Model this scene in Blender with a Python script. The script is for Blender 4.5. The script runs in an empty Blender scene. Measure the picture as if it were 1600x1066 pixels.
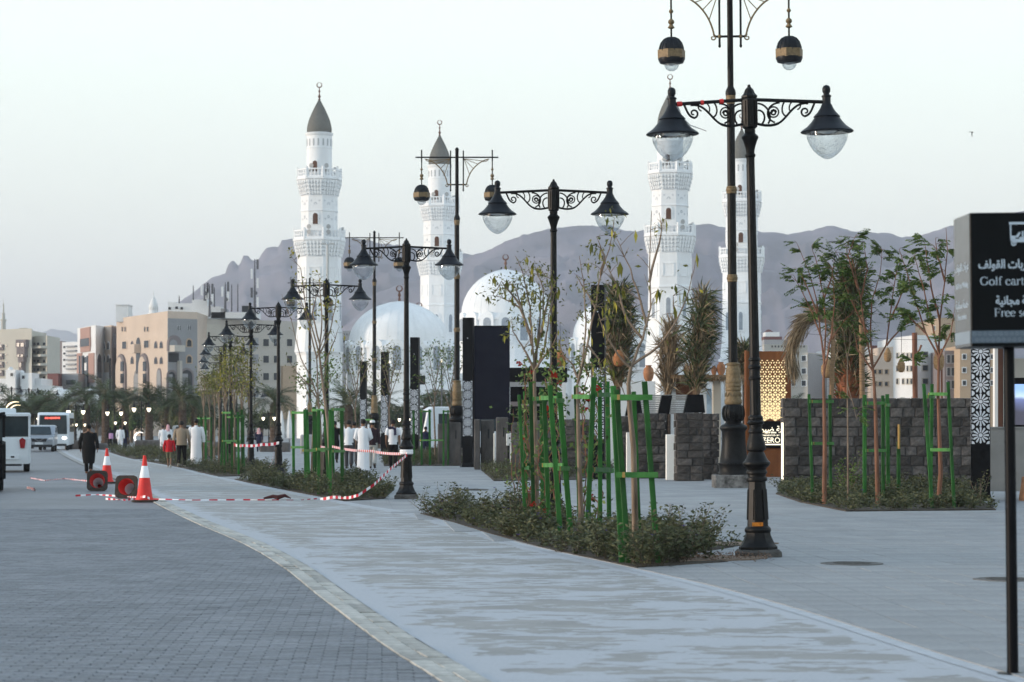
import bpy, bmesh, math, random
import numpy as np
from mathutils import Vector, Matrix, noise
R = math.radians
random.seed(7)
rng = np.random.default_rng(7)
scene = bpy.context.scene
COL = scene.collection

# ------------------------------------------------------------------ camera, sky, sun, exposure
F = 3800.0          # focal length in pixels of the 1600 px wide photograph
CAMH = 1.55
cam_d = bpy.data.cameras.new('camera')
cam = bpy.data.objects.new('camera', cam_d)
COL.objects.link(cam)
cam.location = (0, 0, CAMH)
cam.rotation_euler = (R(90), 0, 0)
cam_d.sensor_width = 36.0
cam_d.lens = 36.0 * F / 1600.0
cam_d.shift_y = 134.0 / 1600.0
cam_d.clip_start = 0.5
cam_d.clip_end = 30000
cam_d.dof.use_dof = True
cam_d.dof.focus_distance = 44.0
cam_d.dof.aperture_fstop = 4.5
scene.camera = cam

world = bpy.data.worlds.new('World')
scene.world = world
world.use_nodes = True
wn, wl = world.node_tree.nodes, world.node_tree.links
bg = wn['Background']
sky = wn.new('ShaderNodeTexSky')
sky.sky_type = 'NISHITA'
sky.sun_disc = False
SUN_EL, SUN_AZ = 5.5, -98.0           # azimuth measured from +Y towards +X
sky.sun_elevation = R(SUN_EL)
sky.sun_rotation = R(SUN_AZ)
sky.altitude = 600
sky.air_density = 1.0
sky.dust_density = 2.2
sky.ozone_density = 1.2
# dusty evening air: the same pale veil all round the horizon, the Nishita sky above it
wtc = wn.new('ShaderNodeTexCoord'); wsx = wn.new('ShaderNodeSeparateXYZ'); wl.new(wtc.outputs['Generated'], wsx.inputs[0])
wr = wn.new('ShaderNodeValToRGB'); wl.new(wsx.outputs[2], wr.inputs[0])
SKYC = [(0.0, (0.70, 0.69, 0.675)), (0.04, (0.725, 0.725, 0.685)), (0.09, (0.76, 0.795, 0.74)), (0.16, (0.81, 0.895, 0.84)), (0.40, (0.84, 0.99, 1.04)), (1.0, (0.65, 0.90, 1.20))]
e = wr.color_ramp.elements
e[0].position = SKYC[0][0]; e[0].color = (*SKYC[0][1], 1); e[1].position = 1.0; e[1].color = (*SKYC[-1][1], 1)
for p_, c_ in SKYC[1:-1]:
    q_ = e.new(p_); q_.color = (*c_, 1)
wsc = wn.new('ShaderNodeVectorMath'); wsc.operation = 'SCALE'; wl.new(wr.outputs[0], wsc.inputs[0]); wsc.inputs[3].default_value = 3.75
wf = wn.new('ShaderNodeMapRange'); wl.new(wsx.outputs[2], wf.inputs[0]); wf.inputs[1].default_value = 0.2; wf.inputs[2].default_value = 0.75
wf.inputs[3].default_value = 0.93; wf.inputs[4].default_value = 0.45
wmx = wn.new('ShaderNodeMix'); wmx.data_type = 'RGBA'; wl.new(wf.outputs[0], wmx.inputs['Factor']); wl.new(sky.outputs[0], wmx.inputs['A']); wl.new(wsc.outputs[0], wmx.inputs['B'])
wl.new(wmx.outputs['Result'], bg.inputs[0])
bg.inputs[1].default_value = 0.15

sun_d = bpy.data.lights.new('sun', 'SUN')
sun_d.energy = 1.7
sun_d.angle = R(6)
sun_d.color = (1.0, 0.83, 0.67)
sun = bpy.data.objects.new('sun', sun_d)
COL.objects.link(sun)
_d = Vector((math.sin(R(SUN_AZ)) * math.cos(R(SUN_EL)), math.cos(R(SUN_AZ)) * math.cos(R(SUN_EL)), math.sin(R(SUN_EL))))
sun.rotation_euler = (-_d).to_track_quat('-Z', 'Y').to_euler()
sun.location = _d * 200

scene.view_settings.view_transform = 'Standard'
scene.view_settings.look = 'None'
scene.view_settings.exposure = 1.38
scene.view_settings.gamma = 1.0
scene.view_settings.use_curve_mapping = False
scene.render.engine = 'CYCLES'
scene.cycles.use_denoising = True
scene.cycles.max_bounces = 6
scene.cycles.diffuse_bounces = 3
scene.cycles.glossy_bounces = 3
scene.cycles.transmission_bounces = 4
scene.cycles.transparent_max_bounces = 24
scene.cycles.volume_bounces = 0
scene.cycles.use_adaptive_sampling = True
scene.cycles.adaptive_threshold = 0.02

# ------------------------------------------------------------------ placing: a photo position and a distance give a point of the place
def PX(px, d): return (px - 800.0) / F * d
def PZ(py, d): return CAMH + (667.0 - py) / F * d
def PD(py): return F * CAMH / (py - 667.0)
def GP(px, py):
    d = PD(py)
    return (PX(px, d), d)

# ------------------------------------------------------------------ materials
MATS = {}
def mat(name, col, rough=0.7, metal=0.0, var=0.12, scale=6.0, bump=0.0, bscale=30.0, spec=0.22, col2=None, stretch=(1, 1, 1), coord='Object'):
    if name in MATS: return MATS[name]
    m = bpy.data.materials.new(name); m.use_nodes = True
    n, l = m.node_tree.nodes, m.node_tree.links
    b = n['Principled BSDF']
    b.inputs['Roughness'].default_value = rough
    b.inputs['Metallic'].default_value = metal
    b.inputs['Specular IOR Level'].default_value = spec
    tc = n.new('ShaderNodeTexCoord'); mp = n.new('ShaderNodeMapping')
    mp.inputs['Scale'].default_value = stretch
    l.new(tc.outputs[coord], mp.inputs[0])
    nz = n.new('ShaderNodeTexNoise'); nz.inputs['Scale'].default_value = scale; nz.inputs['Detail'].default_value = 6
    nz.inputs['Roughness'].default_value = 0.62
    l.new(mp.outputs[0], nz.inputs[0])
    mx = n.new('ShaderNodeMix'); mx.data_type = 'RGBA'
    a = [max(0, c * (1 - var)) for c in col]
    c2 = col2 if col2 else [min(1, c * (1 + var)) for c in col]
    mx.inputs['A'].default_value = (*a, 1); mx.inputs['B'].default_value = (*c2, 1)
    rp = n.new('ShaderNodeMapRange'); rp.inputs[1].default_value = 0.32; rp.inputs[2].default_value = 0.68
    l.new(nz.outputs[0], rp.inputs[0]); l.new(rp.outputs[0], mx.inputs['Factor'])
    l.new(mx.outputs['Result'], b.inputs['Base Color'])
    if bump > 0:
        nb = n.new('ShaderNodeTexNoise'); nb.inputs['Scale'].default_value = bscale; nb.inputs['Detail'].default_value = 4
        l.new(mp.outputs[0], nb.inputs[0])
        bp = n.new('ShaderNodeBump'); bp.inputs['Strength'].default_value = bump; bp.inputs['Distance'].default_value = 0.02
        l.new(nb.outputs[0], bp.inputs['Height']); l.new(bp.outputs[0], b.inputs['Normal'])
    MATS[name] = m
    return m
def piece_var(m, amt=0.25, sat=0.0):
    """each object that uses the material gets its own slight shade"""
    n, l = m.node_tree.nodes, m.node_tree.links
    b = n['Principled BSDF']; src = b.inputs['Base Color'].links[0].from_socket
    oi = n.new('ShaderNodeObjectInfo'); ge = n.new('ShaderNodeNewGeometry'); ad = n.new('ShaderNodeMath'); ad.operation = 'ADD'; fr = n.new('ShaderNodeMath'); fr.operation = 'FRACT'
    l.new(oi.outputs['Random'], ad.inputs[0]); l.new(ge.outputs['Random Per Island'], ad.inputs[1]); l.new(ad.outputs[0], fr.inputs[0]); mr = n.new('ShaderNodeMapRange')
    mr.inputs[3].default_value = 1 - amt; mr.inputs[4].default_value = 1 + amt
    l.new(fr.outputs[0], mr.inputs[0])
    vm = n.new('ShaderNodeVectorMath'); vm.operation = 'SCALE'
    l.new(src, vm.inputs[0]); l.new(mr.outputs[0], vm.inputs[3]); l.new(vm.outputs[0], b.inputs['Base Color'])
    return m
def leafmat(name, col, var=0.35, trans=0.25):
    if name in MATS: return MATS[name]
    m = bpy.data.materials.new(name); m.use_nodes = True
    n, l = m.node_tree.nodes, m.node_tree.links
    b = n['Principled BSDF']; b.inputs['Roughness'].default_value = 0.6; b.inputs['Specular IOR Level'].default_value = 0.25
    at = n.new('ShaderNodeAttribute'); at.attribute_name = 'shade'
    mx = n.new('ShaderNodeMix'); mx.data_type = 'RGBA'
    mx.inputs['A'].default_value = (*[c * (1 - var) for c in col[0]], 1)
    mx.inputs['B'].default_value = (*col[1], 1)
    l.new(at.outputs['Fac'], mx.inputs['Factor'])
    l.new(mx.outputs['Result'], b.inputs['Base Color'])
    tr = n.new('ShaderNodeBsdfTranslucent'); l.new(mx.outputs['Result'], tr.inputs[0])
    ms = n.new('ShaderNodeMixShader'); ms.inputs[0].default_value = trans
    l.new(b.outputs[0], ms.inputs[1]); l.new(tr.outputs[0], ms.inputs[2])
    l.new(ms.outputs[0], n['Material Output'].inputs[0])
    MATS[name] = m
    return m
def emit(name, col, strength):
    if name in MATS: return MATS[name]
    m = bpy.data.materials.new(name); m.use_nodes = True
    b = m.node_tree.nodes['Principled BSDF']
    b.inputs['Base Color'].default_value = (*col, 1)
    b.inputs['Emission Color'].default_value = (*col, 1)
    b.inputs['Emission Strength'].default_value = strength
    MATS[name] = m
    return m
def glassmat(name, tint=(0.9, 0.93, 0.95), gloss=0.22, rough=0.08, bump=0.5):
    if name in MATS: return MATS[name]
    m = bpy.data.materials.new(name); m.use_nodes = True
    n, l = m.node_tree.nodes, m.node_tree.links
    n.remove(n['Principled BSDF'])
    tr = n.new('ShaderNodeBsdfTransparent'); tr.inputs[0].default_value = (*tint, 1)
    gl = n.new('ShaderNodeBsdfGlossy'); gl.inputs['Roughness'].default_value = rough
    fr = n.new('ShaderNodeLayerWeight'); fr.inputs[0].default_value = 0.35
    tc = n.new('ShaderNodeTexCoord'); wv = n.new('ShaderNodeTexNoise'); wv.inputs['Scale'].default_value = 9
    l.new(tc.outputs['Object'], wv.inputs[0])
    bp = n.new('ShaderNodeBump'); bp.inputs['Strength'].default_value = bump; bp.inputs['Distance'].default_value = 0.1
    l.new(wv.outputs[0], bp.inputs['Height']); l.new(bp.outputs[0], gl.inputs['Normal']); l.new(bp.outputs[0], fr.inputs['Normal'])
    mr = n.new('ShaderNodeMapRange'); mr.inputs[3].default_value = gloss * 0.6; mr.inputs[4].default_value = min(0.95, gloss * 3)
    l.new(fr.outputs['Facing'], mr.inputs[0])
    ms = n.new('ShaderNodeMixShader'); l.new(mr.outputs[0], ms.inputs[0])
    l.new(tr.outputs[0], ms.inputs[1]); l.new(gl.outputs[0], ms.inputs[2])
    l.new(ms.outputs[0], n['Material Output'].inputs[0])
    MATS[name] = m
    return m

# ------------------------------------------------------------------ mesh builder
def V(*a): return Vector(a)
class MB:
    def __init__(s): s.v = []; s.f = []; s.m = []
    def add(s, vs, fs, mi=0):
        o = len(s.v); s.v += [tuple(p) for p in vs]
        for f in fs: s.f.append(tuple(i + o for i in f)); s.m.append(mi)
        return s
    def box(s, c, sz, rz=0.0, mi=0, tilt=None):
        x, y, z = sz[0] / 2, sz[1] / 2, sz[2] / 2
        ps = [(-x, -y, -z), (x, -y, -z), (x, y, -z), (-x, y, -z), (-x, -y, z), (x, -y, z), (x, y, z), (-x, y, z)]
        M = Matrix.Translation(c) @ Matrix.Rotation(rz, 4, 'Z')
        if tilt is not None: M = M @ tilt
        return s.add([M @ Vector(p) for p in ps], [(0, 3, 2, 1), (4, 5, 6, 7), (0, 1, 5, 4), (1, 2, 6, 5), (2, 3, 7, 6), (3, 0, 4, 7)], mi)
    def bev(s, c, sz, b=0.02, rz=0.0, mi=0):
        """box with chamfered top and side edges"""
        x, y, z = sz[0] / 2, sz[1] / 2, sz[2] / 2
        def ring(xx, yy, zz, bb): return [(-xx + bb, -yy, zz), (xx - bb, -yy, zz), (xx, -yy + bb, zz), (xx, yy - bb, zz), (xx - bb, yy, zz), (-xx + bb, yy, zz), (-xx, yy - bb, zz), (-xx, -yy + bb, zz)]
        M = Matrix.Translation(c) @ Matrix.Rotation(rz, 4, 'Z')
        rs = ring(x, y, -z, b) + ring(x, y, z - b, b) + ring(x - b, y - b, z, b * 0.4)
        fs = [tuple(range(7, -1, -1)), tuple(range(16, 24))]
        for k in (0, 8):
            for i in range(8): j = (i + 1) % 8; fs.append((k + i, k + j, k + 8 + j, k + 8 + i))
        return s.add([M @ Vector(p) for p in rs], fs, mi)
    def lathe(s, prof, n=16, o=(0, 0, 0), mi=0, rot=0.0, M=None, sx=1.0, sy=1.0, cap=True):
        vs = []; fs = []
        for r, z in prof:
            for i in range(n):
                a = rot + 2 * math.pi * i / n
                p = Vector((r * math.cos(a) * sx, r * math.sin(a) * sy, z))
                if M is not None: p = M @ p
                vs.append(p + Vector(o))
        for k in range(len(prof) - 1):
            for i in range(n):
                j = (i + 1) % n
                fs.append((k * n + i, k * n + j, (k + 1) * n + j, (k + 1) * n + i))
        if cap:
            if prof[0][0] > 1e-4: fs.append(tuple(range(n - 1, -1, -1)))
            if prof[-1][0] > 1e-4: fs.append(tuple((len(prof) - 1) * n + i for i in range(n)))
        return s.add(vs, fs, mi)
    def tube(s, pts, rad, n=6, mi=0, cap=True, flat=1.0):
        pts = [Vector(p) for p in pts]; L = len(pts)
        if not hasattr(rad, '__len__'): rad = [rad] * L
        vs = []; up = None
        for k, p in enumerate(pts):
            t = (pts[min(k + 1, L - 1)] - pts[max(k - 1, 0)])
            if t.length < 1e-9: t = Vector((0, 0, 1))
            t.normalize()
            if up is None:
                up = Vector((0, 1, 0)) if abs(t.y) < 0.9 else Vector((1, 0, 0))
            up = (up - t * up.dot(t))
            if up.length < 1e-5: up = t.orthogonal()
            up.normalize(); w = t.cross(up)
            for i in range(n):
                a = 2 * math.pi * (i + 0.5) / n
                vs.append(p + up * math.cos(a) * rad[k] * flat + w * math.sin(a) * rad[k])
        fs = []
        for k in range(L - 1):
            for i in range(n):
                j = (i + 1) % n
                fs.append((k * n + i, k * n + j, (k + 1) * n + j, (k + 1) * n + i))
        if cap: fs += [tuple(range(n - 1, -1, -1)), tuple((L - 1) * n + i for i in range(n))]
        return s.add(vs, fs, mi)
    def prism(s, poly, z0, z1, mi=0):
        n = len(poly)
        vs = [(x, y, z0) for x, y in poly] + [(x, y, z1) for x, y in poly]
        fs = [tuple(range(n - 1, -1, -1)), tuple(range(n, 2 * n))]
        for i in range(n): j = (i + 1) % n; fs.append((i, j, n + j, n + i))
        return s.add(vs, fs, mi)
    def extr(s, poly, O, U, W, N, d0, d1, mi=0):
        """poly in (u,w) coordinates of a plane, extruded along N from d0 to d1"""
        O, U, W, N = Vector(O), Vector(U), Vector(W), Vector(N)
        n = len(poly)
        vs = [O + U * a + W * b + N * d0 for a, b in poly] + [O + U * a + W * b + N * d1 for a, b in poly]
        fs = [tuple(range(n - 1, -1, -1)), tuple(range(n, 2 * n))]
        for i in range(n): j = (i + 1) % n; fs.append((i, j, n + j, n + i))
        return s.add(vs, fs, mi)
    def build(s, name, mats, parent=None, smooth=None, normals=True):
        me = bpy.data.meshes.new(name)
        me.from_pydata(s.v, [], s.f)
        if not isinstance(mats, (list, tuple)): mats = [mats]
        for m in mats: me.materials.append(m)
        if len(mats) > 1: me.polygons.foreach_set('material_index', s.m)
        if normals:
            b = bmesh.new(); b.from_mesh(me); bmesh.ops.recalc_face_normals(b, faces=b.faces); b.to_mesh(me); b.free()
        if smooth is not None:
            me.polygons.foreach_set('use_smooth', [True] * len(me.polygons))
            me.set_sharp_from_angle(angle=R(smooth))
        me.update()
        o = bpy.data.objects.new(name, me); COL.objects.link(o)
        if parent: o.parent = parent
        return o
def empty(name, loc=(0, 0, 0), rz=0.0, parent=None):
    o = bpy.data.objects.new(name, None); COL.objects.link(o)
    o.empty_display_size = 0.2
    o.location = loc; o.rotation_euler = (0, 0, rz)
    if parent: o.parent = parent
    return o
def tag(o, label=None, cat=None, group=None, kind=None):
    if label: o['label'] = label
    if cat: o['category'] = cat
    if group: o['group'] = group
    if kind: o['kind'] = kind
    return o
def thing(name, label, cat, loc=(0, 0, 0), rz=0.0, group=None):
    return tag(empty(name, loc, rz), label, cat, group)
def copy_tree(o, parent=None):
    c = o.copy(); COL.objects.link(c); c.parent = parent
    for ch in list(o.children): copy_tree(ch, c)
    return c
def clone(o, label, loc, rz=0.0, sc=None, group=None):
    c = copy_tree(o); c['label'] = label; c.location = loc; c.rotation_euler = (0, 0, rz)
    if sc: c.scale = sc if hasattr(sc, '__len__') else (sc, sc, sc)
    if group: c['group'] = group
    return c
def arch(w, h, n=8, pointed=False):
    """outline of an arched opening standing on (0,0), width w, total height h"""
    r = w / 2; hs = h - r * (1.25 if pointed else 1.0)
    pts = [(-r, 0), (r, 0), (r, hs)]
    for i in range(1, n):
        a = math.pi * i / n
        k = 1.0
        y = math.sin(a) * r * (1.25 if pointed else 1.0)
        x = math.cos(a) * r
        if pointed: x = math.copysign(abs(math.cos(a)) ** 1.25 * r, math.cos(a))
        pts.append((x, hs + y))
    pts.append((-r, hs))
    return pts
def spiral(cx, cz, r0, r1, a0, a1, n=16):
    return [(cx + (r0 + (r1 - r0) * i / n) * math.cos(a0 + (a1 - a0) * i / n), 0, cz + (r0 + (r1 - r0) * i / n) * math.sin(a0 + (a1 - a0) * i / n)) for i in range(n + 1)]
def bez(p0, p1, p2, p3, n=12):
    out = []
    for i in range(n + 1):
        t = i / n; u = 1 - t
        out.append(tuple(u ** 3 * a + 3 * u * u * t * b + 3 * u * t * t * c + t ** 3 * d for a, b, c, d in zip(p0, p1, p2, p3)))
    return out
# ================================================================== materials of the place
M_iron = mat('black_cast_iron', (0.006, 0.006, 0.0065), rough=0.45, metal=0.0, var=0.5, scale=14, bump=0.15, bscale=60, spec=0.16)
M_ironblue = mat('dark_hood_iron', (0.008, 0.0095, 0.013), rough=0.42, var=0.3, scale=9, spec=0.18)
M_gold = mat('aged_gold_paint', (0.17, 0.12, 0.065), rough=0.55, metal=0.1, var=0.35, scale=16, bump=0.2)
M_glass = glassmat('clear_bowl_glass')
M_stone_rough = mat('rough_concrete', (0.06, 0.058, 0.055), rough=0.9, var=0.3, scale=6, bump=0.8, bscale=25, col2=(0.26, 0.25, 0.24))
M_basalt = piece_var(mat('basalt', (0.036, 0.033, 0.033), rough=0.85, var=0.35, scale=7, bump=1.0, bscale=22, col2=(0.115, 0.103, 0.095)), 0.55)
M_white = mat('white_render', (0.79, 0.795, 0.80), rough=0.75, var=0.06, scale=0.9, stretch=(1, 1, 0.18))
M_white2 = mat('white_trim', (0.83, 0.835, 0.84), rough=0.7, var=0.03, scale=0.8)
M_greycone = mat('ribbed_grey_cap', (0.165, 0.16, 0.143), rough=0.65, var=0.12, scale=3)
M_bronze = mat('bronze_finial', (0.16, 0.075, 0.05), rough=0.45, metal=0.4, var=0.2, scale=5)
M_door = mat('brown_wood_door', (0.10, 0.045, 0.025), rough=0.6, var=0.25, scale=3)
M_dark = mat('dark_opening', (0.02, 0.022, 0.026), rough=0.4, var=0.2, scale=2)
M_winglass = mat('window_glass_dark', (0.03, 0.035, 0.042), rough=0.2, var=0.3, scale=1.0)
M_black = mat('black_panel', (0.003, 0.0035, 0.005), spec=0.1, rough=0.4, var=0.1, scale=2)

# ================================================================== the ground
# road edge (left side of the pale kerb band) and right edge of the concrete strip, as ground points
ROAD_EDGE = [(4.55, -12.0), (2.6, 0.0), (0.75, 8.5), (-0.427, 14.76), (-0.9, 17.2), (-1.35, 19.8), (-1.86, 22.8), (-2.56, 27.0), (-3.56, 32.2), (-5.24, 39.8), (-7.35, 49.9), (-11.2, 69.3), (-15.6, 90.0), (-21.5, 118.0), (-28.0, 150.0), (-44, 230.0)]
STRIP_EDGE = [(8.6, -12.0), (5.9, 0.0), (4.3, 8.0), (3.01, 15.06), (2.38, 20.1), (1.85, 23.5), (1.25, 26.4), (0.02, 32.2), (-1.68, 42.7), (-3.02, 47.9), (-5.85, 60.1), (-9.9, 78.5), (-12.6, 92.0), (-18.6, 118.0), (-25.0, 150.0), (-41, 230.0)]
def edge_x(E, y):
    for (x0, y0), (x1, y1) in zip(E, E[1:]):
        if y0 <= y <= y1: return x0 + (x1 - x0) * (y - y0) / (y1 - y0)
    return E[-1][0] if y > E[-1][1] else E[0][0]
def _catmull(E, n=6):
    out = []
    for i in range(len(E) - 1):
        p0 = E[max(i - 1, 0)]; p1 = E[i]; p2 = E[i + 1]; p3 = E[min(i + 2, len(E) - 1)]
        for k in range(n):
            t = k / n; y = p1[1] + (p2[1] - p1[1]) * t
            m1 = (p2[0] - p0[0]) / max(1e-6, p2[1] - p0[1]) * (p2[1] - p1[1]); m2 = (p3[0] - p1[0]) / max(1e-6, p3[1] - p1[1]) * (p2[1] - p1[1])
            h = (2 * t**3 - 3 * t * t + 1) * p1[0] + (t**3 - 2 * t * t + t) * m1 + (-2 * t**3 + 3 * t * t) * p2[0] + (t**3 - t * t) * m2
            out.append((h, y))
    out.append(E[-1]); return out
ROAD_EDGE = _catmull(ROAD_EDGE); STRIP_EDGE = _catmull(STRIP_EDGE)
# pale kerb band width (m) by distance
def kerb_w(y): return 0.30 if y < 45 else 0.28

def ground_mat(name, col, col2, scale, stretch, rough=0.75, fine=0.15):
    m = mat(name, col, rough=rough, var=0.0, scale=scale, col2=col2, stretch=stretch, bump=0.25, bscale=40)
    n, l = m.node_tree.nodes, m.node_tree.links
    b = n['Principled BSDF']; src = b.inputs['Base Color'].links[0].from_socket
    nz = n.new('ShaderNodeTexNoise'); nz.inputs['Scale'].default_value = 22; nz.inputs['Detail'].default_value = 5
    tc = n.new('ShaderNodeTexCoord'); l.new(tc.outputs['Object'], nz.inputs[0])
    mr = n.new('ShaderNodeMapRange'); mr.inputs[1].default_value = 0.3; mr.inputs[2].default_value = 0.7
    mr.inputs[3].default_value = 1 - fine; mr.inputs[4].default_value = 1 + fine; l.new(nz.outputs[0], mr.inputs[0])
    vm = n.new('ShaderNodeVectorMath'); vm.operation = 'SCALE'; l.new(src, vm.inputs[0]); l.new(mr.outputs[0], vm.inputs[3])
    l.new(vm.outputs[0], b.inputs['Base Color'])
    return m
M_earth = ground_mat('dusty_paved_ground', (0.2, 0.2, 0.2), (0.3, 0.3, 0.3), 0.3, (1, 1, 1))
M_joint = mat('paver_joint_sand', (0.10, 0.10, 0.105), rough=0.95, var=0.2, scale=20)
# road beyond the modelled blocks: same grey, block pattern in the material
def paver_mat(name):
    m = bpy.data.materials.new(name); m.use_nodes = True
    n, l = m.node_tree.nodes, m.node_tree.links; b = n['Principled BSDF']; b.inputs['Roughness'].default_value = 0.62
    tc = n.new('ShaderNodeTexCoord')
    br = n.new('ShaderNodeTexBrick'); br.inputs['Scale'].default_value = 1.0; br.inputs['Brick Width'].default_value = 0.2; br.inputs['Row Height'].default_value = 0.1
    br.inputs['Mortar Size'].default_value = 0.004
    br.inputs['Color1'].default_value = (0.112, 0.121, 0.138, 1); br.inputs['Color2'].default_value = (0.145, 0.156, 0.175, 1); br.inputs['Mortar'].default_value = (0.085, 0.085, 0.09, 1)
    l.new(tc.outputs['Object'], br.inputs[0])
    nz = n.new('ShaderNodeTexNoise'); nz.inputs['Scale'].default_value = 0.35; nz.inputs['Detail'].default_value = 7
    l.new(tc.outputs['Object'], nz.inputs[0])
    mr = n.new('ShaderNodeMapRange'); mr.inputs[1].default_value = 0.3; mr.inputs[2].default_value = 0.7; mr.inputs[3].default_value = 0.85; mr.inputs[4].default_value = 1.2
    l.new(nz.outputs[0], mr.inputs[0])
    vm = n.new('ShaderNodeVectorMath'); vm.operation = 'SCALE'; l.new(br.outputs[0], vm.inputs[0]); l.new(mr.outputs[0], vm.inputs[3])
    l.new(vm.outputs[0], b.inputs['Base Color'])
    return m
M_roadfar = paver_mat('grey_block_road')
M_paver = ground_mat('grey_paver', (0.118, 0.129, 0.148), (0.172, 0.185, 0.207), 0.7, (1, 1, 1), rough=0.6, fine=0.22)
piece_var(M_paver, 0.17)

g = MB(); g.add([(-12000, -60, -0.03), (12000, -60, -0.03), (12000, 14000, -0.03), (-12000, 14000, -0.03)], [(0, 1, 2, 3)])
tag(g.build('ground', M_earth), kind='structure')

# plaza paving (right of the strip), sheet
PLAZA_NEAR, PLAZA_FAR = 12.0, 40.0
def sheet(name, m, L, Rr, z, uv=False):
    b = MB(); n = len(L)
    vs = [(x, y, z) for x, y in L] + [(x, y, z) for x, y in Rr]
    fs = [(i, n + i, n + i + 1, i + 1) for i in range(n - 1)]
    b.add(vs, fs); o = b.build(name, m, normals=False)
    if uv:
        me = o.data; lay = me.uv_layers.new(name='edge')
        for p in me.polygons:
            for li in p.loop_indices:
                vi = me.loops[li].vertex_index
                lay.data[li].uv = (0.0 if vi < n else 1.0, me.vertices[vi].co.y)
    return tag(o, kind='structure')
ys = [-12 + i * 2 for i in range(0, 122)]
def slab_far_mat():
    m = bpy.data.materials.new('plaza_paving_far'); m.use_nodes = True
    n, l = m.node_tree.nodes, m.node_tree.links; b = n['Principled BSDF']; b.inputs['Roughness'].default_value = 0.7
    tc = n.new('ShaderNodeTexCoord')
    mp = n.new('ShaderNodeMapping'); mp.inputs['Rotation'].default_value = (0, 0, R(-3.8)); l.new(tc.outputs['Object'], mp.inputs[0])
    br = n.new('ShaderNodeTexBrick'); br.inputs['Scale'].default_value = 1.0; br.inputs['Brick Width'].default_value = 0.4; br.inputs['Row Height'].default_value = 0.6
    br.offset = 0.0; br.inputs['Mortar Size'].default_value = 0.004
    br.inputs['Color1'].default_value = (0.225, 0.232, 0.242, 1); br.inputs['Color2'].default_value = (0.26, 0.266, 0.275, 1); br.inputs['Mortar'].default_value = (0.17, 0.17, 0.175, 1)
    l.new(mp.outputs[0], br.inputs[0])
    nz = n.new('ShaderNodeTexNoise'); nz.inputs['Scale'].default_value = 0.6; nz.inputs['Detail'].default_value = 8; l.new(tc.outputs['Object'], nz.inputs[0])
    mr = n.new('ShaderNodeMapRange'); mr.inputs[1].default_value = 0.3; mr.inputs[2].default_value = 0.7; mr.inputs[3].default_value = 0.82; mr.inputs[4].default_value = 1.22
    l.new(nz.outputs[0], mr.inputs[0])
    vm = n.new('ShaderNodeVectorMath'); vm.operation = 'SCALE'; l.new(br.outputs[0], vm.inputs[0]); l.new(mr.outputs[0], vm.inputs[3])
    l.new(vm.outputs[0], b.inputs['Base Color']); return m
M_slabfar = slab_far_mat()
plaza = sheet('plaza', M_slabfar, [(edge_x(STRIP_EDGE, y) - 0.02, y) for y in ys], [(edge_x(STRIP_EDGE, y) + 60 + y * 0.4, y) for y in ys], 0.0)
road = sheet('road', M_roadfar, [(edge_x(ROAD_EDGE, y) - 30 - y * 0.2, y) for y in ys], [(edge_x(ROAD_EDGE, y) + 0.02, y) for y in ys], -0.012)
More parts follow.
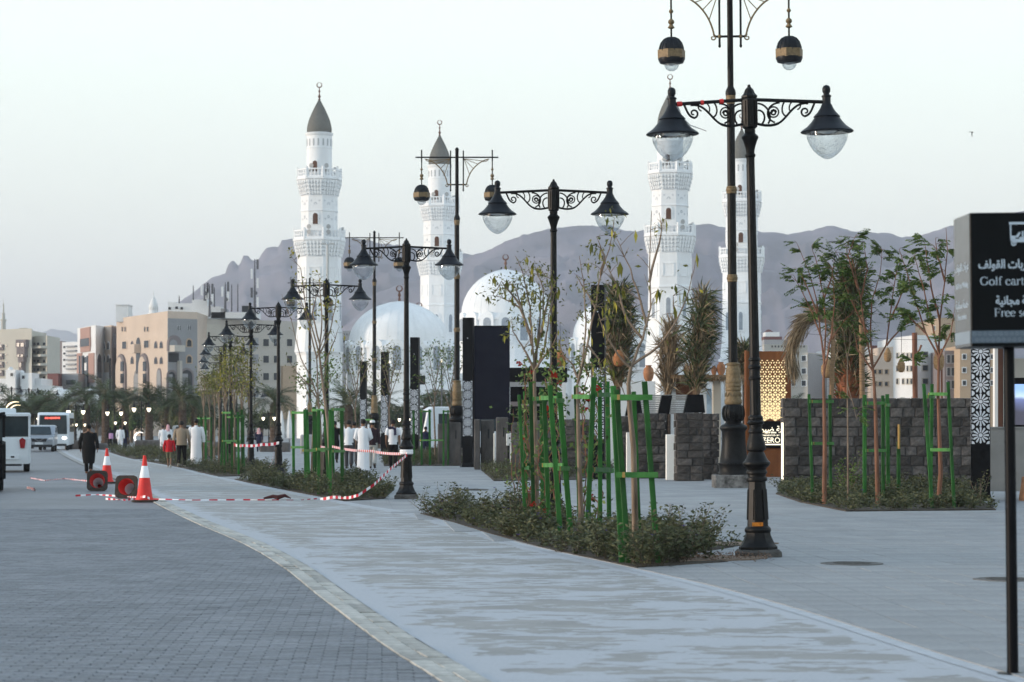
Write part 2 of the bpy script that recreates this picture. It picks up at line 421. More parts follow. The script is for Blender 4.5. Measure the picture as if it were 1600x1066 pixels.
# concrete strip with pale lime stains, UV.x runs across the strip
def strip_mat():
    m = bpy.data.materials.new('stained_concrete'); m.use_nodes = True
    n, l = m.node_tree.nodes, m.node_tree.links; b = n['Principled BSDF']; b.inputs['Roughness'].default_value = 0.7
    tc = n.new('ShaderNodeTexCoord'); uv = n.new('ShaderNodeUVMap'); uv.uv_map = 'edge'
    sx = n.new('ShaderNodeSeparateXYZ'); l.new(uv.outputs[0], sx.inputs[0])
    def noise_(scale, detail, st, rough=0.6, dist=0.0):
        mp = n.new('ShaderNodeMapping'); mp.inputs['Scale'].default_value = st; mp.inputs['Rotation'].default_value = (0, 0, R(3)); l.new(tc.outputs['Object'], mp.inputs[0])
        z = n.new('ShaderNodeTexNoise'); z.inputs['Scale'].default_value = scale; z.inputs['Detail'].default_value = detail; z.inputs['Roughness'].default_value = rough
        z.inputs['Distortion'].default_value = dist
        l.new(mp.outputs[0], z.inputs[0]); return z.outputs[0]
    def math_(op, a, bb=None, c=None):
        k = n.new('ShaderNodeMath'); k.operation = op
        for i, q in enumerate((a, bb, c)):
            if q is None: continue
            if isinstance(q, (int, float)): k.inputs[i].default_value = q
            else: l.new(q, k.inputs[i])
        return k.outputs[0]
    def rng_(a, f0, f1, t0=0.0, t1=1.0):
        k = n.new('ShaderNodeMapRange'); l.new(a, k.inputs[0]); k.inputs[1].default_value = f0; k.inputs[2].default_value = f1; k.inputs[3].default_value = t0; k.inputs[4].default_value = t1
        return k.outputs[0]
    big = noise_(1.5, 6, (0.55, 1.1, 1), 0.6, 0.6)
    mid = noise_(5.5, 6, (0.6, 1.1, 1), 0.6, 0.8)
    s = math_('ADD', math_('MULTIPLY', big, 0.6), math_('MULTIPLY', mid, 0.45))
    near = rng_(sx.outputs[1], 12.0, 60.0, 0.03, -0.03)
    s = math_('ADD', s, near)
    stain = rng_(s, 0.541, 0.549)
    ed = noise_(3.2, 4, (1, 1, 1), 0.5, 0.6)
    l_edge = math_('SUBTRACT', rng_(ed, 0.3, 0.7, 0.02, 0.16), sx.outputs[0])
    r_edge = math_('SUBTRACT', sx.outputs[0], rng_(ed, 0.3, 0.7, 0.975, 0.925))
    em = math_('MAXIMUM', rng_(l_edge, -0.004, 0.004), rng_(r_edge, -0.004, 0.004))
    mk = math_('MAXIMUM', stain, em)
    fine = rng_(noise_(40, 4, (1, 1, 1)), 0.3, 0.7, 0.88, 1.1)
    m1 = n.new('ShaderNodeMix'); m1.data_type = 'RGBA'; m1.inputs['A'].default_value = (0.215, 0.214, 0.210, 1); m1.inputs['B'].default_value = (0.275, 0.27, 0.262, 1)
    l.new(rng_(noise_(1.4, 8, (1, 1, 1)), 0.35, 0.65), m1.inputs['Factor'])
    m2 = n.new('ShaderNodeMix'); m2.data_type = 'RGBA'; m2.inputs['B'].default_value = (0.39, 0.41, 0.45, 1)
    l.new(m1.outputs['Result'], m2.inputs['A']); l.new(math_('MULTIPLY', mk, 0.8), m2.inputs['Factor'])
    vm = n.new('ShaderNodeVectorMath'); vm.operation = 'SCALE'; l.new(m2.outputs['Result'], vm.inputs[0]); l.new(fine, vm.inputs[3])
    l.new(vm.outputs[0], b.inputs['Base Color']); return m
sheet('concrete_path', strip_mat(), [(edge_x(ROAD_EDGE, y) + kerb_w(y), y) for y in ys], [(edge_x(STRIP_EDGE, y), y) for y in ys], 0.004, uv=True)
# road blocks: nearest 300 in view as pieces, the others one mesh
def in_view(x, y, m=0.25): return abs(x) < y * 800 / F + m and y > 13.6
def dir_at(E, y): return (edge_x(E, y + 0.5) - edge_x(E, y - 0.5))
blocks = []
a0 = R(3.0)
ca, sa = math.cos(a0), math.sin(a0)
for r in range(-60, 620):
    for c in range(-160, 60):
        u = c * 0.2 + (0.1 if r % 2 else 0.0); w = r * 0.1
        x = u * ca - w * sa - 2.0; y = 13.0 + u * sa + w * ca
        if y > 46 or y < 13.6: continue
        if x > edge_x(ROAD_EDGE, y) + 0.12 or not in_view(x, y): continue
        blocks.append((y, x))
blocks.sort()
def clip_piece(x, y, hx, hy, ang, dist):
    """outline (local x, y) of a rectangular piece cut where dist(world x, y) < 0; None when nothing is left"""
    c, s_ = math.cos(ang), math.sin(ang); P = [(-hx, -hy), (hx, -hy), (hx, hy), (-hx, hy)]
    D = [dist(x + p[0] * c - p[1] * s_, y + p[0] * s_ + p[1] * c) for p in P]
    if min(D) >= 0: return P
    if max(D) <= 0.015: return None
    out = []
    for i in range(4):
        j = (i + 1) % 4
        if D[i] >= 0: out.append(P[i])
        if D[i] * D[j] < 0: t = D[i] / (D[i] - D[j]); out.append((P[i][0] + (P[j][0] - P[i][0]) * t, P[i][1] + (P[j][1] - P[i][1]) * t))
    return out
road_dist = lambda wx, wy: edge_x(ROAD_EDGE, wy) - 0.004 - wx
plaza_dist = lambda wx, wy: wx - edge_x(STRIP_EDGE, wy) - 0.105
pv = MB(); pv.box((0, 0, 0), (0.1, 0.1, 0.1))
def paver_mesh(b, x, y, rz, sx, sy, top, h=0.04, bv=0.005):
    M = Matrix.Translation((x, y, 0)) @ Matrix.Rotation(rz, 4, 'Z')
    q = []
    for (ex, ey, z) in ((sx / 2, sy / 2, top - h), (sx / 2, sy / 2, top - bv), (sx / 2 - bv, sy / 2 - bv, top)):
        q += [M @ Vector(p) for p in ((-ex, -ey, z), (ex, -ey, z), (ex, ey, z), (-ex, ey, z))]
    fs = [(8, 9, 10, 11)]
    for k in (0, 4):
        for i in range(4): j = (i + 1) % 4; fs.append((k + i, k + j, k + 4 + j, k + 4 + i))
    b.add(q, fs)
proto = MB(); paver_mesh(proto, 0, 0, 0, 0.196, 0.096, 0.0)
po = proto.build('paver', M_paver, road, normals=False); pme = po.data
first = True
rest = MB()
for k, (y, x) in enumerate(blocks):
    dz = random.uniform(-0.002, 0.002)
    P = clip_piece(x, y, 0.098, 0.048, a0, road_dist)
    if P is None: continue
    if min(road_dist(x - 0.12, y), road_dist(x + 0.12, y)) < 0 and len(P) != 4 or P[0] != (-0.098, -0.048) or P[2] != (0.098, 0.048):
        c_, s_ = math.cos(a0), math.sin(a0); rest.prism([(x + p[0] * c_ - p[1] * s_, y + p[0] * s_ + p[1] * c_) for p in P], -0.03, dz); continue
    if k < 300:
        o = po if first else po.copy()
        if not first: COL.objects.link(o)
        first = False
        o.parent = road; o.location = (x, y, dz); o.rotation_euler = (random.gauss(0, 0.006), random.gauss(0, 0.006), a0 + random.gauss(0, 0.006))
    else:
        paver_mesh(rest, x, y, a0 + random.gauss(0, 0.006), 0.196, 0.096, dz)
tag(rest.build('paving_blocks', M_paver, road, normals=False), kind='stuff')
print('blocks', len(blocks))
# pale kerb stones: two rows along the road edge
M_kerb = piece_var(mat('pale_kerb_stone', (0.33, 0.325, 0.30), rough=0.8, var=0.2, scale=8, bump=0.4, bscale=30, col2=(0.46, 0.45, 0.42)), 0.22)
kerb = tag(empty('kerb'), kind='structure')
kerb['kind'] = 'structure'
y = 13.6; kp = None; ki = 0
def kerb_piece(x, y, rz, w, ln):
    global kp
    b = MB(); b.bev((0, 0, -0.046), (w, ln, 0.11), 0.003)
    o = b.build('kerb_stone', M_kerb, kerb); o.location = (x, y, random.uniform(-0.004, 0.004)); o.rotation_euler = (random.gauss(0, 0.01), 0, rz + random.gauss(0, 0.008))
while y < 62:
    ln = 0.5
    sl = dir_at(ROAD_EDGE, y + ln / 2)
    rz = -math.atan(sl); dy = ln * math.cos(rz)
    for off, w in ((0.075, 0.142), (0.2185, 0.139)):
        yk = y + dy / 2 + (0.2 if off > 0.1 else 0)
        kerb_piece(edge_x(ROAD_EDGE, yk) + off / math.cos(rz), yk, rz, w, ln - 0.012)
    y += dy
ysk = [60 + i * 2 for i in range(0, 85)]
tag(sheet('kerb_band', mat('pale_kerb_far', (0.29, 0.288, 0.28), rough=0.8, var=0.15, scale=3), [(edge_x(ROAD_EDGE, y), y) for y in ysk], [(edge_x(ROAD_EDGE, y) + 0.28, y) for y in ysk], 0.012), kind='structure')
tag(sheet('kerb_bedding', mat('kerb_bedding', (0.16, 0.155, 0.15), rough=0.9), [(edge_x(ROAD_EDGE, y) - 0.01, y) for y in ys], [(edge_x(ROAD_EDGE, y) + kerb_w(y) + 0.01, y) for y in ys], -0.008), kind='structure')
# plaza slabs
M_slab = ground_mat('plaza_slab', (0.215, 0.222, 0.232), (0.275, 0.282, 0.292), 1.2, (1, 1, 1), rough=0.65, fine=0.12)
piece_var(M_slab, 0.07)
slabs = []; a1 = R(3.8)
ca, sa = math.cos(a1), math.sin(a1)
for r in range(-40, 90):
    for c in range(-60, 60):
        u = c * 0.4; w = r * 0.6
        x = 2.0 + u * ca - w * sa; y = 20.0 + u * sa + w * ca
        if y > 44 or y < 13.6 or x < edge_x(STRIP_EDGE, y) - 0.1 or not in_view(x, y, 0.4): continue
        slabs.append((y, x))
slabs.sort()
proto = MB(); paver_mesh(proto, 0, 0, 0, 0.392, 0.592, 0.0, 0.03, 0.005)
po = proto.build('slab', M_slab, plaza, normals=False); first = True; rest = MB()
for k, (y, x) in enumerate(slabs):
    P = clip_piece(x, y, 0.196, 0.296, a1, plaza_dist)
    if P is None: continue
    if k < 300:
        if len(P) == 4 and P[0] == (-.196, -.296) and P[2] == (.196, .296):
            o = po if first else po.copy()
            if not first: COL.objects.link(o)
            first = False
        else:
            cb = MB(); cb.prism(P, -0.02, 0.0); o = cb.build('slab', M_slab, plaza)
        o.parent = plaza; o.location = (x, y, 0.014 + random.uniform(-0.0015, 0.0015)); o.rotation_euler = (random.gauss(0, 0.003), random.gauss(0, 0.003), a1)
    else: paver_mesh(rest, x, y, a1, 0.392, 0.592, 0.014 + random.uniform(-0.0015, 0.0015), 0.03)
tag(rest.build('paving_slabs', M_slab, plaza, normals=False), kind='stuff')
# pale haunch along the strip's right edge
ysb = [12 + i for i in range(0, 70)]
tag(sheet('path_edging', mat('pale_mortar_edge', (0.40, 0.42, 0.45), rough=0.8, var=0.12, scale=6), [(edge_x(STRIP_EDGE, y) - 0.03, y) for y in ysb], [(edge_x(STRIP_EDGE, y) + 0.12, y) for y in ysb], 0.0075), kind='structure')
# manhole covers
def manhole(x, y, r, label):
    t = thing('manhole_cover', label, 'manhole cover', (x, y, 0.016))
    b = MB(); b.lathe([(r, -0.004), (r, 0.006), (r - 0.05, 0.008), (r - 0.05, 0.004)], 28); b.build('rim', mat('manhole_rim', (0.13, 0.125, 0.12), rough=0.8), t)
    b = MB(); b.lathe([(r - 0.055, 0), (r - 0.055, 0.006), (0.0, 0.006)], 28)
    for i in range(7): b.box((0, (i - 3) * r * 0.22, 0.009), (r * 1.2 * math.cos((i - 3) * 0.3), 0.03, 0.006))
    b.build('lid', mat('manhole_iron', (0.09, 0.088, 0.085), rough=0.75, var=0.3, scale=20), t)
manhole(*GP(1331, 883), 0.35, 'round iron manhole cover on the plaza behind the nearest lamp base')
manhole(*GP(1572, 908), 0.33, 'round iron manhole cover beside the golf cart sign pole')
manhole(*GP(735, 766), 0.45, 'round iron manhole cover on the plaza beyond the first planted bed')
# ================================================================== double-arm street lamps
M_bulb = mat('lamp_lens', (0.5, 0.52, 0.52), rough=0.3, var=0.1)
M_lit = emit('lit_globe', (1.0, 0.88, 0.66), 1.6)
def oct_lathe(b, prof, mi=0, n=8): b.lathe(prof, n, mi=mi, rot=math.pi / n)
def make_lamp(lit=False, height=1.0):
    t = empty('street_lamp')
    dz = 5.4 * (height - 1.0)
    b = MB()
    b.bev((0, 0, 0.05), (0.50, 0.50, 0.10), 0.03)
    b.build('plinth', mat('lamp_plinth', (0.05, 0.048, 0.045), rough=0.85, var=0.4, scale=10, bump=0.6, bscale=25, col2=(0.11, 0.105, 0.10)), t)
    b = MB()
    oct_lathe(b, [(0.235, 0.10), (0.235, 0.13), (0.205, 0.16), (0.175, 0.22), (0.155, 0.27), (0.15, 0.30)])
    b.lathe([(0.15, 0.30), (0.158, 0.315), (0.158, 0.34), (0.145, 0.36), (0.135, 0.37)], 20)
    oct_lathe(b, [(0.128, 0.37), (0.105, 0.90)])
    for k in range(8):                                  # raised panels on the eight faces
        a = math.pi / 8 * 2 * k
        M = Matrix.Rotation(a, 4, 'Z')
        b.box(M @ Vector((0.114, 0, 0.63)), (0.012, 0.062, 0.36), a, tilt=Matrix.Rotation(R(-2.4), 4, 'Y'))
    b.lathe([(0.105, 0.90), (0.122, 0.91), (0.128, 0.93), (0.122, 0.95), (0.108, 0.96), (0.108, 0.985), (0.125, 1.0), (0.125, 1.02), (0.112, 1.04),
             (0.118, 1.06), (0.150, 1.085), (0.165, 1.11), (0.163, 1.13), (0.14, 1.15), (0.118, 1.19), (0.095, 1.24), (0.085, 1.26)], 20)
    b.lathe([(0.085, 1.26), (0.112, 1.275), (0.118, 1.30), (0.108, 1.36), (0.088, 1.42), (0.078, 1.47), (0.088, 1.485), (0.088, 1.50), (0.074, 1.52), (0.076, 1.57),
             (0.098, 1.585), (0.102, 1.605), (0.085, 1.63), (0.09, 1.645), (0.088, 1.665), (0.068, 1.69)], 20)
    b.build('base', M_iron, t, smooth=35)
    b = MB()
    fl = []                                              # fluted shaft
    n = 24
    vs = []; zs = [(1.69, 0.066), (2.12, 0.063)]
    def flute(z0, r0, z1, r1):
        q = []
        for z, r in ((z0, r0), (z1, r1)):
            for i in range(n): rr = r * (0.93 if i % 2 else 1.0); q.append((rr * math.cos(2 * math.pi * i / n), rr * math.sin(2 * math.pi * i / n), z))
        b.add(q, [(i, (i + 1) % n, n + (i + 1) % n, n + i) for i in range(n)])
    flute(1.69, 0.066, 2.10, 0.064)
    b.lathe([(0.064, 2.10), (0.072, 2.11), (0.074, 2.13), (0.064, 2.15), (0.064, 2.23), (0.075, 2.245), (0.077, 2.265), (0.064, 2.285), (0.063, 2.33), (0.071, 2.34), (0.07, 2.355), (0.06, 2.37)], 18)
    flute(2.37, 0.06, 4.74 + dz, 0.049)
    b.lathe([(0.05, 4.74 + dz), (0.062, 4.755 + dz), (0.062, 4.775 + dz), (0.05, 4.79 + dz), (0.052, 4.83 + dz), (0.065, 4.88 + dz), (0.085, 4.94 + dz), (0.1, 4.97 + dz), (0.1, 4.99 + dz), (0.08, 5.01 + dz), (0.062, 5.03 + dz), (0.066, 5.06 + dz), (0.06, 5.08 + dz)], 18)
    b.build('post', M_iron, t, smooth=30)
    b = MB()
    oct_lathe(b, [(0.07, 5.08), (0.092, 5.10), (0.092, 5.42), (0.085, 5.44), (0.098, 5.45), (0.098, 5.47), (0.07, 5.50), (0.05, 5.55), (0.022, 5.575), (0.018, 5.60), (0.0, 5.61)])
    for k in range(8):
        a = math.pi / 4 * k; b.box((0.09 * math.cos(a), 0.09 * math.sin(a), 5.27), (0.012, 0.02, 0.28), a)
    o = b.build('hub', M_iron, t); o.location.z = dz
    for s in (-1, 1):
        b = MB()
        b.tube([(s * 0.06, 0, 5.425), (s * 0.9, 0, 5.385)], 0.022, 8, flat=0.9)
        arm = b.build('arm', M_iron, t, smooth=40); arm.location.z = dz
        b = MB()
        def sc(p): return [(s * x, y, z) for x, y, z in p]
        def bar(p, r0=0.012, r1=None): b.tube(sc(p), np.linspace(r0, r1 if r1 else r0, len(p)), 5, flat=1.3)
        bar(bez((0.78, 0, 5.385), (0.74, 0, 5.30), (0.73, 0, 5.24), (0.66, 0, 5.22)), 0.014)
        bar(spiral(0.665, 5.275, 0.058, 0.012, -math.pi * 0.5, -math.pi * 2.6, 22), 0.013, 0.010)
        bar(bez((0.70, 0, 5.37), (0.52, 0, 5.40), (0.46, 0, 5.20), (0.34, 0, 5.14), 14), 0.014)
        bar(bez((0.34, 0, 5.14), (0.25, 0, 5.10), (0.16, 0, 5.12), (0.08, 0, 5.14)), 0.017)
        bar(bez((0.42, 0, 5.40), (0.37, 0, 5.33), (0.38, 0, 5.24), (0.44, 0, 5.22), 8), 0.011)
        bar(bez((0.52, 0, 5.40), (0.47, 0, 5.37), (0.46, 0, 5.31), (0.49, 0, 5.27), 8), 0.009)
        bar(bez((0.10, 0, 5.38), (0.22, 0, 5.37), (0.28, 0, 5.22), (0.22, 0, 5.14), 10), 0.012)
        bar(bez((0.10, 0, 5.30), (0.18, 0, 5.30), (0.20, 0, 5.20), (0.15, 0, 5.14), 8), 0.012)
        bar(bez((0.36, 0, 5.385), (0.20, 0, 5.38), (0.16, 0, 5.20), (0.30, 0, 5.15), 12), 0.012)
        bar(spiral(0.285, 5.275, 0.062, 0.062, 0, math.pi * 2, 16), 0.010)
        bar(spiral(0.285, 5.27, 0.035, 0.02, 0, math.pi * 3, 12), 0.012)
        bar(bez((0.60, 0, 5.385), (0.62, 0, 5.34), (0.60, 0, 5.31), (0.57, 0, 5.30), 6), 0.009)
        b.build('scroll_bracket', M_iron, arm, smooth=50)
        b = MB()
        x = s * 0.92
        hp = [(0.31, 5.025), (0.315, 5.035), (0.30, 5.05), (0.235, 5.095), (0.185, 5.15), (0.15, 5.20), (0.16, 5.21), (0.15, 5.222), (0.11, 5.265), (0.08, 5.31), (0.065, 5.345), (0.05, 5.37), (0.05, 5.44),
              (0.058, 5.445), (0.058, 5.46), (0.035, 5.475), (0.035, 5.485), (0.048, 5.51), (0.048, 5.55), (0.035, 5.575), (0.025, 5.58), (0.0, 5.59)]
        b.lathe(hp, 24, o=(x, 0, 0), cap=False)
        b.lathe([(0.295, 5.025), (0.25, 5.02), (0.24, 5.05), (0.0, 5.06)], 24, o=(x, 0, 0), cap=False)
        hd = b.build('lamp_hood', M_ironblue, t, smooth=40); hd.location.z = dz
        b = MB()
        gp = [(0.243, 5.02), (0.245, 4.98), (0.232, 4.93), (0.205, 4.87), (0.165, 4.81), (0.115, 4.76), (0.055, 4.72), (0.0, 4.705)]
        b.lathe(gp, 28, o=(x, 0, 0), cap=False)
        b.build('glass_bowl', M_lit if lit else M_glass, hd, smooth=60)
        if not lit:
            b = MB(); b.lathe([(0.12, 5.05), (0.12, 5.03), (0.06, 5.015), (0.0, 5.01)], 14, o=(x, 0, 0)); b.lathe([(0.20, 5.056), (0.205, 5.045), (0.15, 5.04)], 20, o=(x, 0, 0), cap=False)
            b.build('lamp_lens', M_bulb, hd, smooth=40)
    return t
lamp0 = make_lamp()
LG = 'double-arm street lamps along the path'
ARMH = 5.4
def lamp_pos(px, h): d = ARMH * F / h; return (PX(px, d), d, 0)
LAMPS = [
    (1185, 712, 'black double-arm street lamp with red tape on its arm, nearest the golf cart sign', R(2)),
    (865, 515, 'black double-arm street lamp rising out of the green tree stakes of the largest planted bed', R(0)),
    (635, 392, 'black double-arm street lamp with barrier tape tied round its base, beside walking men', R(0)),
    (510, 309, 'black double-arm street lamp in front of the tallest left minaret, behind green tree stakes', R(0)),
    (435, 260, 'black double-arm street lamp with tape tied on, a loose end hanging over shrubs', R(0)),
    (392, 223, 'black double-arm street lamp right of narrow green stakes, in front of the beige block', R(0)),
    (360, 198, 'black double-arm street lamp among yellow-leaved saplings, seventh of the row from the sign', R(0)),
    (351, 175, 'black double-arm street lamp among saplings, eighth of the row from the sign', R(0)),
    (345, 156, 'black double-arm street lamp half hidden by saplings, ninth of the row from the sign', R(2)),
    (344, 140, 'black double-arm street lamp half hidden by saplings, tenth of the row from the sign', R(3)),
    (355, 125, 'small far black street lamp, eleventh of the row from the sign', R(4)),
    (362, 109, 'small far black street lamp, twelfth of the row from the sign', R(4)),
    (370, 99, 'small far black street lamp, thirteenth of the row from the sign', R(5)),
    (378, 91, 'small far black street lamp, fourteenth of the row from the sign', R(5)),
    (388, 82, 'small far black street lamp, fifteenth of the row from the sign', R(5)),
    (398, 72, 'small far black street lamp, last of the curving row', R(5)),
]
for i, (px, h, lab, rz) in enumerate(LAMPS):
    p = lamp_pos(px, h)
    if i == 0: o = tag(lamp0, lab, 'street lamp', LG); o.location = p; o.rotation_euler = (0, R(-1.15), rz)
    else: o = clone(lamp0, lab, p, rz, group=LG)
L1 = lamp0
L3 = None
# lamps further round to the left, unlit (dark posts seen over the vehicles)
for px, py, lab in ((18, 607, 'black double-arm lamp above the white shuttle, at the far left edge'), (45, 609, 'black double-arm lamp behind the shuttle, left of the bus'), (76, 612, 'black double-arm lamp behind the bus, in front of the white domed building')):
    h = (667 - py) / 0.7125; d = ARMH * F / h
    clone(lamp0, lab, (PX(px, d), d, 0), R(8), group='unlit lamps beyond the bus')
# lit lamps: shorter posts in the gardens
lampL = make_lamp(lit=True, height=0.66)
LIT = [(118.5, 644, 8.6, 23, 'lit garden lamp with two heart-shaped globes, just right of the bus roof'), (178.5, 646, 8.6, 21, 'lit garden lamp with two heart-shaped globes above the black-robed walker'),
       (221, 640, 9.0, 23, 'lit garden lamp with two heart-shaped globes left of the standing palm trunk'), (50, 655, 7.5, 20, 'lit garden lamp between the shuttle and the bus'),
       (126, 664, 5, 13, 'dim small lit garden lamp below the left palms'), (188, 661, 4.2, 15, 'tiny lit garden lamp behind the man in white walking alone'), (420, 654, 6.5, 17, 'lit garden lamp between the fifth and sixth street lamps'),
       (632, 656, 6.0, 16, 'lit garden lamp behind the man with a dark scarf'), (-2, 648, 8.0, 22, 'lit garden lamp at the left border above the shuttle')]
for i, (px, py, wd, sep, lab) in enumerate(LIT):
    d = 178.0 - i * 1.5; zg = PZ(py, d); k_ = sep * d / (1.84 * F)
    p = (PX(px, d), d, 0); sc = (k_, k_, zg / 3.07)
    if i == 0: o = tag(lampL, lab, 'street lamp', 'lit garden lamps'); o.location = p
    else: o = clone(lampL, lab, p, R(4), group='lit garden lamps')
    if sc != 1.0: o.scale = sc

# red tape wound on the nearest lamp's left arm + the loose wire
M_red = mat('red_plastic', (0.55, 0.03, 0.03), rough=0.45, var=0.15)
tp = thing('wound_tape', 'bits of red tape wound round the left arm of the nearest street lamp', 'tape', lamp0.location)
tp.rotation_euler = lamp0.rotation_euler
for x, w in ((-0.83, 0.06), (-0.56, 0.035), (-0.33, 0.045)):
    b = MB(); b.tube([(x - w / 2, 0, 5.425 + x * 0.047 + 0.012 * 0), (x + w / 2, 0, 5.427 + (x + w) * 0.047)], 0.031, 8)
    b.build('tape_wrap', M_red, tp)
wr_ = MB(); wr_.tube([(-0.87, -0.03, 5.36), (-0.80, -0.05, 5.22), (-0.72, -0.12, 5.12), (-0.60, -0.22, 5.06), (-0.55, -0.28, 5.03)], 0.006, 4)
o = wr_.build('loose_wire', mat('grey_wire', (0.3, 0.3, 0.32), rough=0.5), None); o.location = lamp0.location; o.rotation_euler = lamp0.rotation_euler
tag(o, 'thin grey wire hanging over the left hood of the nearest street lamp', 'wire')
# orange sticker patch on the lamp base
b = MB(); b.box((-0.02, -0.133, 0.40), (0.13, 0.006, 0.045)); b.build('orange_sticker', mat('orange_label', (0.5, 0.17, 0.02), rough=0.6, var=0.4, scale=30), lamp0)

# ================================================================== tall pendant lamps
def make_pendant():
    t = empty('pendant_lamp_post')
    b = MB(); b.bev((0, 0, 0.16), (1.06, 1.06, 0.34), 0.02)
    b.build('stone_plinth', M_stone_rough, t)
    b = MB()
    b.lathe([(0.40, 0.33), (0.40, 0.36), (0.385, 0.38), (0.385, 0.58), (0.40, 0.60), (0.39, 0.62), (0.37, 0.64), (0.345, 0.78), (0.32, 0.95), (0.305, 1.15), (0.30, 1.42), (0.315, 1.45), (0.345, 1.49), (0.355, 1.52), (0.345, 1.56), (0.30, 1.60), (0.22, 1.64), (0.20, 1.68)], 28)
    for k in range(28):
        a = 2 * math.pi * k / 28; b.box((0.388 * math.cos(a), 0.388 * math.sin(a), 0.61), (0.03, 0.05, 0.03), a)
    b.lathe([(0.20, 1.68), (0.23, 1.70), (0.27, 1.80), (0.28, 1.90), (0.27, 2.0), (0.24, 2.08), (0.2, 2.12)], 24)
    for k in range(16):
        a = 2 * math.pi * k / 16
        b.tube([(r * math.cos(a), r * math.sin(a), z) for r, z in ((0.235, 1.71), (0.275, 1.80), (0.286, 1.90), (0.275, 2.0), (0.24, 2.08))], 0.016, 4)
    b.build('base', M_iron, t, smooth=40)
    b = MB()
    b.lathe([(0.205, 2.12), (0.225, 2.16), (0.225, 2.22), (0.205, 2.27), (0.19, 2.40), (0.185, 2.46), (0.20, 2.48), (0.205, 2.52), (0.19, 2.55), (0.20, 2.58), (0.205, 2.62), (0.19, 2.65), (0.2, 2.68), (0.195, 2.74), (0.175, 2.78),
             (0.185, 2.84), (0.19, 2.92), (0.185, 3.0), (0.16, 3.06), (0.155, 3.10), (0.175, 3.13), (0.175, 3.16), (0.13, 3.19)], 24)
    for k in range(10):
        a = 2 * math.pi * k / 10
        p = [( (0.198 + 0.012 * math.sin(math.pi * i / 6)) * math.cos(a + (i - 3) * 0.095), (0.198 + 0.012 * math.sin(math.pi * i / 6)) * math.sin(a + (i - 3) * 0.095), 2.42 - 0.10 * math.sin(math.pi * i / 6)) for i in range(7)]
        b.tube(p, 0.012, 4)
    b.build('gold_collar', M_gold, t, smooth=40)
    b = MB()
    b.lathe([(0.118, 3.18), (0.115, 5.28)], 18); b.lathe([(0.112, 5.40), (0.11, 7.52)], 18); b.lathe([(0.105, 7.66), (0.10, 9.78)], 18)
    b.lathe([(0.09, 9.98), (0.13, 10.0), (0.135, 10.05), (0.12, 10.13), (0.09, 10.19), (0.078, 10.22)], 18)
    b.lathe([(0.078, 10.22), (0.072, 12.95), (0.085, 12.97), (0.085, 13.0), (0.05, 13.06), (0.0, 13.1)], 14)
    b.build('post', M_iron, t, smooth=40)
    for z in (5.34, 7.59):
        b = MB(); b.lathe([(0.115, z - 0.10), (0.135, z - 0.08), (0.125, z - 0.05), (0.14, z - 0.03), (0.142, z + 0.02), (0.125, z + 0.04), (0.135, z + 0.06), (0.115, z + 0.09)], 18)
        b.build('gold_ring', M_gold, t, smooth=40)
    b = MB(); b.lathe([(0.10, 9.70), (0.075, 9.72), (0.11, 9.80), (0.125, 9.92), (0.125, 9.99)], 18); b.build('gold_ring', M_gold, t, smooth=40)
    b = MB()
    b.tube([(-1.76, 0, 12.66), (1.76, 0, 12.66)], 0.032, 8)
    for x in (-0.27, 0.27):
        b.tube([(x, 0, 12.95), (x, 0, 11.28)], 0.028, 6)
        b.lathe([(0.0, 11.20), (0.035, 11.24), (0.035, 11.28), (0.02, 11.30)], 8, o=(x, 0, 0))
    b.tube([(-0.36, 0, 11.50), (0.36, 0, 11.50)], 0.03, 6)
    for x in (-1.5, 1.5): b.tube([(x, 0, 12.98), (x, 0, 12.5)], 0.03, 6)
    cb = b.build('crossbar', M_iron, t, smooth=50)
    for s in (-1, 1):
        b = MB()
        arc = bez((s * 1.32, 0, 12.58), (s * 0.95, 0, 12.5), (s * 0.50, 0, 12.15), (s * 0.40, 0, 11.48), 16)
        b.tube(arc, 0.024, 6)
        b.tube(spiral(s * 0.44, 11.47, 0.09, 0.02, math.pi * (0.5 if s > 0 else 0.5), math.pi * (0.5 + (2.0 * s)), 14)[:], 0.018, 5)
        for i in (3, 6, 9, 12): b.tube([(s * 0.3, 0, 12.6), arc[i]], 0.014, 5); b.lathe([(0, -0.03), (0.03, 0), (0, 0.03)], 6, o=Vector(arc[i]))
        b.lathe([(0, 11.44), (0.05, 11.47), (0.05, 11.53), (0, 11.56)], 8, o=(s * 0.27, 0, 0))
        b.tube(bez((s * 1.36, 0, 12.6), (s * 1.3, 0, 12.5), (s * 1.15, 0, 12.42), (s * 1.05, 0, 12.52), 8), 0.016, 5)
        b.build('fan_bracket', M_gold, cb, smooth=50)
        x = s * 1.5
        b = MB()
        b.tube([(x, 0, 12.6), (x, 0, 11.4)], 0.026, 8)
        b.build('hanging_rod', M_iron, t, smooth=40)
        for z, r in ((12.15, 0.06), (11.88, 0.085)):
            b = MB(); b.lathe([(0.02, z - r), (r * 0.8, z - r * 0.5), (r, z), (r * 0.8, z + r * 0.5), (0.02, z + r)], 12, o=(x, 0, 0))
            if z < 12: b.lathe([(0.02, 11.84), (0.05, 11.80), (0.09, 11.74), (0.09, 11.73), (0.03, 11.70)], 12, o=(x, 0, 0))
            b.build('gold_bead', M_gold, t, smooth=40)
        b = MB()
        prof = [(0.31, 11.13), (0.31, 11.22), (0.27, 11.34), (0.20, 11.43), (0.10, 11.48), (0.03, 11.50)]
        b.lathe(prof, 24, o=(x, 0, 0))
        for k in range(18):
            a = 2 * math.pi * k / 18; b.tube([(x + r * math.cos(a), r * math.sin(a), z) for r, z in prof[:-1]], 0.016, 4)
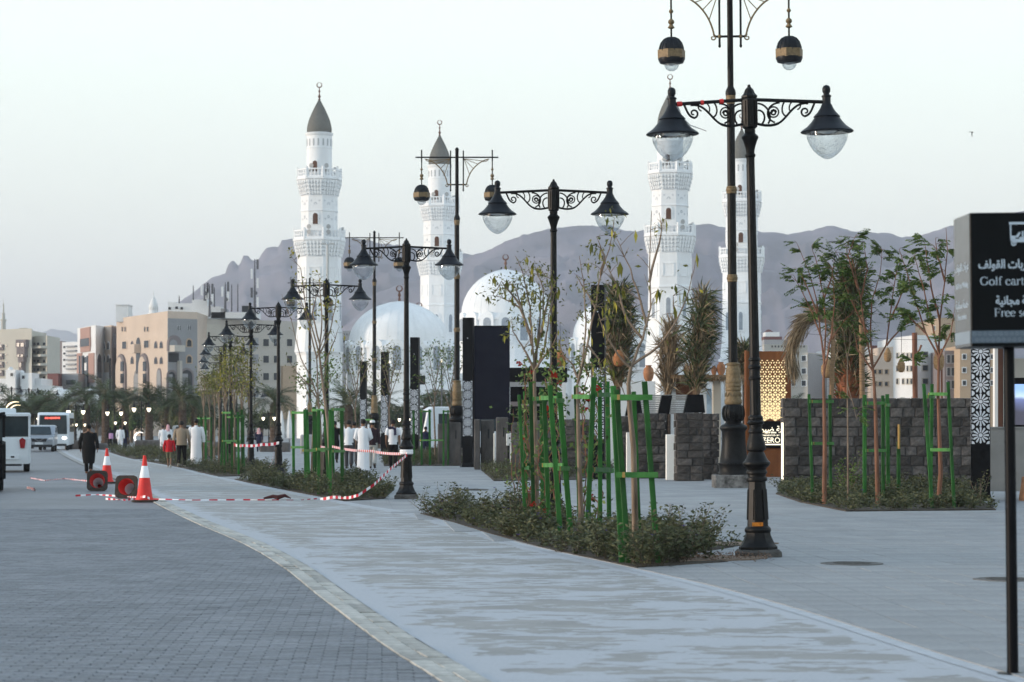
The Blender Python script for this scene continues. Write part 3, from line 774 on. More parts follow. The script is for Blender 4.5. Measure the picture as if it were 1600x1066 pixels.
        b.lathe([(0.19, 10.80), (0.30, 10.83), (0.345, 10.93), (0.34, 10.96)], 24, o=(x, 0, 0))
        hd = b.build('lantern_dome', M_ironblue, t, smooth=35)
        b = MB(); b.lathe([(0.36, 10.94), (0.365, 11.16), (0.30, 11.17)], 6, o=(x, 0, 0), rot=R(12)); b.build('gold_band', M_gold, hd)
        b = MB(); b.lathe([(0.19, 10.82), (0.185, 10.76), (0.14, 10.68), (0.07, 10.635), (0, 10.625)], 20, o=(x, 0, 0), cap=False); b.build('glass_bowl', M_glass, hd, smooth=60)
        b = MB(); b.lathe([(0.16, 10.82), (0.1, 10.78), (0.0, 10.76)], 14, o=(x, 0, 0)); b.build('lamp_lens', M_bulb, hd, smooth=60)
    return t
pend = make_pendant()
PG = 'tall pendant lamp posts on the plaza'
for i, (px, sc, z, lab) in enumerate([(1147, 61.3, 0, 'tallest black and gold lamp post with hanging lanterns, standing behind the nearest street lamp'),
                                    (714, 36.8, 0.33, 'tall black and gold pendant lamp post left of the dark billboard'),
                                    (585, 26.0, 0.25, 'tall pendant lamp post in front of the low white dome, its base hidden by saplings'),
                                    (484, 19.7, 0.3, 'smallest pendant lamp post, in front of the left minaret')]):
    d = F / sc; p = (PX(px, d), d, z)
    if i == 0: o = tag(pend, lab, 'lamp post', PG); o.location = p; o.rotation_euler = (0, R(-0.5), 0)
    else: o = clone(pend, lab, p, 0, group=PG); o.scale = (1, 1, 1)
# ================================================================== minarets
def oct_ring(r, n=8, rot=math.pi / 8): return [(r * math.cos(rot + 2 * math.pi * i / n), r * math.sin(rot + 2 * math.pi * i / n)) for i in range(n)]
ROT = R(14)
def face_frames(r, n=8, rot=ROT):
    """centre direction of each face of an n-gon of circumradius r"""
    for k in range(n):
        a = rot + 2 * math.pi * (k + 0.5) / n
        ap = r * math.cos(math.pi / n)
        yield a, Vector((ap * math.cos(a), ap * math.sin(a), 0)), Vector((-math.sin(a), math.cos(a), 0)), Vector((math.cos(a), math.sin(a), 0))
M_relief = mat('white_relief_shadow_stone', (0.55, 0.565, 0.58), rough=0.8, var=0.05)
M_niche = mat('grey_window_screen', (0.30, 0.33, 0.37), rough=0.6, var=0.15, scale=4)
def make_minaret():
    t = empty('minaret')
    b = MB()
    b.box((0, 0, 5.6), (4.9, 4.9, 11.2), R(20)); b.box((0, 0, 11.3), (5.15, 5.15, 0.3), R(20))
    b.build('base', M_white, t)
    b = MB()
    b.lathe([(3.35, 11.4), (2.98, 14.9), (2.95, 15.0), (2.95, 19.4), (3.05, 19.5), (3.05, 19.7), (2.95, 19.8), (2.95, 24.2)], 8, rot=ROT)
    b.box((0, 0, 24.0), (0.1, 0.1, 0.1))
    b.build('lower_shaft', M_white, t)
    def niches(z, w, h, r, mat_=M_niche, deep=0.10):
        fr = MB(); pn = MB()
        for a, c, u, nn in face_frames(r):
            O = c + Vector((0, 0, z))
            fr.extr(arch(w + 0.5, h + 0.5, 8, True), O - Vector((0, 0, 0.2)), u, (0, 0, 1), nn, -0.05, 0.10)
            pn.extr(arch(w, h, 8, True), O, u, (0, 0, 1), nn, 0.05, 0.14)
        f = fr.build('window', M_white2, t); pn.build('pane', mat_, f)
    niches(15.6, 0.55, 2.6, 2.95, M_niche)
    # square sunk panels above
    pn = MB()
    for a, c, u, nn in face_frames(2.95):
        O = c + Vector((0, 0, 21.0))
        for (x, z, w, h) in ((0, 0, 1.5, 0.12), (0, 1.6, 1.5, 0.12), (-0.7, 0.8, 0.12, 1.7), (0.7, 0.8, 0.12, 1.7)):
            pn.extr([(x - w / 2, z - h / 2), (x + w / 2, z - h / 2), (x + w / 2, z + h / 2), (x - w / 2, z + h / 2)], O, u, (0, 0, 1), nn, -0.05, 0.07)
    pn.build('panel_relief', M_white2, t)
    def balcony(z0, r_in, r_out, r_up, door_r):
        """corbelled gallery: stepped stalactites, slab, pierced parapet"""
        bal = None
        b = MB()
        steps = 4
        for k in range(steps):
            ra = r_in + (r_out - r_in) * (k + 1) / steps; zz = z0 + k * 0.48
            b.lathe([(ra - 0.12, zz), (ra, zz + 0.12), (ra, zz + 0.46)], 8, rot=ROT)
        b.lathe([(r_out + 0.05, z0 + 1.92), (r_out + 0.14, z0 + 1.95), (r_out + 0.14, z0 + 2.15), (r_out, z0 + 2.2)], 8, rot=ROT)
        bal = b.build('balcony', M_white, t)
        b = MB()
        for k in range(steps):                       # hanging corbel teeth
            ra = r_in + (r_out - r_in) * (k + 1) / steps
            for a, c, u, nn in face_frames(ra):
                half = ra * math.sin(math.pi / 8) * 0.92; m = 5
                for i in range(m):
                    x = -half + (i + 0.5) * 2 * half / m; zz = z0 + k * 0.48
                    b.extr([(x - half / m * 0.55, 0.42), (x + half / m * 0.55, 0.42), (x + half / m * 0.35, -0.02), (x, -0.16), (x - half / m * 0.35, -0.02)], c + Vector((0, 0, zz)), u, (0, 0, 1), nn, -0.1, 0.12)
        b.build('corbel_row', M_white2, bal)
        b = MB(); g2 = MB()
        for a, c, u, nn in face_frames(r_out):
            half = r_out * math.sin(math.pi / 8); O = c + Vector((0, 0, z0 + 2.2))
            def rect(x0, x1, z_0, z_1, q, d0, d1): q.extr([(x0, z_0), (x1, z_0), (x1, z_1), (x0, z_1)], O, u, (0, 0, 1), nn, d0, d1)
            rect(-half, half, 0, 0.22, b, -0.14, 0.02); rect(-half, half, 1.0, 1.16, b, -0.14, 0.03)
            for x in (-half, half): rect(x - 0.1, x + 0.1, 0, 1.42, b, -0.16, 0.05)
            m = 5
            for i in range(m):
                x = -half + (i + 0.5) * 2 * half / m
                rect(x - 0.07, x + 0.07, 0.22, 1.0, b, -0.11, -0.02)
                rect(x - 0.16, x + 0.16, 0.5, 0.66, b, -0.10, -0.03)
        b.build('parapet', M_white2, bal)
        # loudspeakers
        sp = MB()
        for k in (1, 2, 4, 5, 6):
            a = ROT + math.pi / 4 * k + math.pi + 0.2
            c = Vector(((r_up + 0.35) * math.cos(a), (r_up + 0.35) * math.sin(a), z0 + 3.7))
            M = Matrix.Rotation(a, 4, 'Z') @ Matrix.Rotation(R(90), 4, 'Y')
            for dz_ in (0, -0.7):
                sp.lathe([(0.08, 0.0), (0.12, 0.3), (0.30, 0.55), (0.32, 0.56)], 10, o=c + Vector((0, 0, dz_)), M=M)
        sp.build('loudspeaker', mat('grey_speaker', (0.42, 0.41, 0.40), rough=0.6), bal, smooth=50)['kind'] = 'stuff'
    balcony(24.2, 2.95, 3.42, 2.45, 2.45)
    # middle shaft
    b = MB(); b.lathe([(2.45, 26.2), (2.45, 30.0), (2.55, 30.05), (2.55, 30.2), (2.48, 30.25), (2.45, 32.4)], 8, rot=ROT); b.build('middle_shaft', M_white, t)
    st = MB()
    for a, c, u, nn in face_frames(2.45):
        for (cx, cz, rr) in ((0, 30.95, 0.26), (-0.55, 30.5, 0.12), (0.55, 30.5, 0.12), (-0.55, 31.4, 0.12), (0.55, 31.4, 0.12), (0, 29.3, 0.2), (-0.5, 29.0, 0.1), (0.5, 29.0, 0.1), (0, 28.75, 0.0)):
            if rr == 0: continue
            pts = []
            for i in range(16):
                q = 2 * math.pi * i / 16; rad = rr * (1.0 if i % 2 == 0 else 0.62); pts.append((cx + rad * math.cos(q), rad * math.sin(q)))
            O = c + Vector((0, 0, cz))
            for i in range(0, 16, 2):
                q = 2 * math.pi * i / 16
                st.extr([(cx + rr * 0.45 * math.cos(q - .3), rr * 0.45 * math.sin(q - .3)), (cx + rr * math.cos(q - 0.14), rr * math.sin(q - .14)), (cx + rr * math.cos(q + .14), rr * math.sin(q + .14)), (cx + rr * 0.45 * math.cos(q + .3), rr * 0.45 * math.sin(q + .3))], O, u, (0, 0, 1), nn, -0.02, 0.02)
    st.build('star_tracery', M_niche, t)['kind'] = 'stuff'
    def doors(z, r, w=0.95, h=1.9, which=(1, 3, 5, 7)):
        for k, (a, c, u, nn) in enumerate(face_frames(r)):
            if k not in which: continue
            b = MB(); b.extr(arch(w + 0.35, h + 0.25), c + Vector((0, 0, z)), u, (0, 0, 1), nn, -0.05, 0.10); f = b.build('door_frame', M_white2, t)
            b = MB(); b.extr(arch(w, h), c + Vector((0, 0, z)), u, (0, 0, 1), nn, 0.03, 0.14); b.build('door', M_door, f)
    doors(28.3, 2.45, 0.66, 1.45, which=(1, 3, 5)); 
    balcony(32.3, 2.45, 2.95, 1.7, 1.7)
    b = MB(); b.lathe([(1.68, 34.4), (1.68, 38.4), (1.73, 38.45), (1.68, 38.6), (1.68, 40.1), (1.85, 40.3), (1.87, 40.5), (1.75, 40.55)], 24); b.build('upper_drum', M_white, t, smooth=40)
    for k in (2, 3, 4, 5):
        a = R(-90) + (k - 3.5) * math.pi / 4 + R(8)
        c = Vector((1.68 * math.cos(a), 1.68 * math.sin(a), 0)); u = Vector((-math.sin(a), math.cos(a), 0)); nn = Vector((math.cos(a), math.sin(a), 0))
        if k == 3:
            b = MB(); b.extr(arch(0.85, 1.6), c + Vector((0, 0, 35.3)), u, (0, 0, 1), nn, -0.3, 0.10); f = b.build('door_frame', M_white2, t)
            b = MB(); b.extr(arch(0.62, 1.42), c + Vector((0, 0, 35.3)), u, (0, 0, 1), nn, 0.03, 0.14); b.build('door', M_door, f)
    sl = MB()
    for k in range(16):
        a = 2 * math.pi * k / 16; c = Vector((1.68 * math.cos(a), 1.68 * math.sin(a), 38.75)); u = Vector((-math.sin(a), math.cos(a), 0)); nn = Vector((math.cos(a), math.sin(a), 0))
        sl.extr(arch(0.2, 0.95, 5), c, u, (0, 0, 1), nn, -0.1, 0.03)
    sl.build('slit_window', mat('slit_window_grey', (0.42, 0.43, 0.44), rough=0.6), t)
    b = MB()
    prof = [(1.52, 40.5), (1.62, 40.7), (1.63, 41.1), (1.55, 41.6), (1.36, 42.3), (1.08, 43.0), (0.75, 43.7), (0.42, 44.35), (0.12, 44.9)]
    b.lathe(prof, 32)
    for k in range(32):
        a = 2 * math.pi * k / 32; b.tube([(r * math.cos(a), r * math.sin(a), z) for r, z in prof], 0.03, 4, cap=False)
    b.build('cap', M_greycone, t, smooth=40)
    b = MB()
    b.lathe([(0.1, 44.8), (0.18, 45.0), (0.08, 45.15), (0.22, 45.4), (0.1, 45.6), (0.06, 45.9), (0.16, 46.1), (0.06, 46.3), (0.05, 46.6)], 10)
    b.tube([(0.32 * math.cos(q), 0, 46.93 + 0.32 * math.sin(q)) for q in np.linspace(math.pi * 0.52, math.pi * 2.48, 20)], [0.03 + 0.05 * math.sin(math.pi * i / 19) for i in range(20)], 6)
    b.build('crescent_finial', M_bronze, t, smooth=50)
    return t
mn = make_minaret()
MG = 'white minarets of the mosque'
MINS = [(499, 398.5, 'white minaret with grey conical cap, nearest the beige blocks'), (687, 355, 'white minaret with grey conical cap, between the two domes'),
        (1047, 408, 'white minaret whose cap stands behind the hood of the nearest street lamp'), (1159, 362.5, 'white minaret seen behind the two nearest lamp posts')]
for i, (px, h, lab) in enumerate(MINS):
    s = h / (35.42 - CAMH); d = F / s
    if i == 0: o = tag(mn, lab, 'minaret', MG); o.location = (PX(px, d), d, 0)
    else: o = clone(mn, lab, (PX(px, d), d, 0), 0, group=MG)

# ================================================================== domes and prayer hall
hall = thing('mosque_hall', 'white walls of the mosque between the minarets, under its domes', 'mosque', (0, 330, 0))
def hallbox(name, x0, x1, y0, y1, z0, z1, m=M_white):
    b = MB(); b.box(((x0 + x1) / 2, (y0 + y1) / 2 - 330, (z0 + z1) / 2), (x1 - x0, y1 - y0, z1 - z0)); return b.build(name, m, hall)
hallbox('wall', -21, 28, 330, 352, 0, 8.2); hallbox('wall', -24, 31, 352, 372, 0, 9.6)
hallbox('parapet', -21.3, 28.3, 329.6, 330.2, 8.0, 8.8); hallbox('wall', -27, -19.0, 326, 331, 0, 6.0); hallbox('wall', -22, 24, 318, 329.8, 0, 4.6)
for k in range(9):
    x = -19 + k * 5.2
    b = MB(); b.extr(arch(1.9, 4.2, 8, True), (x, -0.02, 2.5), (1, 0, 0), (0, 0, 1), (0, -1, 0), -0.05, 0.15); f = b.build('window', M_white2, hall)
    b = MB(); b.extr(arch(1.3, 3.6, 8, True), (x, -0.02, 2.7), (1, 0, 0), (0, 0, 1), (0, -1, 0), 0.05, 0.2); b.build('pane', M_niche, f)
def dome(px, py_apex, py_spring, halfpx, d, lab, drum=True, ribs=True, fin=True):
    s = F / d; r = halfpx / s; zt = PZ(py_apex, d); zs = PZ(py_spring, d); H = zt - zs
    t = thing('dome', lab, 'dome', (PX(px, d), d, 0))
    b = MB(); prof = []
    for i in range(17):
        q = i / 16 * math.pi / 2
        rr = r * (math.cos(q) ** 0.92); zz = zs + H * (math.sin(q) * 0.90 + 0.10 * (i / 16) ** 2.2)
        prof.append((rr if i < 16 else 0.02, zz))
    b.lathe(prof, 64, cap=False); sh = b.build('shell', M_white, t, smooth=50)
    if ribs:
        b = MB()
        for k in range(32):
            a = 2 * math.pi * k / 32; b.tube([(rr * math.cos(a), rr * math.sin(a), zz) for rr, zz in prof[::2]], 0.05, 4, cap=False)
        b.build('rib', M_white, sh, smooth=50)
    if drum:
        b = MB(); b.lathe([(r * 1.04, 0.0), (r * 1.04, zs - 4.5), (r * 1.04, zs - 1.0), (r * 1.07, zs - 0.9), (r * 1.07, zs - 0.6), (r * 1.02, zs - 0.1), (r, zs + 0.05)], 16, rot=math.pi / 16); dr = b.build('drum', M_white, t)
        for k in range(16):
            a = 2 * math.pi * (k + 0.5) / 16 + math.pi / 16; ap = r * 1.04 * math.cos(math.pi / 16)
            c = Vector((ap * math.cos(a), ap * math.sin(a), zs - 4.2)); u = Vector((-math.sin(a), math.cos(a), 0)); nn = Vector((math.cos(a), math.sin(a), 0))
            b = MB(); b.extr(arch(1.9, 4.4, 8), c, u, (0, 0, 1), nn, -0.1, 0.35); f = b.build('window', M_white2, dr)
            b = MB(); b.extr(arch(1.1, 3.2, 8), c + Vector((0, 0, 0.35)), u, (0, 0, 1), nn, 0.3, 0.40); b.build('pane', M_niche, f)
    b = MB()
    b.lathe([(0.3, zt - 0.1), (0.16, zt + 0.15), (0.2, zt + 0.3), (0.09, zt + 0.5), (0.22, zt + 0.8), (0.12, zt + 1.15), (0.06, zt + 1.35)], 10)
    b.tube([(0.38 * math.cos(q), 0, zt + 1.72 + 0.38 * math.sin(q)) for q in np.linspace(math.pi * 0.54, math.pi * 2.46, 20)], [0.04 + 0.07 * math.sin(math.pi * i / 19) for i in range(20)], 6)
    b.build('crescent_finial', M_bronze, t, smooth=50)
dome(624, 471, 535, 79, 326, 'lower left white dome with grey arched windows in its drum')
dome(790, 421, 492, 69, 345, 'highest white ribbed dome, behind the dark billboard', )
dome(955, 466, 530, 60, 326, 'white dome behind the tall black pylon and the dry palm')
dome(655, 496, 540, 40, 350, 'white dome hidden behind the lower left one, only its finial showing', drum=False)
# ================================================================== town buildings
WALLC = {}
def wallmat(name, col, var=0.06): return mat(name, col, rough=0.85, var=var, scale=0.25, bump=0.0)
M_cream = wallmat('cream_wall', (0.52, 0.485, 0.42)); M_peach = wallmat('peach_wall', (0.56, 0.45, 0.365)); M_greyblue = wallmat('plain_grey_wall', (0.27, 0.27, 0.275))
M_beige = wallmat('beige_wall', (0.48, 0.44, 0.39)); M_pink = wallmat('pink_panel', (0.40, 0.25, 0.21)); M_palew = wallmat('pale_white_wall', (0.70, 0.70, 0.70))
M_browng = wallmat('brown_grey_wall', (0.20, 0.17, 0.17)); M_greyw = wallmat('grey_wall', (0.30, 0.30, 0.31)); M_tan = wallmat('tan_wall', (0.44, 0.32, 0.22)); M_redroof = wallmat('red_brown_roof', (0.14, 0.06, 0.055))
M_steel = mat('galvanised_steel', (0.11, 0.11, 0.12), rough=0.5, metal=0.5, var=0.3, scale=5)
class Face:
    def __init__(s, a, b, off=0.0):
        s.A = Vector((PX(a[0], a[1]), a[1])); s.B = Vector((PX(b[0], b[1]), b[1]))
        D = s.B - s.A; s.L = D.length; s.U = D / s.L; n = Vector((s.U.y, -s.U.x))
        if n.dot(-(s.A + s.B)) < 0: n = -n
        s.N = Vector((n.x, n.y, 0)); s.U3 = Vector((s.U.x, s.U.y, 0))
    def uz(s, px, py):
        k = (px - 800.0) / F; D = s.B - s.A
        t = (k * s.A.y - s.A.x) / (D.x - k * D.y); Y = s.A.y + t * D.y
        return t * s.L, PZ(py, Y)
    def rect(s, b, x0, y0, x1, y1, d0, d1, mi=0):
        u0, _ = s.uz(x0, y0); u1, _ = s.uz(x1, y0); zt = s.uz((x0 + x1) / 2, y0)[1]; zb = s.uz((x0 + x1) / 2, y1)[1]
        b.extr([(u0, zb), (u1, zb), (u1, zt), (u0, zt)], (s.A.x, s.A.y, 0), s.U3, (0, 0, 1), s.N, d0, d1, mi)
    def arch(s, b, x0, y0, x1, y1, d0, d1, grow=0.0, pointed=False):
        u0, _ = s.uz(x0, y0); u1, _ = s.uz(x1, y0); zt = s.uz((x0 + x1) / 2, y0)[1]; zb = s.uz((x0 + x1) / 2, y1)[1]
        w = u1 - u0 + grow * 2; uc = (u0 + u1) / 2
        b.extr([(p[0] + uc, p[1] + zb - grow * 0.5) for p in arch(w, max(zt - zb + grow * 1.5, w * 0.7), 8, pointed)], (s.A.x, s.A.y, 0), s.U3, (0, 0, 1), s.N, d0, d1)
class Building:
    def __init__(s, label, cat='building', group=None, name='apartment_building'):
        s.t = thing(name, label, cat, (0, 0, 0), 0, group)
    def block(s, pts, ytop, m, depth=14, name='wall', z0=0.0, parapet=0.0):
        """pts: (px, d) along the visible front from left to right; extruded back"""
        P = [Vector((PX(a, d), d)) for a, d in pts]
        zt = PZ(ytop, pts[0][1]) if ytop > 0 else -ytop
        poly = [(p.x, p.y) for p in P] + [(P[-1].x * 1.0, P[-1].y + depth), (P[0].x, P[0].y + depth)]
        b = MB(); b.prism(poly, z0, zt)
        return b.build(name, m, s.t)
    def win(s, f, x0, y0, x1, y1, arched=False, fm=M_palew, pm=M_winglass, grow=0.12, par=None, d=0.10):
        b = MB(); p = MB()
        if arched: f.arch(b, x0, y0, x1, y1, -0.1, d * 0.9, grow); f.arch(p, x0, y0, x1, y1, 0.0, d + 0.03)
        else:
            u = grow * F / f.A.y
            f.rect(b, x0 - u, y0 - u, x1 + u, y1 + u, -0.1, d * 0.9); f.rect(p, x0, y0, x1, y1, 0.0, d + 0.03)
        fr = b.build('window', fm, par or s.t); p.build('pane', pm, fr); return fr
    def band(s, f, x0, y0, x1, y1, m, name='panel', d=0.2, d0=-0.1):
        b = MB(); f.rect(b, x0, y0, x1, y1, d0, d); return b.build(name, m, s.t)

# --- peach block with a grey side
B = Building('peach apartment block with tall arches and a grey side wall, above the date palms', group=None)
B.block([(182, 428), (262, 400), (308, 404)], 498.0, M_peach, 18)
f = Face((182, 428), (262, 400)); g_ = Face((262, 400), (308, 404))
b = MB(); g_.rect(b, 262, 498.2, 308, 660, -0.05, 0.06); B_grey = b.build('side_wall', M_greyblue, B.t)  # whole side face overlaid in grey, the front stays peach
for x0, y0, x1, y1 in ((192, 534, 198, 545), (226, 532.5, 233, 543.5)): B.win(f, x0, y0, x1, y1, fm=M_peach)
for x in (191, 195.5, 226, 230.5): B.win(f, x, 511, x + 1.7, 518, fm=M_peach, grow=0.05)
for x in (205, 242, 250.5):
    for y in (535, 559.5): B.win(f, x, y, x + 3.6, y + 8.5, True, fm=M_browng, grow=0.22)
for x0, x1, y0 in ((184, 197.5, 555.5), (219.5, 232.8, 554.5)):
    b = MB(); f.arch(b, x0, y0, x1, 655, -0.1, 0.35, 0.25); B_fr = b.build('arch_surround', M_browng, B.t)
    b = MB(); f.arch(b, x0, y0 + 2.5, x1 - 2.5, 655, 0.0, 0.42); b.build('arch_infill', M_peach, B_fr)
    for yy in (565, 584, 606): 
        b = MB(); f.rect(b, x1 - 5.2, yy, x1 - 0.8, yy + 15, 0.0, 0.5); b.build('pane', M_winglass, B_fr)
b = MB(); f.rect(b, 213.5, 527, 219, 580, -0.1, 0.12); B.win(f, 213.5, 528, 219.2, 584, True, fm=M_browng, grow=0.1)  # balcony recess: its shade is put in as a dark arched pane
b = MB(); f.rect(b, 213.5, 538, 219.5, 552, 0.0, 1.1); b.build('balcony', M_peach, B.t)
for x0, x1, y0 in ((210, 219.5, 580), (246, 252, 578)): B.win(f, x0, y0, x1, 650, True, fm=M_browng, pm=M_greyblue, grow=0.3)
for x in (257, 279): pass
b = MB(); g_.arch(b, 262.6, 526, 280, 548, -0.1, 0.4, 0.2); q_ = b.build('arch_surround', M_browng, B.t)
b = MB(); g_.arch(b, 262.8, 531, 275, 548, 0.0, 0.45, 0.0); q_b = b.build('arch_infill', M_greyblue, q_)
b = MB(); g_.rect(b, 262.4, 540, 279, 550, 0.0, 1.9); b.build('balcony', M_beige, B.t)
b = MB(); g_.rect(b, 263, 552, 279, 566, -0.1, 0.1); b.build('recess', M_dark, B.t)
for x0, x1, y0 in ((263, 273, 581), (283, 300, 578)): B.win(g_, x0, y0, x1, 650, True, fm=M_browng, pm=M_winglass, grow=0.35); 
for x0, x1, y0 in ((263, 268, 585), (283, 292, 584)):
    b = MB(); g_.rect(b, x0, y0, x1, 655, 0.1, 0.3); b.build('arch_infill', M_greyblue, B.t)
b = MB(); g_.rect(b, 276.5, 564, 280, 655, -0.1, 0.9); b.build('pillar', M_beige, B.t)
for y in (531, 556.5): B.win(g_, 292, y, 298.5, y + 10.5, True, fm=M_tan, grow=0.25)
for x in (277, 280, 293, 296): B.win(g_, x, 509, x + 1.2, 516, fm=M_palew, grow=0.03)
# roof structures
def roofbox(Bd, x0, y0, x1, y1, d, m=M_palew, name='rooftop_box', depth=5):
    b = MB(); xa, xb = PX(x0, d), PX(x1, d); b.box(((xa + xb) / 2, d + depth / 2, (PZ(y0, d) + PZ(y1, d)) / 2), (xb - xa, depth, PZ(y0, d) - PZ(y1, d))); return b.build(name, m, Bd.t)
roofbox(B, 181, 477, 200, 503, 424); roofbox(B, 180, 475.5, 201, 477, 423.8, M_palew, 'roof_slab')
roofbox(B, 219, 493, 232, 500, 418, M_greyw)
# --- pink and white block
B = Building('narrow pink and white block with a dark top window, left of the peach block')
B.block([(121, 446), (149.5, 432), (158, 436)], 513, M_palew, 12)
f = Face((121, 446), (149.5, 432)); g_ = Face((149.5, 432), (158, 436))
B.band(f, 127, 512, 142, 550, M_pink); B.win(f, 128, 529, 141.5, 541.5, fm=M_pink, d=0.3)
B.band(f, 121.5, 552, 129, 598, M_pink); B.band(f, 139.5, 552, 148, 598, M_pink)
for x, y0, y1 in ((125.5, 556, 590), (137.6, 556, 615), (129.6, 556, 616)): B.band(f, x, y0, x + 2, y1, M_winglass, 'pane', 0.3)
for y in (558, 579, 605): B.band(f, 131, y, 136.5, y + 9, M_winglass, 'pane', 0.12)
for x in (124.5, 143): B.band(f, x, 602, x + 2.2, 655, M_winglass, 'pane', 0.12)
B.win(g_, 150.6, 553, 157.4, 591, True, d=0.15, grow=0.15); B.band(g_, 149.8, 597, 158, 655, M_greyblue)
B = Building('beige tower bay with arched windows, between the pink block and the peach block')
B.block([(157.5, 442), (174, 434), (183, 440)], 511, M_peach, 12)
f = Face((157.5, 442), (174, 434)); g_ = Face((174, 434), (183, 440))
b = MB(); g_.rect(b, 174.2, 511.5, 183, 655, -0.05, 0.1); b.build('side_wall', M_browng, B.t)
for x in (161, 168):
    for y in (535, 555): B.win(f, x, y, x + 3.5, y + 11, True, grow=0.15)
B.band(f, 163, 582, 172, 655, M_palew, 'panel', 0.15)
for x in (159, 172.0): B.band(f, x, 560, x + 1.6, 655, M_winglass, 'pane', 0.2)
B.win(g_, 175, 533, 181, 544, True, grow=0.12)
# --- long beige block behind the lamp row
B = Building('long beige block with square windows and antennas on its roof, behind the lamp row')
B.block([(306, 416), (400, 422), (472, 428)], 498, M_beige, 16)
f = Face((306, 416), (400, 422)); g_ = Face((400, 422), (472, 428))
b = MB(); f.rect(b, 308, 507, 344, 655, 0.0, 0.3); b.build('front_bay', M_cream, B.t)
for y in (530, 556, 583, 609):
    B.win(g_, 411, y, 419.5, y + 11, fm=M_cream); B.win(g_, 427.5, y, 435, y + 11, fm=M_cream); B.win(g_, 448, y, 456, y + 11, fm=M_cream)
    B.band(g_, 395 + 0.0, y - 2, 401.5, y + 12, M_greyw, 'balcony', 0.5)
B.win(f, 308.5, 526, 319, 560, True, fm=M_browng, pm=M_winglass, grow=0.3); B.win(f, 330, 530, 338, 560, True, fm=M_browng, grow=0.3)
B.band(g_, 439, 572, 462, 655, M_tan, 'lower_wall', 0.6)
for (x0, y0, x1, y1, m_) in ((262, 472, 276, 497, M_palew), (276, 474, 300, 497, M_palew), (300, 468, 324, 496, M_palew), (324, 479, 345, 498, M_palew), (345, 482, 352, 498, M_greyw), (330, 488, 403, 497.5, M_palew), (378, 478, 392, 488, M_dark)):
    roofbox(B, x0, y0, x1, y1, 418, m_)
for (x, y) in ((265, 482), (276, 481), (284, 482)):
    b = MB(); d = 417.9; b.box((PX(x, d), d, PZ(y, d)), (0.42, 0.1, 0.42)); b.build('roof_opening', M_dark, B.t)
def antenna(x, yb, yt, lab, w=1.2, heavy=False):
    d = 416.0; t = thing('antenna_mast', lab, 'antenna', (PX(x, d), d, PZ(yb, d)), 0, 'rooftop antenna masts'); H = PZ(yt, d) - PZ(yb, d)
    b = MB(); b.tube([(0, 0, 0), (0, 0, H)], [0.16 * w, 0.07], 6); b.build('mast', M_steel, t)
    if heavy:
        for k in range(3 + (2 if heavy == 2 else 0)):
            z = H * (0.98 - k * 0.16); sgn = -1 if k % 2 else 1
            b = MB(); b.box((sgn * 0.5, -0.1, z - 0.7), (0.36, 0.25, 1.7)); b.tube([(0, 0, z - 0.4), (sgn * 0.5, 0, z - 0.4)], 0.04, 4); b.build('panel_antenna', M_palew if k % 3 else M_steel, t)
        b = MB(); b.lathe([(0, 0), (0.33, 0.12), (0.34, 0.2)], 12, o=(0.2, -0.25, H * 0.42), M=Matrix.Rotation(R(90), 4, 'X')); b.build('dish', M_steel, t)
for (x, yb, yt, hv, lab) in ((302, 469, 446, 0, 'thin antenna whip at the left of the roof cluster'), (320, 470, 443, 1, 'antenna mast with white panels over the white roof box'), (327.5, 495, 444, 1, 'dark antenna mast standing full height beside the white roof box'), (335, 480, 449, 0, 'slim antenna behind the roof boxes'),
                             (352, 488, 441, 1, 'antenna mast with one white panel, middle of the roof'), (362, 487, 445, 0, 'thin dark antenna right of the white-panelled mast'), (371.5, 487, 444, 0, 'thin dark antenna, right end of the roof cluster'), (398, 497, 405, 2, 'tallest telecom mast with many panels, against the mountain'), (280, 474, 462, 0, 'short thin antenna on the low left roof box')):
    antenna(x, yb, yt, lab, 1.5 if hv else 0.8, hv)
# small white dome-topped minaret on the roof
t = thing('small_minaret', 'small white onion-topped minaret rising behind the peach block roof', 'minaret', (PX(240, 450), 450, 0))
b = MB(); s_ = 450 / F
b.lathe([(9 * s_, 0), (9 * s_, PZ(490, 450)), (7 * s_, PZ(488, 450)), (7 * s_, PZ(483, 450)), (7.6 * s_, PZ(482, 450)), (6.6 * s_, PZ(476, 450)), (4 * s_, PZ(469, 450)), (1.2 * s_, PZ(464, 450)), (0.6 * s_, PZ(456, 450)), (0.0, PZ(454, 450))], 16)
b.build('shaft', M_palew, t, smooth=50)
# --- far left blocks
B = Building('cream block with a dark brown oriel, at the far left edge')
B.block([(-60, 500), (12, 492)], 517, M_cream, 14); B.block([(12, 492), (49.5, 488), (52, 500)], 514.5, M_cream, 14)
f = Face((-60, 500), (12, 492)); g_ = Face((12, 492), (49.5, 488))
for y in (539, 553, 566, 579): B.band(f, -30, y, 6.5, y + 9, M_browng, 'balcony', 0.3); B.win(f, -10, y + 0.5, 5, y + 4, fm=M_browng, d=0.4); B.win(f, 9, y, 11.2, y + 2.2, fm=M_cream, grow=0.05)
for (x0, y0, x1, y1) in ((29.5, 531, 45, 543), (31, 543, 43.3, 558), (33, 558, 41.5, 566), (34.5, 566, 40, 590)): B.band(g_, x0, y0, x1, y1, M_browng, 'oriel', 0.9)
for (x0, y0, x1, y1) in ((32, 536, 36, 542), (38, 536, 43, 542), (32.5, 554, 36, 558), (38, 554, 42, 558), (36, 567, 39, 574)): B.win(g_, x0, y0, x1, y1, fm=M_browng, d=1.0, grow=0.05)
roofbox(B, 30, 512.5, 41, 515, 495, M_cream)
B = Building('cream block with stacked balconies, second from the left edge')
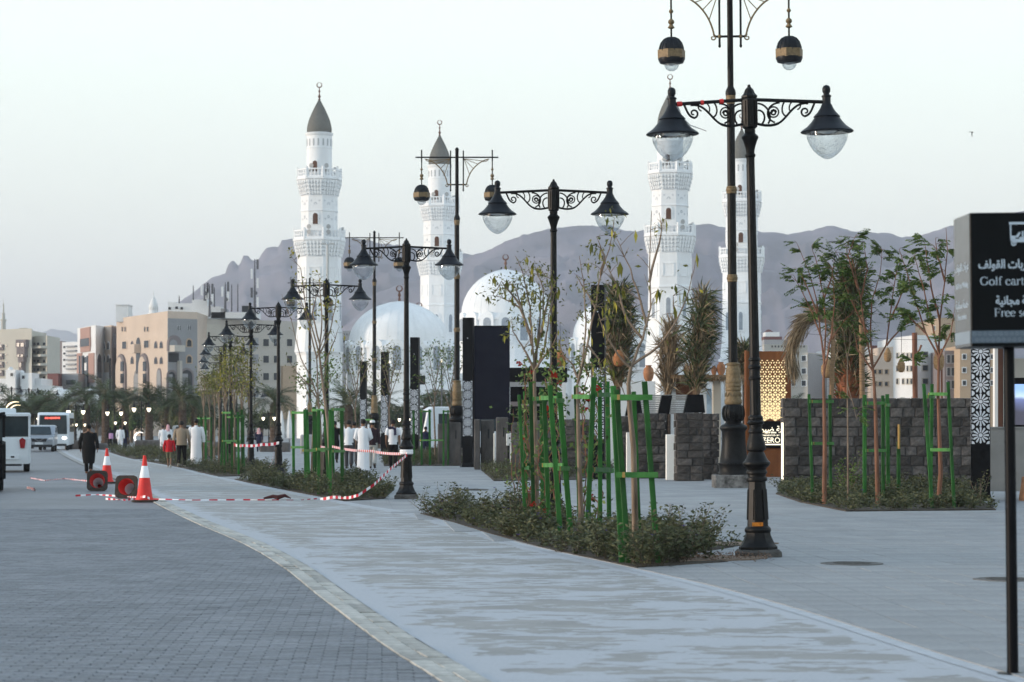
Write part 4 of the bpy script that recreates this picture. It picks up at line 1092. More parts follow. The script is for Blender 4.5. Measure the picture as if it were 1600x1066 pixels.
B.block([(49.5, 494), (73.5, 488)], 526, M_cream, 14); f = Face((49.5, 494), (73.5, 488))
for y in (535, 548, 562, 575, 588): B.band(f, 50.5, y + 6.5, 73.5, y + 10, M_cream, 'balcony', 1.4); [B.win(f, x, y + 0.5, x + 3.5, y + 4.5, fm=M_cream, grow=0.05) for x in (53, 58.5, 68)]
B = Building('brown grey block with small window grid, behind the left blocks')
B.block([(73, 560), (97, 556)], 534, M_browng, 14); f = Face((73, 560), (97, 556))
for y in (541, 549, 557, 565, 573): [B.win(f, x, y, x + 2.0, y + 3.5, fm=M_greyw, grow=0.04) for x in (75, 80, 85, 90)]
B = Building('whitish block striped by long balconies, left of the pink block')
B.block([(97, 545), (122, 540)], 535, M_palew, 14); f = Face((97, 545), (122, 540))
for y in (538, 545, 552, 559, 566, 573): B.band(f, 106, y + 2.2, 121, y + 4.6, M_greyw, 'balcony', 0.6)
for y in (541, 551, 561, 571): B.win(f, 99.5, y, 102.5, y + 3, fm=M_palew, grow=0.05)
B = Building('low dark brown wall block behind the white roofs')
B.block([(74, 430), (91, 428)], 584, M_redroof, 8)
B = Building('low grey block with a dark strip window, behind the white domes')
B.block([(91, 432), (122, 430)], 584, M_greyw, 8); f = Face((91, 432), (122, 430)); B.win(f, 104, 594, 118, 601, fm=M_greyw)
B = Building('low white house with two little domes, above the shuttle'); 
B.block([(-20, 400), (64, 396)], 592, M_palew, 10); B.block([(9, 395), (24, 394)], 578, M_palew, 6); B.block([(32, 395), (50, 394)], 583, M_palew, 6); B.block([(48, 396), (84, 395)], 603, M_palew, 8)
for x, y, r in ((16.5, 579, 5), (34.5, 583, 4.0)):
    b = MB(); d = 397; s_ = d / F; b.lathe([(r * s_ * math.cos(q), r * s_ * 1.1 * math.sin(q)) for q in np.linspace(0, math.pi / 2, 7)], 14, o=(PX(x, d), d, PZ(y, d))); b.build('little_dome', M_palew, B.t, smooth=60)
f = Face((9, 395), (24, 394)); B.win(f, 17, 583, 21, 588, fm=M_palew); f = Face((32, 395), (50, 394)); B.win(f, 35, 587, 39, 592, fm=M_palew)
f = Face((-20, 400), (64, 396)); [B.win(f, x, 603, x + 4, 607, fm=M_palew, d=0.2) for x in (25, 2, 44)]
B = Building('white building with two large round domes, beside the bus')
for x, y, r in ((92, 621, 13.5), (104, 621, 11), (125, 622, 14)):
    b = MB(); d = 330; s_ = d / F; b.lathe([(r * s_, PZ(660, d)), (r * s_, PZ(y, d))] + [(r * s_ * math.cos(q), PZ(y, d) + r * s_ * 1.15 * math.sin(q)) for q in np.linspace(0.05, math.pi / 2, 8)], 18, o=(PX(x, d), d + (x == 125) * 8, 0)); b.build('dome', M_palew, B.t, smooth=50)
B.block([(82, 325), (112, 324)], 626, M_palew, 10); B.block([(50, 322), (86, 322)], 633, M_palew, 8); B.block([(40, 340), (78, 340)], 622, M_greyw, 8)
f = Face((82, 325), (112, 324))
for x in (88, 97, 104): B.win(f, x, 630, x + 5, 636, True, fm=M_palew, pm=M_greyblue)
t = thing('small_minaret', 'slender distant cream minaret at the far left edge of the sky', 'minaret', (PX(5.5, 800), 800, 0))
b = MB(); s_ = 800 / F
b.lathe([(3.6 * s_, 0), (3.6 * s_, PZ(503, 800)), (4.6 * s_, PZ(501, 800)), (4.6 * s_, PZ(499, 800)), (2.5 * s_, PZ(499, 800)), (2.3 * s_, PZ(492, 800)), (2.9 * s_, PZ(490, 800)), (1.2 * s_, PZ(489, 800)), (1.1 * s_, PZ(480, 800)), (1.4 * s_, PZ(477, 800)), (0.4 * s_, PZ(474, 800)), (0.0, PZ(466, 800))], 12)
b.build('shaft', M_cream, t, smooth=50)
# --- blocks behind the mosque and to the right
B = Building('grey block with a row of top windows behind the left minaret')
B.block([(535, 470), (566, 470)], 517, M_greyw, 12); B.block([(438, 480), (470, 480)], 520, M_cream, 12); f = Face((535, 470), (566, 470))
for x in range(537, 565, 4): B.win(f, x, 521, x + 2.2, 523.5, fm=M_palew, grow=0.05)
for y in (532, 541, 550): B.band(f, 536, y, 565, y + 3, M_winglass, 'pane', 0.2)
B = Building('salmon block between the beige block and the left minaret'); B.block([(452, 455), (469, 455)], 527, M_peach, 10); f = Face((452, 455), (469, 455)); B.win(f, 454, 547, 462, 553, fm=M_palew)
B = Building('white house with a red-brown pitched roof tower, right of the far minaret')
B.block([(1194, 470), (1262, 476)], 538, M_beige, 12)
for (x0, y0, x1, y1, m_) in ((1194, 526, 1222, 531, M_redroof), (1196, 519, 1218, 526, M_palew), (1194, 531, 1240, 539, M_greyw)): roofbox(B, x0, y0, x1, y1, 474, m_)
b = MB(); d = 474; cx = PX(1203, d); b.lathe([(1.3, PZ(519, d)), (0.5, PZ(515, d)), (0, PZ(514, d))], 4, o=(cx, d + 2.5, 0), rot=math.pi / 4); b.build('pitched_roof', M_redroof, B.t)
f = Face((1194, 470), (1262, 476))
for x in range(1205, 1260, 5): B.win(f, x, 534 + 6, x + 2, 543, fm=M_beige, grow=0.05)
def gridwin(B, f, xs, ys_, w, h, fm, arched=False, pm=M_winglass):
    for y in ys_:
        for x in xs: B.win(f, x, y, x + w, y + h, arched, fm=fm, pm=pm, grow=0.1)
B = Building('pinkish beige block with square windows behind the bent dry palm sheaf')
B.block([(1224, 330), (1262, 324), (1292, 332)], 553, M_beige, 12); f = Face((1224, 330), (1262, 324)); gridwin(B, f, (1238, 1254), (556, 576, 595), 6, 8, M_palew)
b = MB(); Face((1262, 324), (1292, 332)).rect(b, 1262.3, 553.5, 1292, 660, -0.05, 0.08); b.build('side_wall', M_greyw, B.t)
B = Building('white block with small arched windows behind the palm trunk')
B.block([(1292, 345), (1300, 340), (1362, 336)], 546, M_palew, 12); f = Face((1300, 340), (1362, 336)); gridwin(B, f, (1303, 1312, 1338, 1345, 1352), (563, 579, 597), 2.6, 8, M_cream, True)
roofbox(B, 1345, 538, 1362, 548, 340, M_tan); b = roofbox(B, 1362, 540, 1396, 548, 345, M_redroof)
B = Building('peach stepped block right of the palm, between two brown poles')
B.block([(1361, 322), (1398, 318)], 556, M_peach, 12); B.block([(1374, 321), (1397, 318)], 543, M_peach, 8); f = Face((1361, 322), (1398, 318)); gridwin(B, f, (1366, 1374, 1384), (578, 597), 4, 6, M_tan)
B = Building('tall white block with dark square windows, left of the golf cart sign')
B.block([(1396, 318), (1431, 308), (1476, 312)], 528, M_palew, 14); f = Face((1396, 318), (1431, 308)); g_ = Face((1431, 308), (1476, 312))
gridwin(B, f, (1402, 1411, 1418, 1424), (552, 572, 592), 2.4, 8, M_cream); gridwin(B, g_, (1441,), (550, 571, 592), 7.5, 8, M_cream); gridwin(B, g_, (1460,), (550, 571, 592), 7.5, 8, M_cream)
B = Building('tan block above the tall white block, its upper storey beside the sign'); B.block([(1452, 345), (1470, 338), (1505, 340)], 500, M_tan, 12); f = Face((1452, 345), (1470, 338)); gridwin(B, f, (1458,), (510,), 4, 6, M_cream)
B = Building('brown glazed block just left of the patterned pylon'); B.block([(1476, 300), (1500, 300)], 548, M_browng, 10); f = Face((1476, 300), (1500, 300)); gridwin(B, f, (1480, 1487, 1494), (555, 575, 595), 4, 12, M_greyw)
B = Building('tan block with square white-framed windows behind the patterned pylon'); B.block([(1500, 296), (1560, 296)], 540, M_tan, 10); f = Face((1500, 296), (1560, 296)); gridwin(B, f, (1504, 1548), (554, 575, 595), 5, 7, M_palew)
B = Building('cream block behind the kiosk at the right edge'); B.block([(1560, 300), (1680, 305)], 560, M_cream, 10)
# ================================================================== stone walls, pylons, kiosks
M_mortar = mat('dark_mortar', (0.085, 0.08, 0.078), rough=0.95, var=0.2, scale=12)
M_blackmetal = mat('black_steel', (0.003, 0.0035, 0.005), spec=0.1, rough=0.45, var=0.3, scale=3)
M_navy = mat('dark_billboard', (0.007, 0.0085, 0.018), spec=0.1, rough=0.45, var=0.06, scale=0.8)
M_corten = mat('corten_steel', (0.17, 0.055, 0.018), rough=0.7, var=0.3, scale=2.5, bump=0.2, stretch=(1, 1, 0.25), col2=(0.24, 0.085, 0.028))
M_warm = emit('warm_backlight', (1.0, 0.76, 0.40), 0.27)
M_led = emit('warm_led_strip', (1.0, 0.86, 0.66), 0.7)
M_pat = mat('white_pattern', (0.50, 0.54, 0.60), rough=0.5, var=0.04)
M_conc = mat('smooth_concrete', (0.22, 0.225, 0.225), rough=0.85, var=0.12, scale=1.5, bump=0.2)
def stone_wall(label, x0, x1, y, z1, rows, bw, depth=0.5, rz=0.0, big=True, open_slit=None, name='stone_wall', pieces=True, ends=True):
    """wall of rough basalt blocks, face towards -Y"""
    cx = (x0 + x1) / 2; L = x1 - x0
    t = thing(name, label, 'wall', (cx, y, 0), rz)
    b = MB(); b.box((0, depth / 2 + 0.02, z1 / 2 - 0.01), (L - 0.03, depth - 0.03, z1 - 0.02)); b.build('mortar_core', M_mortar, t)
    h = z1 / rows; rest = MB()
    for r in range(rows):
        x = -L / 2; 
        while x < L / 2 - 0.02:
            w = min(bw * random.uniform(0.75, 1.3), L / 2 - x)
            if L / 2 - (x + w) < bw * 0.4: w = L / 2 - x
            b = MB(); p = random.uniform(0.0, 0.035)
            vs = []; hx, hz = w / 2 - 0.008, h / 2 - 0.008
            def rr(a): return a + random.uniform(-0.006, 0.006)
            for (dx, dz_, yy) in [(-hx, -hz, 0.06), (hx, -hz, 0.06), (hx, hz, 0.06), (-hx, hz, 0.06), (-hx + 0.012, -hz + 0.012, -p + 0.01), (hx - 0.012, -hz + 0.012, -p + 0.01), (hx - 0.012, hz - 0.012, -p + 0.01), (-hx + 0.012, hz - 0.012, -p + 0.01)]:
                vs.append((rr(dx), yy, rr(dz_)))
            vs.append((random.uniform(-0.03, 0.03), -p - random.uniform(0.004, 0.02), random.uniform(-0.02, 0.02)))
            b.add(vs, [(0, 1, 5, 4), (1, 2, 6, 5), (2, 3, 7, 6), (3, 0, 4, 7), (4, 5, 8), (5, 6, 8), (6, 7, 8), (7, 4, 8)])
            o = b.build('stone_block', M_basalt, t, normals=False); o.location = (x + w / 2, 0, h * (r + 0.5))
            x += w
        if ends:
            for sx in (-1, 1):
                yy = 0.02
                while yy < depth - 0.05:
                    w = min(bw * random.uniform(0.8, 1.2), depth - yy)
                    b = MB(); b.bev((0, 0, 0), (0.06, w - 0.014, h - 0.014), 0.008); o = b.build('stone_block', M_basalt, t); o.location = (sx * (L / 2 + random.uniform(-0.015, 0.015)), yy + w / 2, h * (r + 0.5)); yy += w
    return t
dW = 64.7
stone_wall('long dark basalt block wall behind the three-sapling bed, right of the lit lattice panel', PX(1226, dW), PX(1522, dW), dW, PZ(622, dW), 9, 0.34, 0.7)
# front row of basalt piers
d = 69.5
stone_wall('dark basalt pier nearest the big lamp base, with a slot in its face', PX(1058, d), PX(1098, d), d, PZ(645, d), 9, 0.33, 0.9)
stone_wall('narrow dark basalt pier set back beside the tall lamp base', PX(1098, 71.5), PX(1122, 71.5), 71.5, PZ(646, 71.5), 9, 0.26, 0.7)
stone_wall('dark basalt pier between the two bright white panels', PX(996, 73), PX(1040, 73), 73, PZ(646, 73), 8, 0.35, 0.9)
stone_wall('dark basalt pier behind the forked bare sapling', PX(966, 76), PX(992, 76), 76, PZ(650, 76), 8, 0.35, 0.6)
stone_wall('dark basalt pier seen between green stakes, left of the patterned pylon', PX(884, 80), PX(922, 80), 80, PZ(655, 80), 7, 0.35, 0.6)
M_slabgrey = mat('grey_stone_slab', (0.09, 0.082, 0.08), rough=0.85, var=0.35, scale=3, bump=0.5, stretch=(1, 1, 0.3), col2=(0.14, 0.13, 0.125))
for (x0, x1, y0, dd, lab) in ((741, 750, 655, 88, 'grey stone slab pier, first right of the black pylon foot'), (751, 772, 656, 88.5, 'grey stone slab pier with a slot, below the dark billboard'), (775, 794, 652, 87, 'grey stone slab pier right of the first white gap'), (799, 821, 660, 85, 'grey stone slab pier beside the white box post'),
                              (822, 880, 657, 86, 'wide grey stone pier behind the leftmost stakes'), (700, 720, 660, 97, 'grey stone slab pier left of the black pylon, behind the tall lamp'), (684, 699, 662, 99, 'grey stone slab pier behind the small saplings')):
    t = thing('stone_pier', lab, 'wall', (PX((x0 + x1) / 2, dd), dd, 0), 0, 'grey stone slab piers'); w = (x1 - x0) * dd / F; z1 = PZ(y0, dd)
    b = MB(); b.bev((0, 0.3, z1 / 2), (w, 0.6, z1), 0.03); b.build('slab', M_slabgrey, t)
    if w > 0.3: b = MB(); b.bev((w * 0.1, -0.004, z1 * 0.72), (0.06, 0.03, 0.34), 0.01); b.build('slot', M_dark, t)
for (x0, x1, y0, y1, dd, lab) in ((979, 992, 676, 740, 74.5, 'bright white panel between basalt piers, behind the bare sapling'), (1041, 1056, 679, 746, 71, 'bright white panel between two basalt piers, left of the tall lamp base'), (771, 774, 677, 720, 88, 'thin white gap strip below the dark billboard'), (797, 800, 677, 722, 86.5, 'thin white post carrying a small white box')):
    t = thing('white_panel', lab, 'panel', (PX((x0 + x1) / 2, dd), dd, 0)); w = (x1 - x0) * dd / F  # upright panels in one even bright white
    b = MB(); b.bev((0, 0.15, PZ(y0, dd) / 2), (w, 0.3, PZ(y0, dd)), 0.01); b.build('panel', mat('bright_white_panel', (0.85, 0.83, 0.79), rough=0.5, var=0.03), t)
t = thing('switch_box', 'small white switch box fixed on a thin white post', 'switch box', (PX(795, 86.4), 86.4, PZ(687, 86.4)))
b = MB(); b.bev((0, 0, 0), (0.18, 0.12, 0.42), 0.02); b.build('housing', M_palew, t); b = MB(); b.box((0.03, -0.065, 0.05), (0.05, 0.02, 0.06)); b.build('socket', M_dark, t)
# LED strip at the end of the long wall
t = thing('led_strip', 'vertical warm light strip on the left end of the long basalt wall', 'light strip', (PX(1222.5, 64.6), 64.6, 0))
b = MB(); b.box((0, 0, 0.85), (0.05, 0.05, 1.62)); b.build('diffuser', M_led, t)

# --- patterned black pylons
def rosette(b, cx, cz, r, y):
    for k in range(12):
        a = 2 * math.pi * k / 12; h = math.pi / 12 * 0.72
        b.add([(cx + r * 0.30 * math.cos(a - h), y, cz + r * 0.30 * math.sin(a - h)), (cx + r * 0.30 * math.cos(a + h), y, cz + r * 0.30 * math.sin(a + h)),
               (cx + r * 0.84 * math.cos(a + h * 0.75), y, cz + r * 0.84 * math.sin(a + h * 0.75)), (cx + r * 0.95 * math.cos(a), y, cz + r * 0.95 * math.sin(a)), (cx + r * 0.84 * math.cos(a - h * 0.75), y, cz + r * 0.84 * math.sin(a - h * 0.75))], [(0, 1, 2, 3, 4)])
    b.add([(cx + r * 0.22 * math.cos(math.pi * k / 6), y, cz + r * 0.22 * math.sin(math.pi * k / 6)) for k in range(12)], [tuple(range(12))])
    for sx in (-1, 1):
        for sz in (-1, 1):
            b.add([(cx + sx * r * 0.98, y, cz + sz * r * 0.62), (cx + sx * r * 0.98, y, cz + sz * r * 0.98), (cx + sx * r * 0.62, y, cz + sz * r * 0.98), (cx + sx * r * 0.72, y, cz + sz * r * 0.74)], [(0, 1, 2, 3)])
            b.add([(cx + sx * r * 0.98, y, cz + sz * r * 0.10), (cx + sx * r * 0.98, y, cz + sz * r * 0.5), (cx + sx * r * 0.88, y, cz + sz * r * 0.42)], [(0, 1, 2)])
def make_pylon(W=0.40, zp0=1.2, zp1=3.3, H=5.72):
    t = empty('patterned_pylon')
    b = MB(); b.box((0, 0, H / 2 + 0.02), (W, W, H)); b.build('column', M_blackmetal, t)
    b = MB(); b.prism([(-W / 2 - 0.09, -W / 2 - 0.09), (W / 2 + 0.09, -W / 2 - 0.09), (W / 2 + 0.09, W / 2 + 0.09), (-W / 2 - 0.09, W / 2 + 0.09)], 0, 0.03)
    b.lathe([(W * 0.80, 0.03), (W * 0.715, 0.16)], 4, rot=math.pi / 4); b.build('foot', M_blackmetal, t)
    n = round((zp1 - zp0) / (W * 0.94)); step = (zp1 - zp0) / n
    for k in range(n):
        b = MB()
        rosette(b, 0, 0, W * 0.47, -0.004)
        o = b.build('pattern_tile', M_pat, t, normals=False); o.location = (0, -W / 2, zp0 + step * (k + 0.5))
        c = o.copy(); COL.objects.link(c); c.parent = t; c.location = (-W / 2, 0, zp0 + step * (k + 0.5)); c.rotation_euler = (0, 0, R(-90))
    b = MB(); b.lathe([(0, 0), (0.02, 0.0), (0.02, 0.02), (0, 0.02)], 8, o=(0, -W / 2 - 0.01, 4.95), M=Matrix.Rotation(R(90), 4, 'X')); b.build('sensor', M_pat, t)
    return t
py0 = make_pylon()
PYL = [(1532, 51, 'black pylon with white rosette panels directly below the golf cart sign'), (935, 72, 'black pylon with white rosette panels seen through the green stakes'), (732, 93.5, 'black pylon with white rosette panels at the left side of the dark billboard'),
       (648.5, 114, 'black pylon with a loudspeaker box on its side'), (601.5, 136, 'black pylon behind the lamp with barrier tape, fifth of the row'), (568, 156, 'smallest black pylon, above the walking men')]
for i, (px, d, lab) in enumerate(PYL):
    if i == 0: o = tag(py0, lab, 'pylon', 'patterned pylons along the plaza'); o.location = (PX(px, d), d, 0); o.rotation_euler = (0, 0, R(-10))
    else: o = clone(py0, lab, (PX(px, d), d, 0), R(-8), group='patterned pylons along the plaza')
t = thing('speaker_box', 'small black box mounted on the right side of the fourth pylon', 'speaker', (PX(660, 113.8), 113.8, PZ(594, 113.8)))
b = MB(); b.bev((0, 0, 0), (0.27, 0.3, 0.42), 0.02); b.build('housing', M_blackmetal, t); b = MB(); b.box((0, -0.155, 0), (0.22, 0.012, 0.36)); b.build('speaker_mesh', M_dark, t)

# --- dark billboard
d = 95; t = thing('billboard', 'large dark navy blank billboard beside a black pylon', 'billboard', (PX(768, d), d, 0))
w = 57 * d / F; b = MB(); b.box((0, 0, (PZ(511, d) + PZ(655, d)) / 2), (w, 0.5, PZ(511, d) - PZ(655, d))); b.build('board', M_navy, t)
for x in (-w / 2 + 0.05, w / 2 - 0.05): b = MB(); b.box((x, 0.1, PZ(655, d) / 2), (0.1, 0.1, PZ(655, d))); b.build('leg', M_blackmetal, t)
b = MB(); b.box((0, 0, PZ(511, d) + 0.02), (w + 0.06, 0.56, 0.04)); b.build('frame_cap', M_blackmetal, t)
# --- black kiosk right of the billboard
d = 99; t = thing('black_kiosk', 'black kiosk with a grey counter band, right of the dark billboard', 'kiosk', (PX(840, d), d, 0))
def kb(name, x0, y0, x1, y1, yo, dep, m):
    b = MB(); b.box(((PX(x0, d) + PX(x1, d)) / 2 - PX(840, d), yo + dep / 2, (PZ(y0, d) + PZ(y1, d)) / 2), (PX(x1, d) - PX(x0, d), dep, PZ(y0, d) - PZ(y1, d))); return b.build(name, m, t)
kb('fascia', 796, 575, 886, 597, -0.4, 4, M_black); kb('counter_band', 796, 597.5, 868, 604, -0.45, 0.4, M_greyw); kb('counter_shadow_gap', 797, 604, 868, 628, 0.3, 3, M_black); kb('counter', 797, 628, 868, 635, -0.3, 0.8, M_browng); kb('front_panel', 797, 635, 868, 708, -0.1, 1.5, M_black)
kb('side_post', 864, 575, 868, 708, -0.42, 0.2, M_black)
# --- cream wall pieces and canopy right of it
d = 92; t = thing('white_kiosk', 'low white kiosk with a blue-lit side, behind the green stakes', 'kiosk', (PX(1000, d), d, 0))
def kb2(name, x0, y0, x1, y1, yo, dep, m, dd=92):
    b = MB(); b.box(((PX(x0, dd) + PX(x1, dd)) / 2 - PX(1000, 92), yo + dep / 2 + dd - 92, (PZ(y0, dd) + PZ(y1, dd)) / 2), (PX(x1, dd) - PX(x0, dd), dep, PZ(y0, dd) - PZ(y1, dd))); return b.build(name, m, t)
kb2('wall', 867, 598, 884, 728, 0, 3, M_palew); kb2('wall', 950, 596, 1024, 728, 0, 3, M_palew); kb2('lower_wall', 884, 618, 950, 728, 0.4, 3, M_palew)
# --- pergola with straw and pots
d = 84; t = thing('straw_pergola', 'pergola with a straw roof on white posts, between the piers and the tall lamp', 'pergola', (PX(1085, d), d, 0))
def kb3(name, x0, y0, x1, y1, yo, dep, m):
    b = MB(); b.box(((PX(x0, d) + PX(x1, d)) / 2 - PX(1085, d), yo + dep / 2, (PZ(y0, d) + PZ(y1, d)) / 2), (PX(x1, d) - PX(x0, d), dep, PZ(y0, d) - PZ(y1, d))); return b.build(name, m, t)
M_wood = mat('weathered_wood', (0.22, 0.14, 0.08), rough=0.8, var=0.35, scale=4, stretch=(1, 1, 6))
kb3('beam', 1048, 586, 1172, 592, -0.3, 0.25, M_wood); kb3('ceiling', 1050, 592, 1140, 594, 0, 3, M_wood)
for x0, x1 in ((1096, 1104), (1133, 1160), (1044, 1056)): kb3('post', x0, 592, x1, 735, 0, 0.3, M_palew)
kb3('screen', 1058, 594, 1096, 625, 1.8, 0.1, M_door); kb3('back_wall', 1104, 612, 1132, 735, 2.2, 0.2, M_palew)
kb3('blue_door', 1107, 606, 1119, 665, 2.05, 0.1, mat('pale_blue_door', (0.45, 0.6, 0.75), rough=0.5)); kb3('pillar', 1119, 594, 1131, 735, 1.2, 0.4, M_cream)
for k in range(46):
    pass
b = MB()
for k in range(160):
    x = PX(random.uniform(1050, 1165), d) - PX(1085, d); L_ = random.uniform(0.08, 0.34); z = PZ(592, d) + random.uniform(-.02, 0.1)
    b.add([(x, -0.32 + random.uniform(-.03, .03), z), (x + 0.02, -0.33, z), (x + random.uniform(-.04, .05), -0.36, z - L_)], [(0, 1, 2)])
b.build('straw_fringe', mat('dry_straw', (0.26, 0.18, 0.11), rough=0.9, var=0.4, scale=8), t, normals=False)['kind'] = 'stuff'
# clay pots
M_clay = mat('clay_pot', (0.36, 0.17, 0.09), rough=0.85, var=0.3, scale=6, bump=0.2)
def pot(x, y, w, h, d, lab, rim=True, m=None):
    s_ = d / F; r = w / 2 * s_; H = h * s_; z0 = PZ(y, d)
    b = MB(); b.lathe([(r * 0.55, 0), (r * 0.85, H * 0.2), (r, H * 0.5), (r * 0.85, H * 0.78), (r * 0.5, H * 0.9), (r * 0.5, H * 0.94), (r * 0.65, H), (r * 0.45, H), (r * 0.4, H * 0.85)], 16)
    o = b.build('clay_pot', m or M_clay, None, smooth=50); o.location = (PX(x, d), d - 0.15, z0); tag(o, lab, 'pot', 'clay pots')
pot(1126, 586, 14, 20, 84, 'round clay jar on the pergola beam, nearest the tall lamp'); pot(1115, 586, 9, 14, 84, 'slim orange clay jar on the pergola beam'); pot(1072, 586, 10, 16, 84, 'clay jar on the pergola beam behind the palm sheaf'); pot(1013, 596, 17, 25, 88, 'clay jar on top of the white kiosk wall')
# black tapered banners and a slatted grey screen
for (xa, xb, xc, xe, y0, y1, dd, lab) in ((982, 999, 1003, 976, 622, 650, 80, 'black tapered awning panel, left one'), (1033, 1049, 1044, 1027, 618, 648, 80, 'black tapered awning panel in the middle'), (1073, 1097, 1100, 1067, 617, 645, 80, 'wide black tapered awning panel under the palm sheaf')):
    t = thing('awning', lab, 'awning', (PX(xa, dd), dd, 0)); s_ = dd / F
    b = MB(); b.extr([((xe - xa) * s_, PZ(y1, dd)), ((xc - xa) * s_, PZ(y1, dd)), ((xb - xa) * s_, PZ(y0, dd)), (0, PZ(y0, dd))], (0, 0, 0), (1, 0, 0), (0, 0, 1), (0, -1, 0), 0, 0.5); b.build('cloth', M_black, t)
    for q in (xe + 2, xc - 2): b = MB(); b.box(((q - xa) * s_, 0, PZ(y1, dd) / 2), (0.05, 0.05, PZ(y1, dd))); b.build('post', M_blackmetal, t)
dd = 80.6; t = thing('slatted_screen', 'light grey slatted screen between the black awning panels', 'screen', (PX(1010, dd), dd, 0))
for k in range(9):
    z = PZ(647, dd) + k * 0.072; b = MB(); b.bev((PX(1035, dd) - PX(1010, dd), 0, z + 0.03), (PX(1082, dd) - PX(985, dd), 0.05, 0.058), 0.006); b.build('slat', mat('grey_slat', (0.30, 0.30, 0.29), rough=0.7, var=0.1), t)
for x in (985, 1080): b = MB(); b.box((PX(x, dd) - PX(1010, dd), 0.05, 1.3), (0.07, 0.06, 2.6)); b.build('post', M_steel, t)
# --- corten lattice panel with lit holes
d = 75; t = thing('lattice_panel', 'rust-brown steel panel with glowing lattice cut-outs and a black sign', 'panel', (PX(1202, d), d, 0)); s_ = d / F
W_ = 68 * s_; zt = PZ(549, d)
b = MB(); b.box((0, 0.15, zt / 2), (W_, 0.3, zt)); b.build('panel', M_corten, t)
b = MB(); b.box((-W_ / 2 - 0.04, 0.1, zt / 2), (0.06, 0.36, zt + 0.05)); b.build('side_fin', M_corten, t)
lb = MB(); a_ = 0.094   # rhombus side of the tumbling-block lattice
x_lo, x_hi = PX(1184, d) - PX(1202, d), PX(1228, d) - PX(1202, d); z_hi = PZ(561, d); z_lo = PZ(656, d)
hx = a_ * math.sin(R(60)) ; row = 0
z = z_hi; 
while z > z_lo - a_:
    x = -1.2 + (hx if row % 2 else 0)
    while x < 1.2:
        tt = (z_hi - z) / (z_hi - z_lo); k = 0.40 + 0.47 * min(1, max(0, tt) * 1.1)
        for (ax, az, q0, q1) in (((-hx / 2), a_ * 0.25 + 0, (-hx / 2, -a_ / 4), (0, a_ / 2)), ((hx / 2), a_ * 0.25, (hx / 2, -a_ / 4), (0, a_ / 2)), (0, -a_ * 0.5, (hx / 2, a_ / 4), (-hx / 2, a_ / 4))):
            cx_, cz_ = x + ax, z + az
            if x_lo < cx_ < x_hi and z_lo - 0.02 + 0.06 * abs(((cx_ * 3.1) % 1) - 0.5) < cz_ < z_hi:
                u, v = Vector(q0) * k, Vector(q1) * k
                P = [(cx_ + (-u.x - v.x), cz_ + (-u.y - v.y)), (cx_ + (u.x - v.x), cz_ + (u.y - v.y)), (cx_ + (u.x + v.x), cz_ + (u.y + v.y)), (cx_ + (-u.x + v.x), cz_ + (-u.y + v.y))]
                lb.add([(p[0], -0.004, p[1]) for p in P], [(0, 1, 2, 3)])
        x += 2 * hx
    z -= a_ * 1.5; row += 1
lo = lb.build('lit_cutouts', M_warm, t, normals=False); lo['kind'] = 'stuff'
# sign plate
zc = PZ(679, d); xc = PX(1204.5, d) - PX(1202, d)
b = MB(); b.bev((xc, -0.03, zc), (37 * s_, 0.06, 42 * s_), 0.008); sgn = b.build('sign_plate', M_black, t)
M_signlit = emit('lit_lettering', (1.0, 0.9, 0.68), 0.5)
def textmesh(name, body, size, loc, m, parent, rot=(R(90), 0, 0), extrude=0.004, align='CENTER', sx=1.0, offset=0.0, spacing=1.0):
    cu = bpy.data.curves.new(name, 'FONT'); cu.body = body; cu.size = size; cu.extrude = extrude; cu.align_x = align; cu.align_y = 'CENTER'; cu.offset = offset; cu.space_character = spacing; cu.resolution_u = 3
    tmp = bpy.data.objects.new(name, cu); COL.objects.link(tmp)
    dg = bpy.context.evaluated_depsgraph_get(); me = bpy.data.meshes.new_from_object(tmp.evaluated_get(dg)); bpy.data.objects.remove(tmp)
    o = bpy.data.objects.new(name, me); me.materials.clear(); me.materials.append(m); COL.objects.link(o); o.parent = parent
    o.location = loc; o.rotation_euler = rot; o.scale = (sx, 1, 1); return o
def shape_ar(s):
    """Arabic letters to joined presentation forms, in visual (left to right) order"""
    T = {'ا': (0xFE8D, 2), 'ب': (0xFE8F, 4), 'ة': (0xFE93, 2), 'ت': (0xFE95, 4), 'ج': (0xFE9D, 4), 'ح': (0xFEA1, 4), 'خ': (0xFEA5, 4), 'د': (0xFEA9, 2), 'ر': (0xFEAD, 2), 'ع': (0xFEC9, 4), 'ف': (0xFED1, 4), 'ق': (0xFED5, 4), 'ل': (0xFEDD, 4), 'م': (0xFEE1, 4), 'ن': (0xFEE5, 4), 'و': (0xFEED, 2), 'ي': (0xFEF1, 4), 'ض': (0xFEBD, 4)}
    out = []
    for i, c in enumerate(s):
        if c not in T: out.append(c); continue
        prev = i > 0 and s[i - 1] in T and T[s[i - 1]][1] == 4; nxt = i + 1 < len(s) and s[i + 1] in T and T[c][1] == 4
        base = T[c][0]; k = (3 if prev and nxt else 2 if nxt else 1 if prev else 0)
        out.append(chr(base + k))
    return ''.join(reversed(out))
zz = lambda py: PZ(py, d)
textmesh('arabic_lettering', shape_ar('راحة ضيوف'), 0.24, (xc, -0.065, zz(671)), M_signlit, sgn, offset=0.003)
textmesh('small_lettering', 'DLAF BARIK', 0.062, (xc, -0.065, zz(676.2)), M_signlit, sgn, offset=0.002)
for sx_ in (-1, 1): b = MB(); b.box((xc + sx_ * 0.27, -0.064, zz(676.2)), (0.08, 0.01, 0.014)); b.build('dash', M_signlit, sgn)
textmesh('small_lettering', 'PRESENTED BY', 0.062, (xc - 0.01, -0.065, zz(680.5)), M_signlit, sgn, spacing=1.35, offset=0.002)
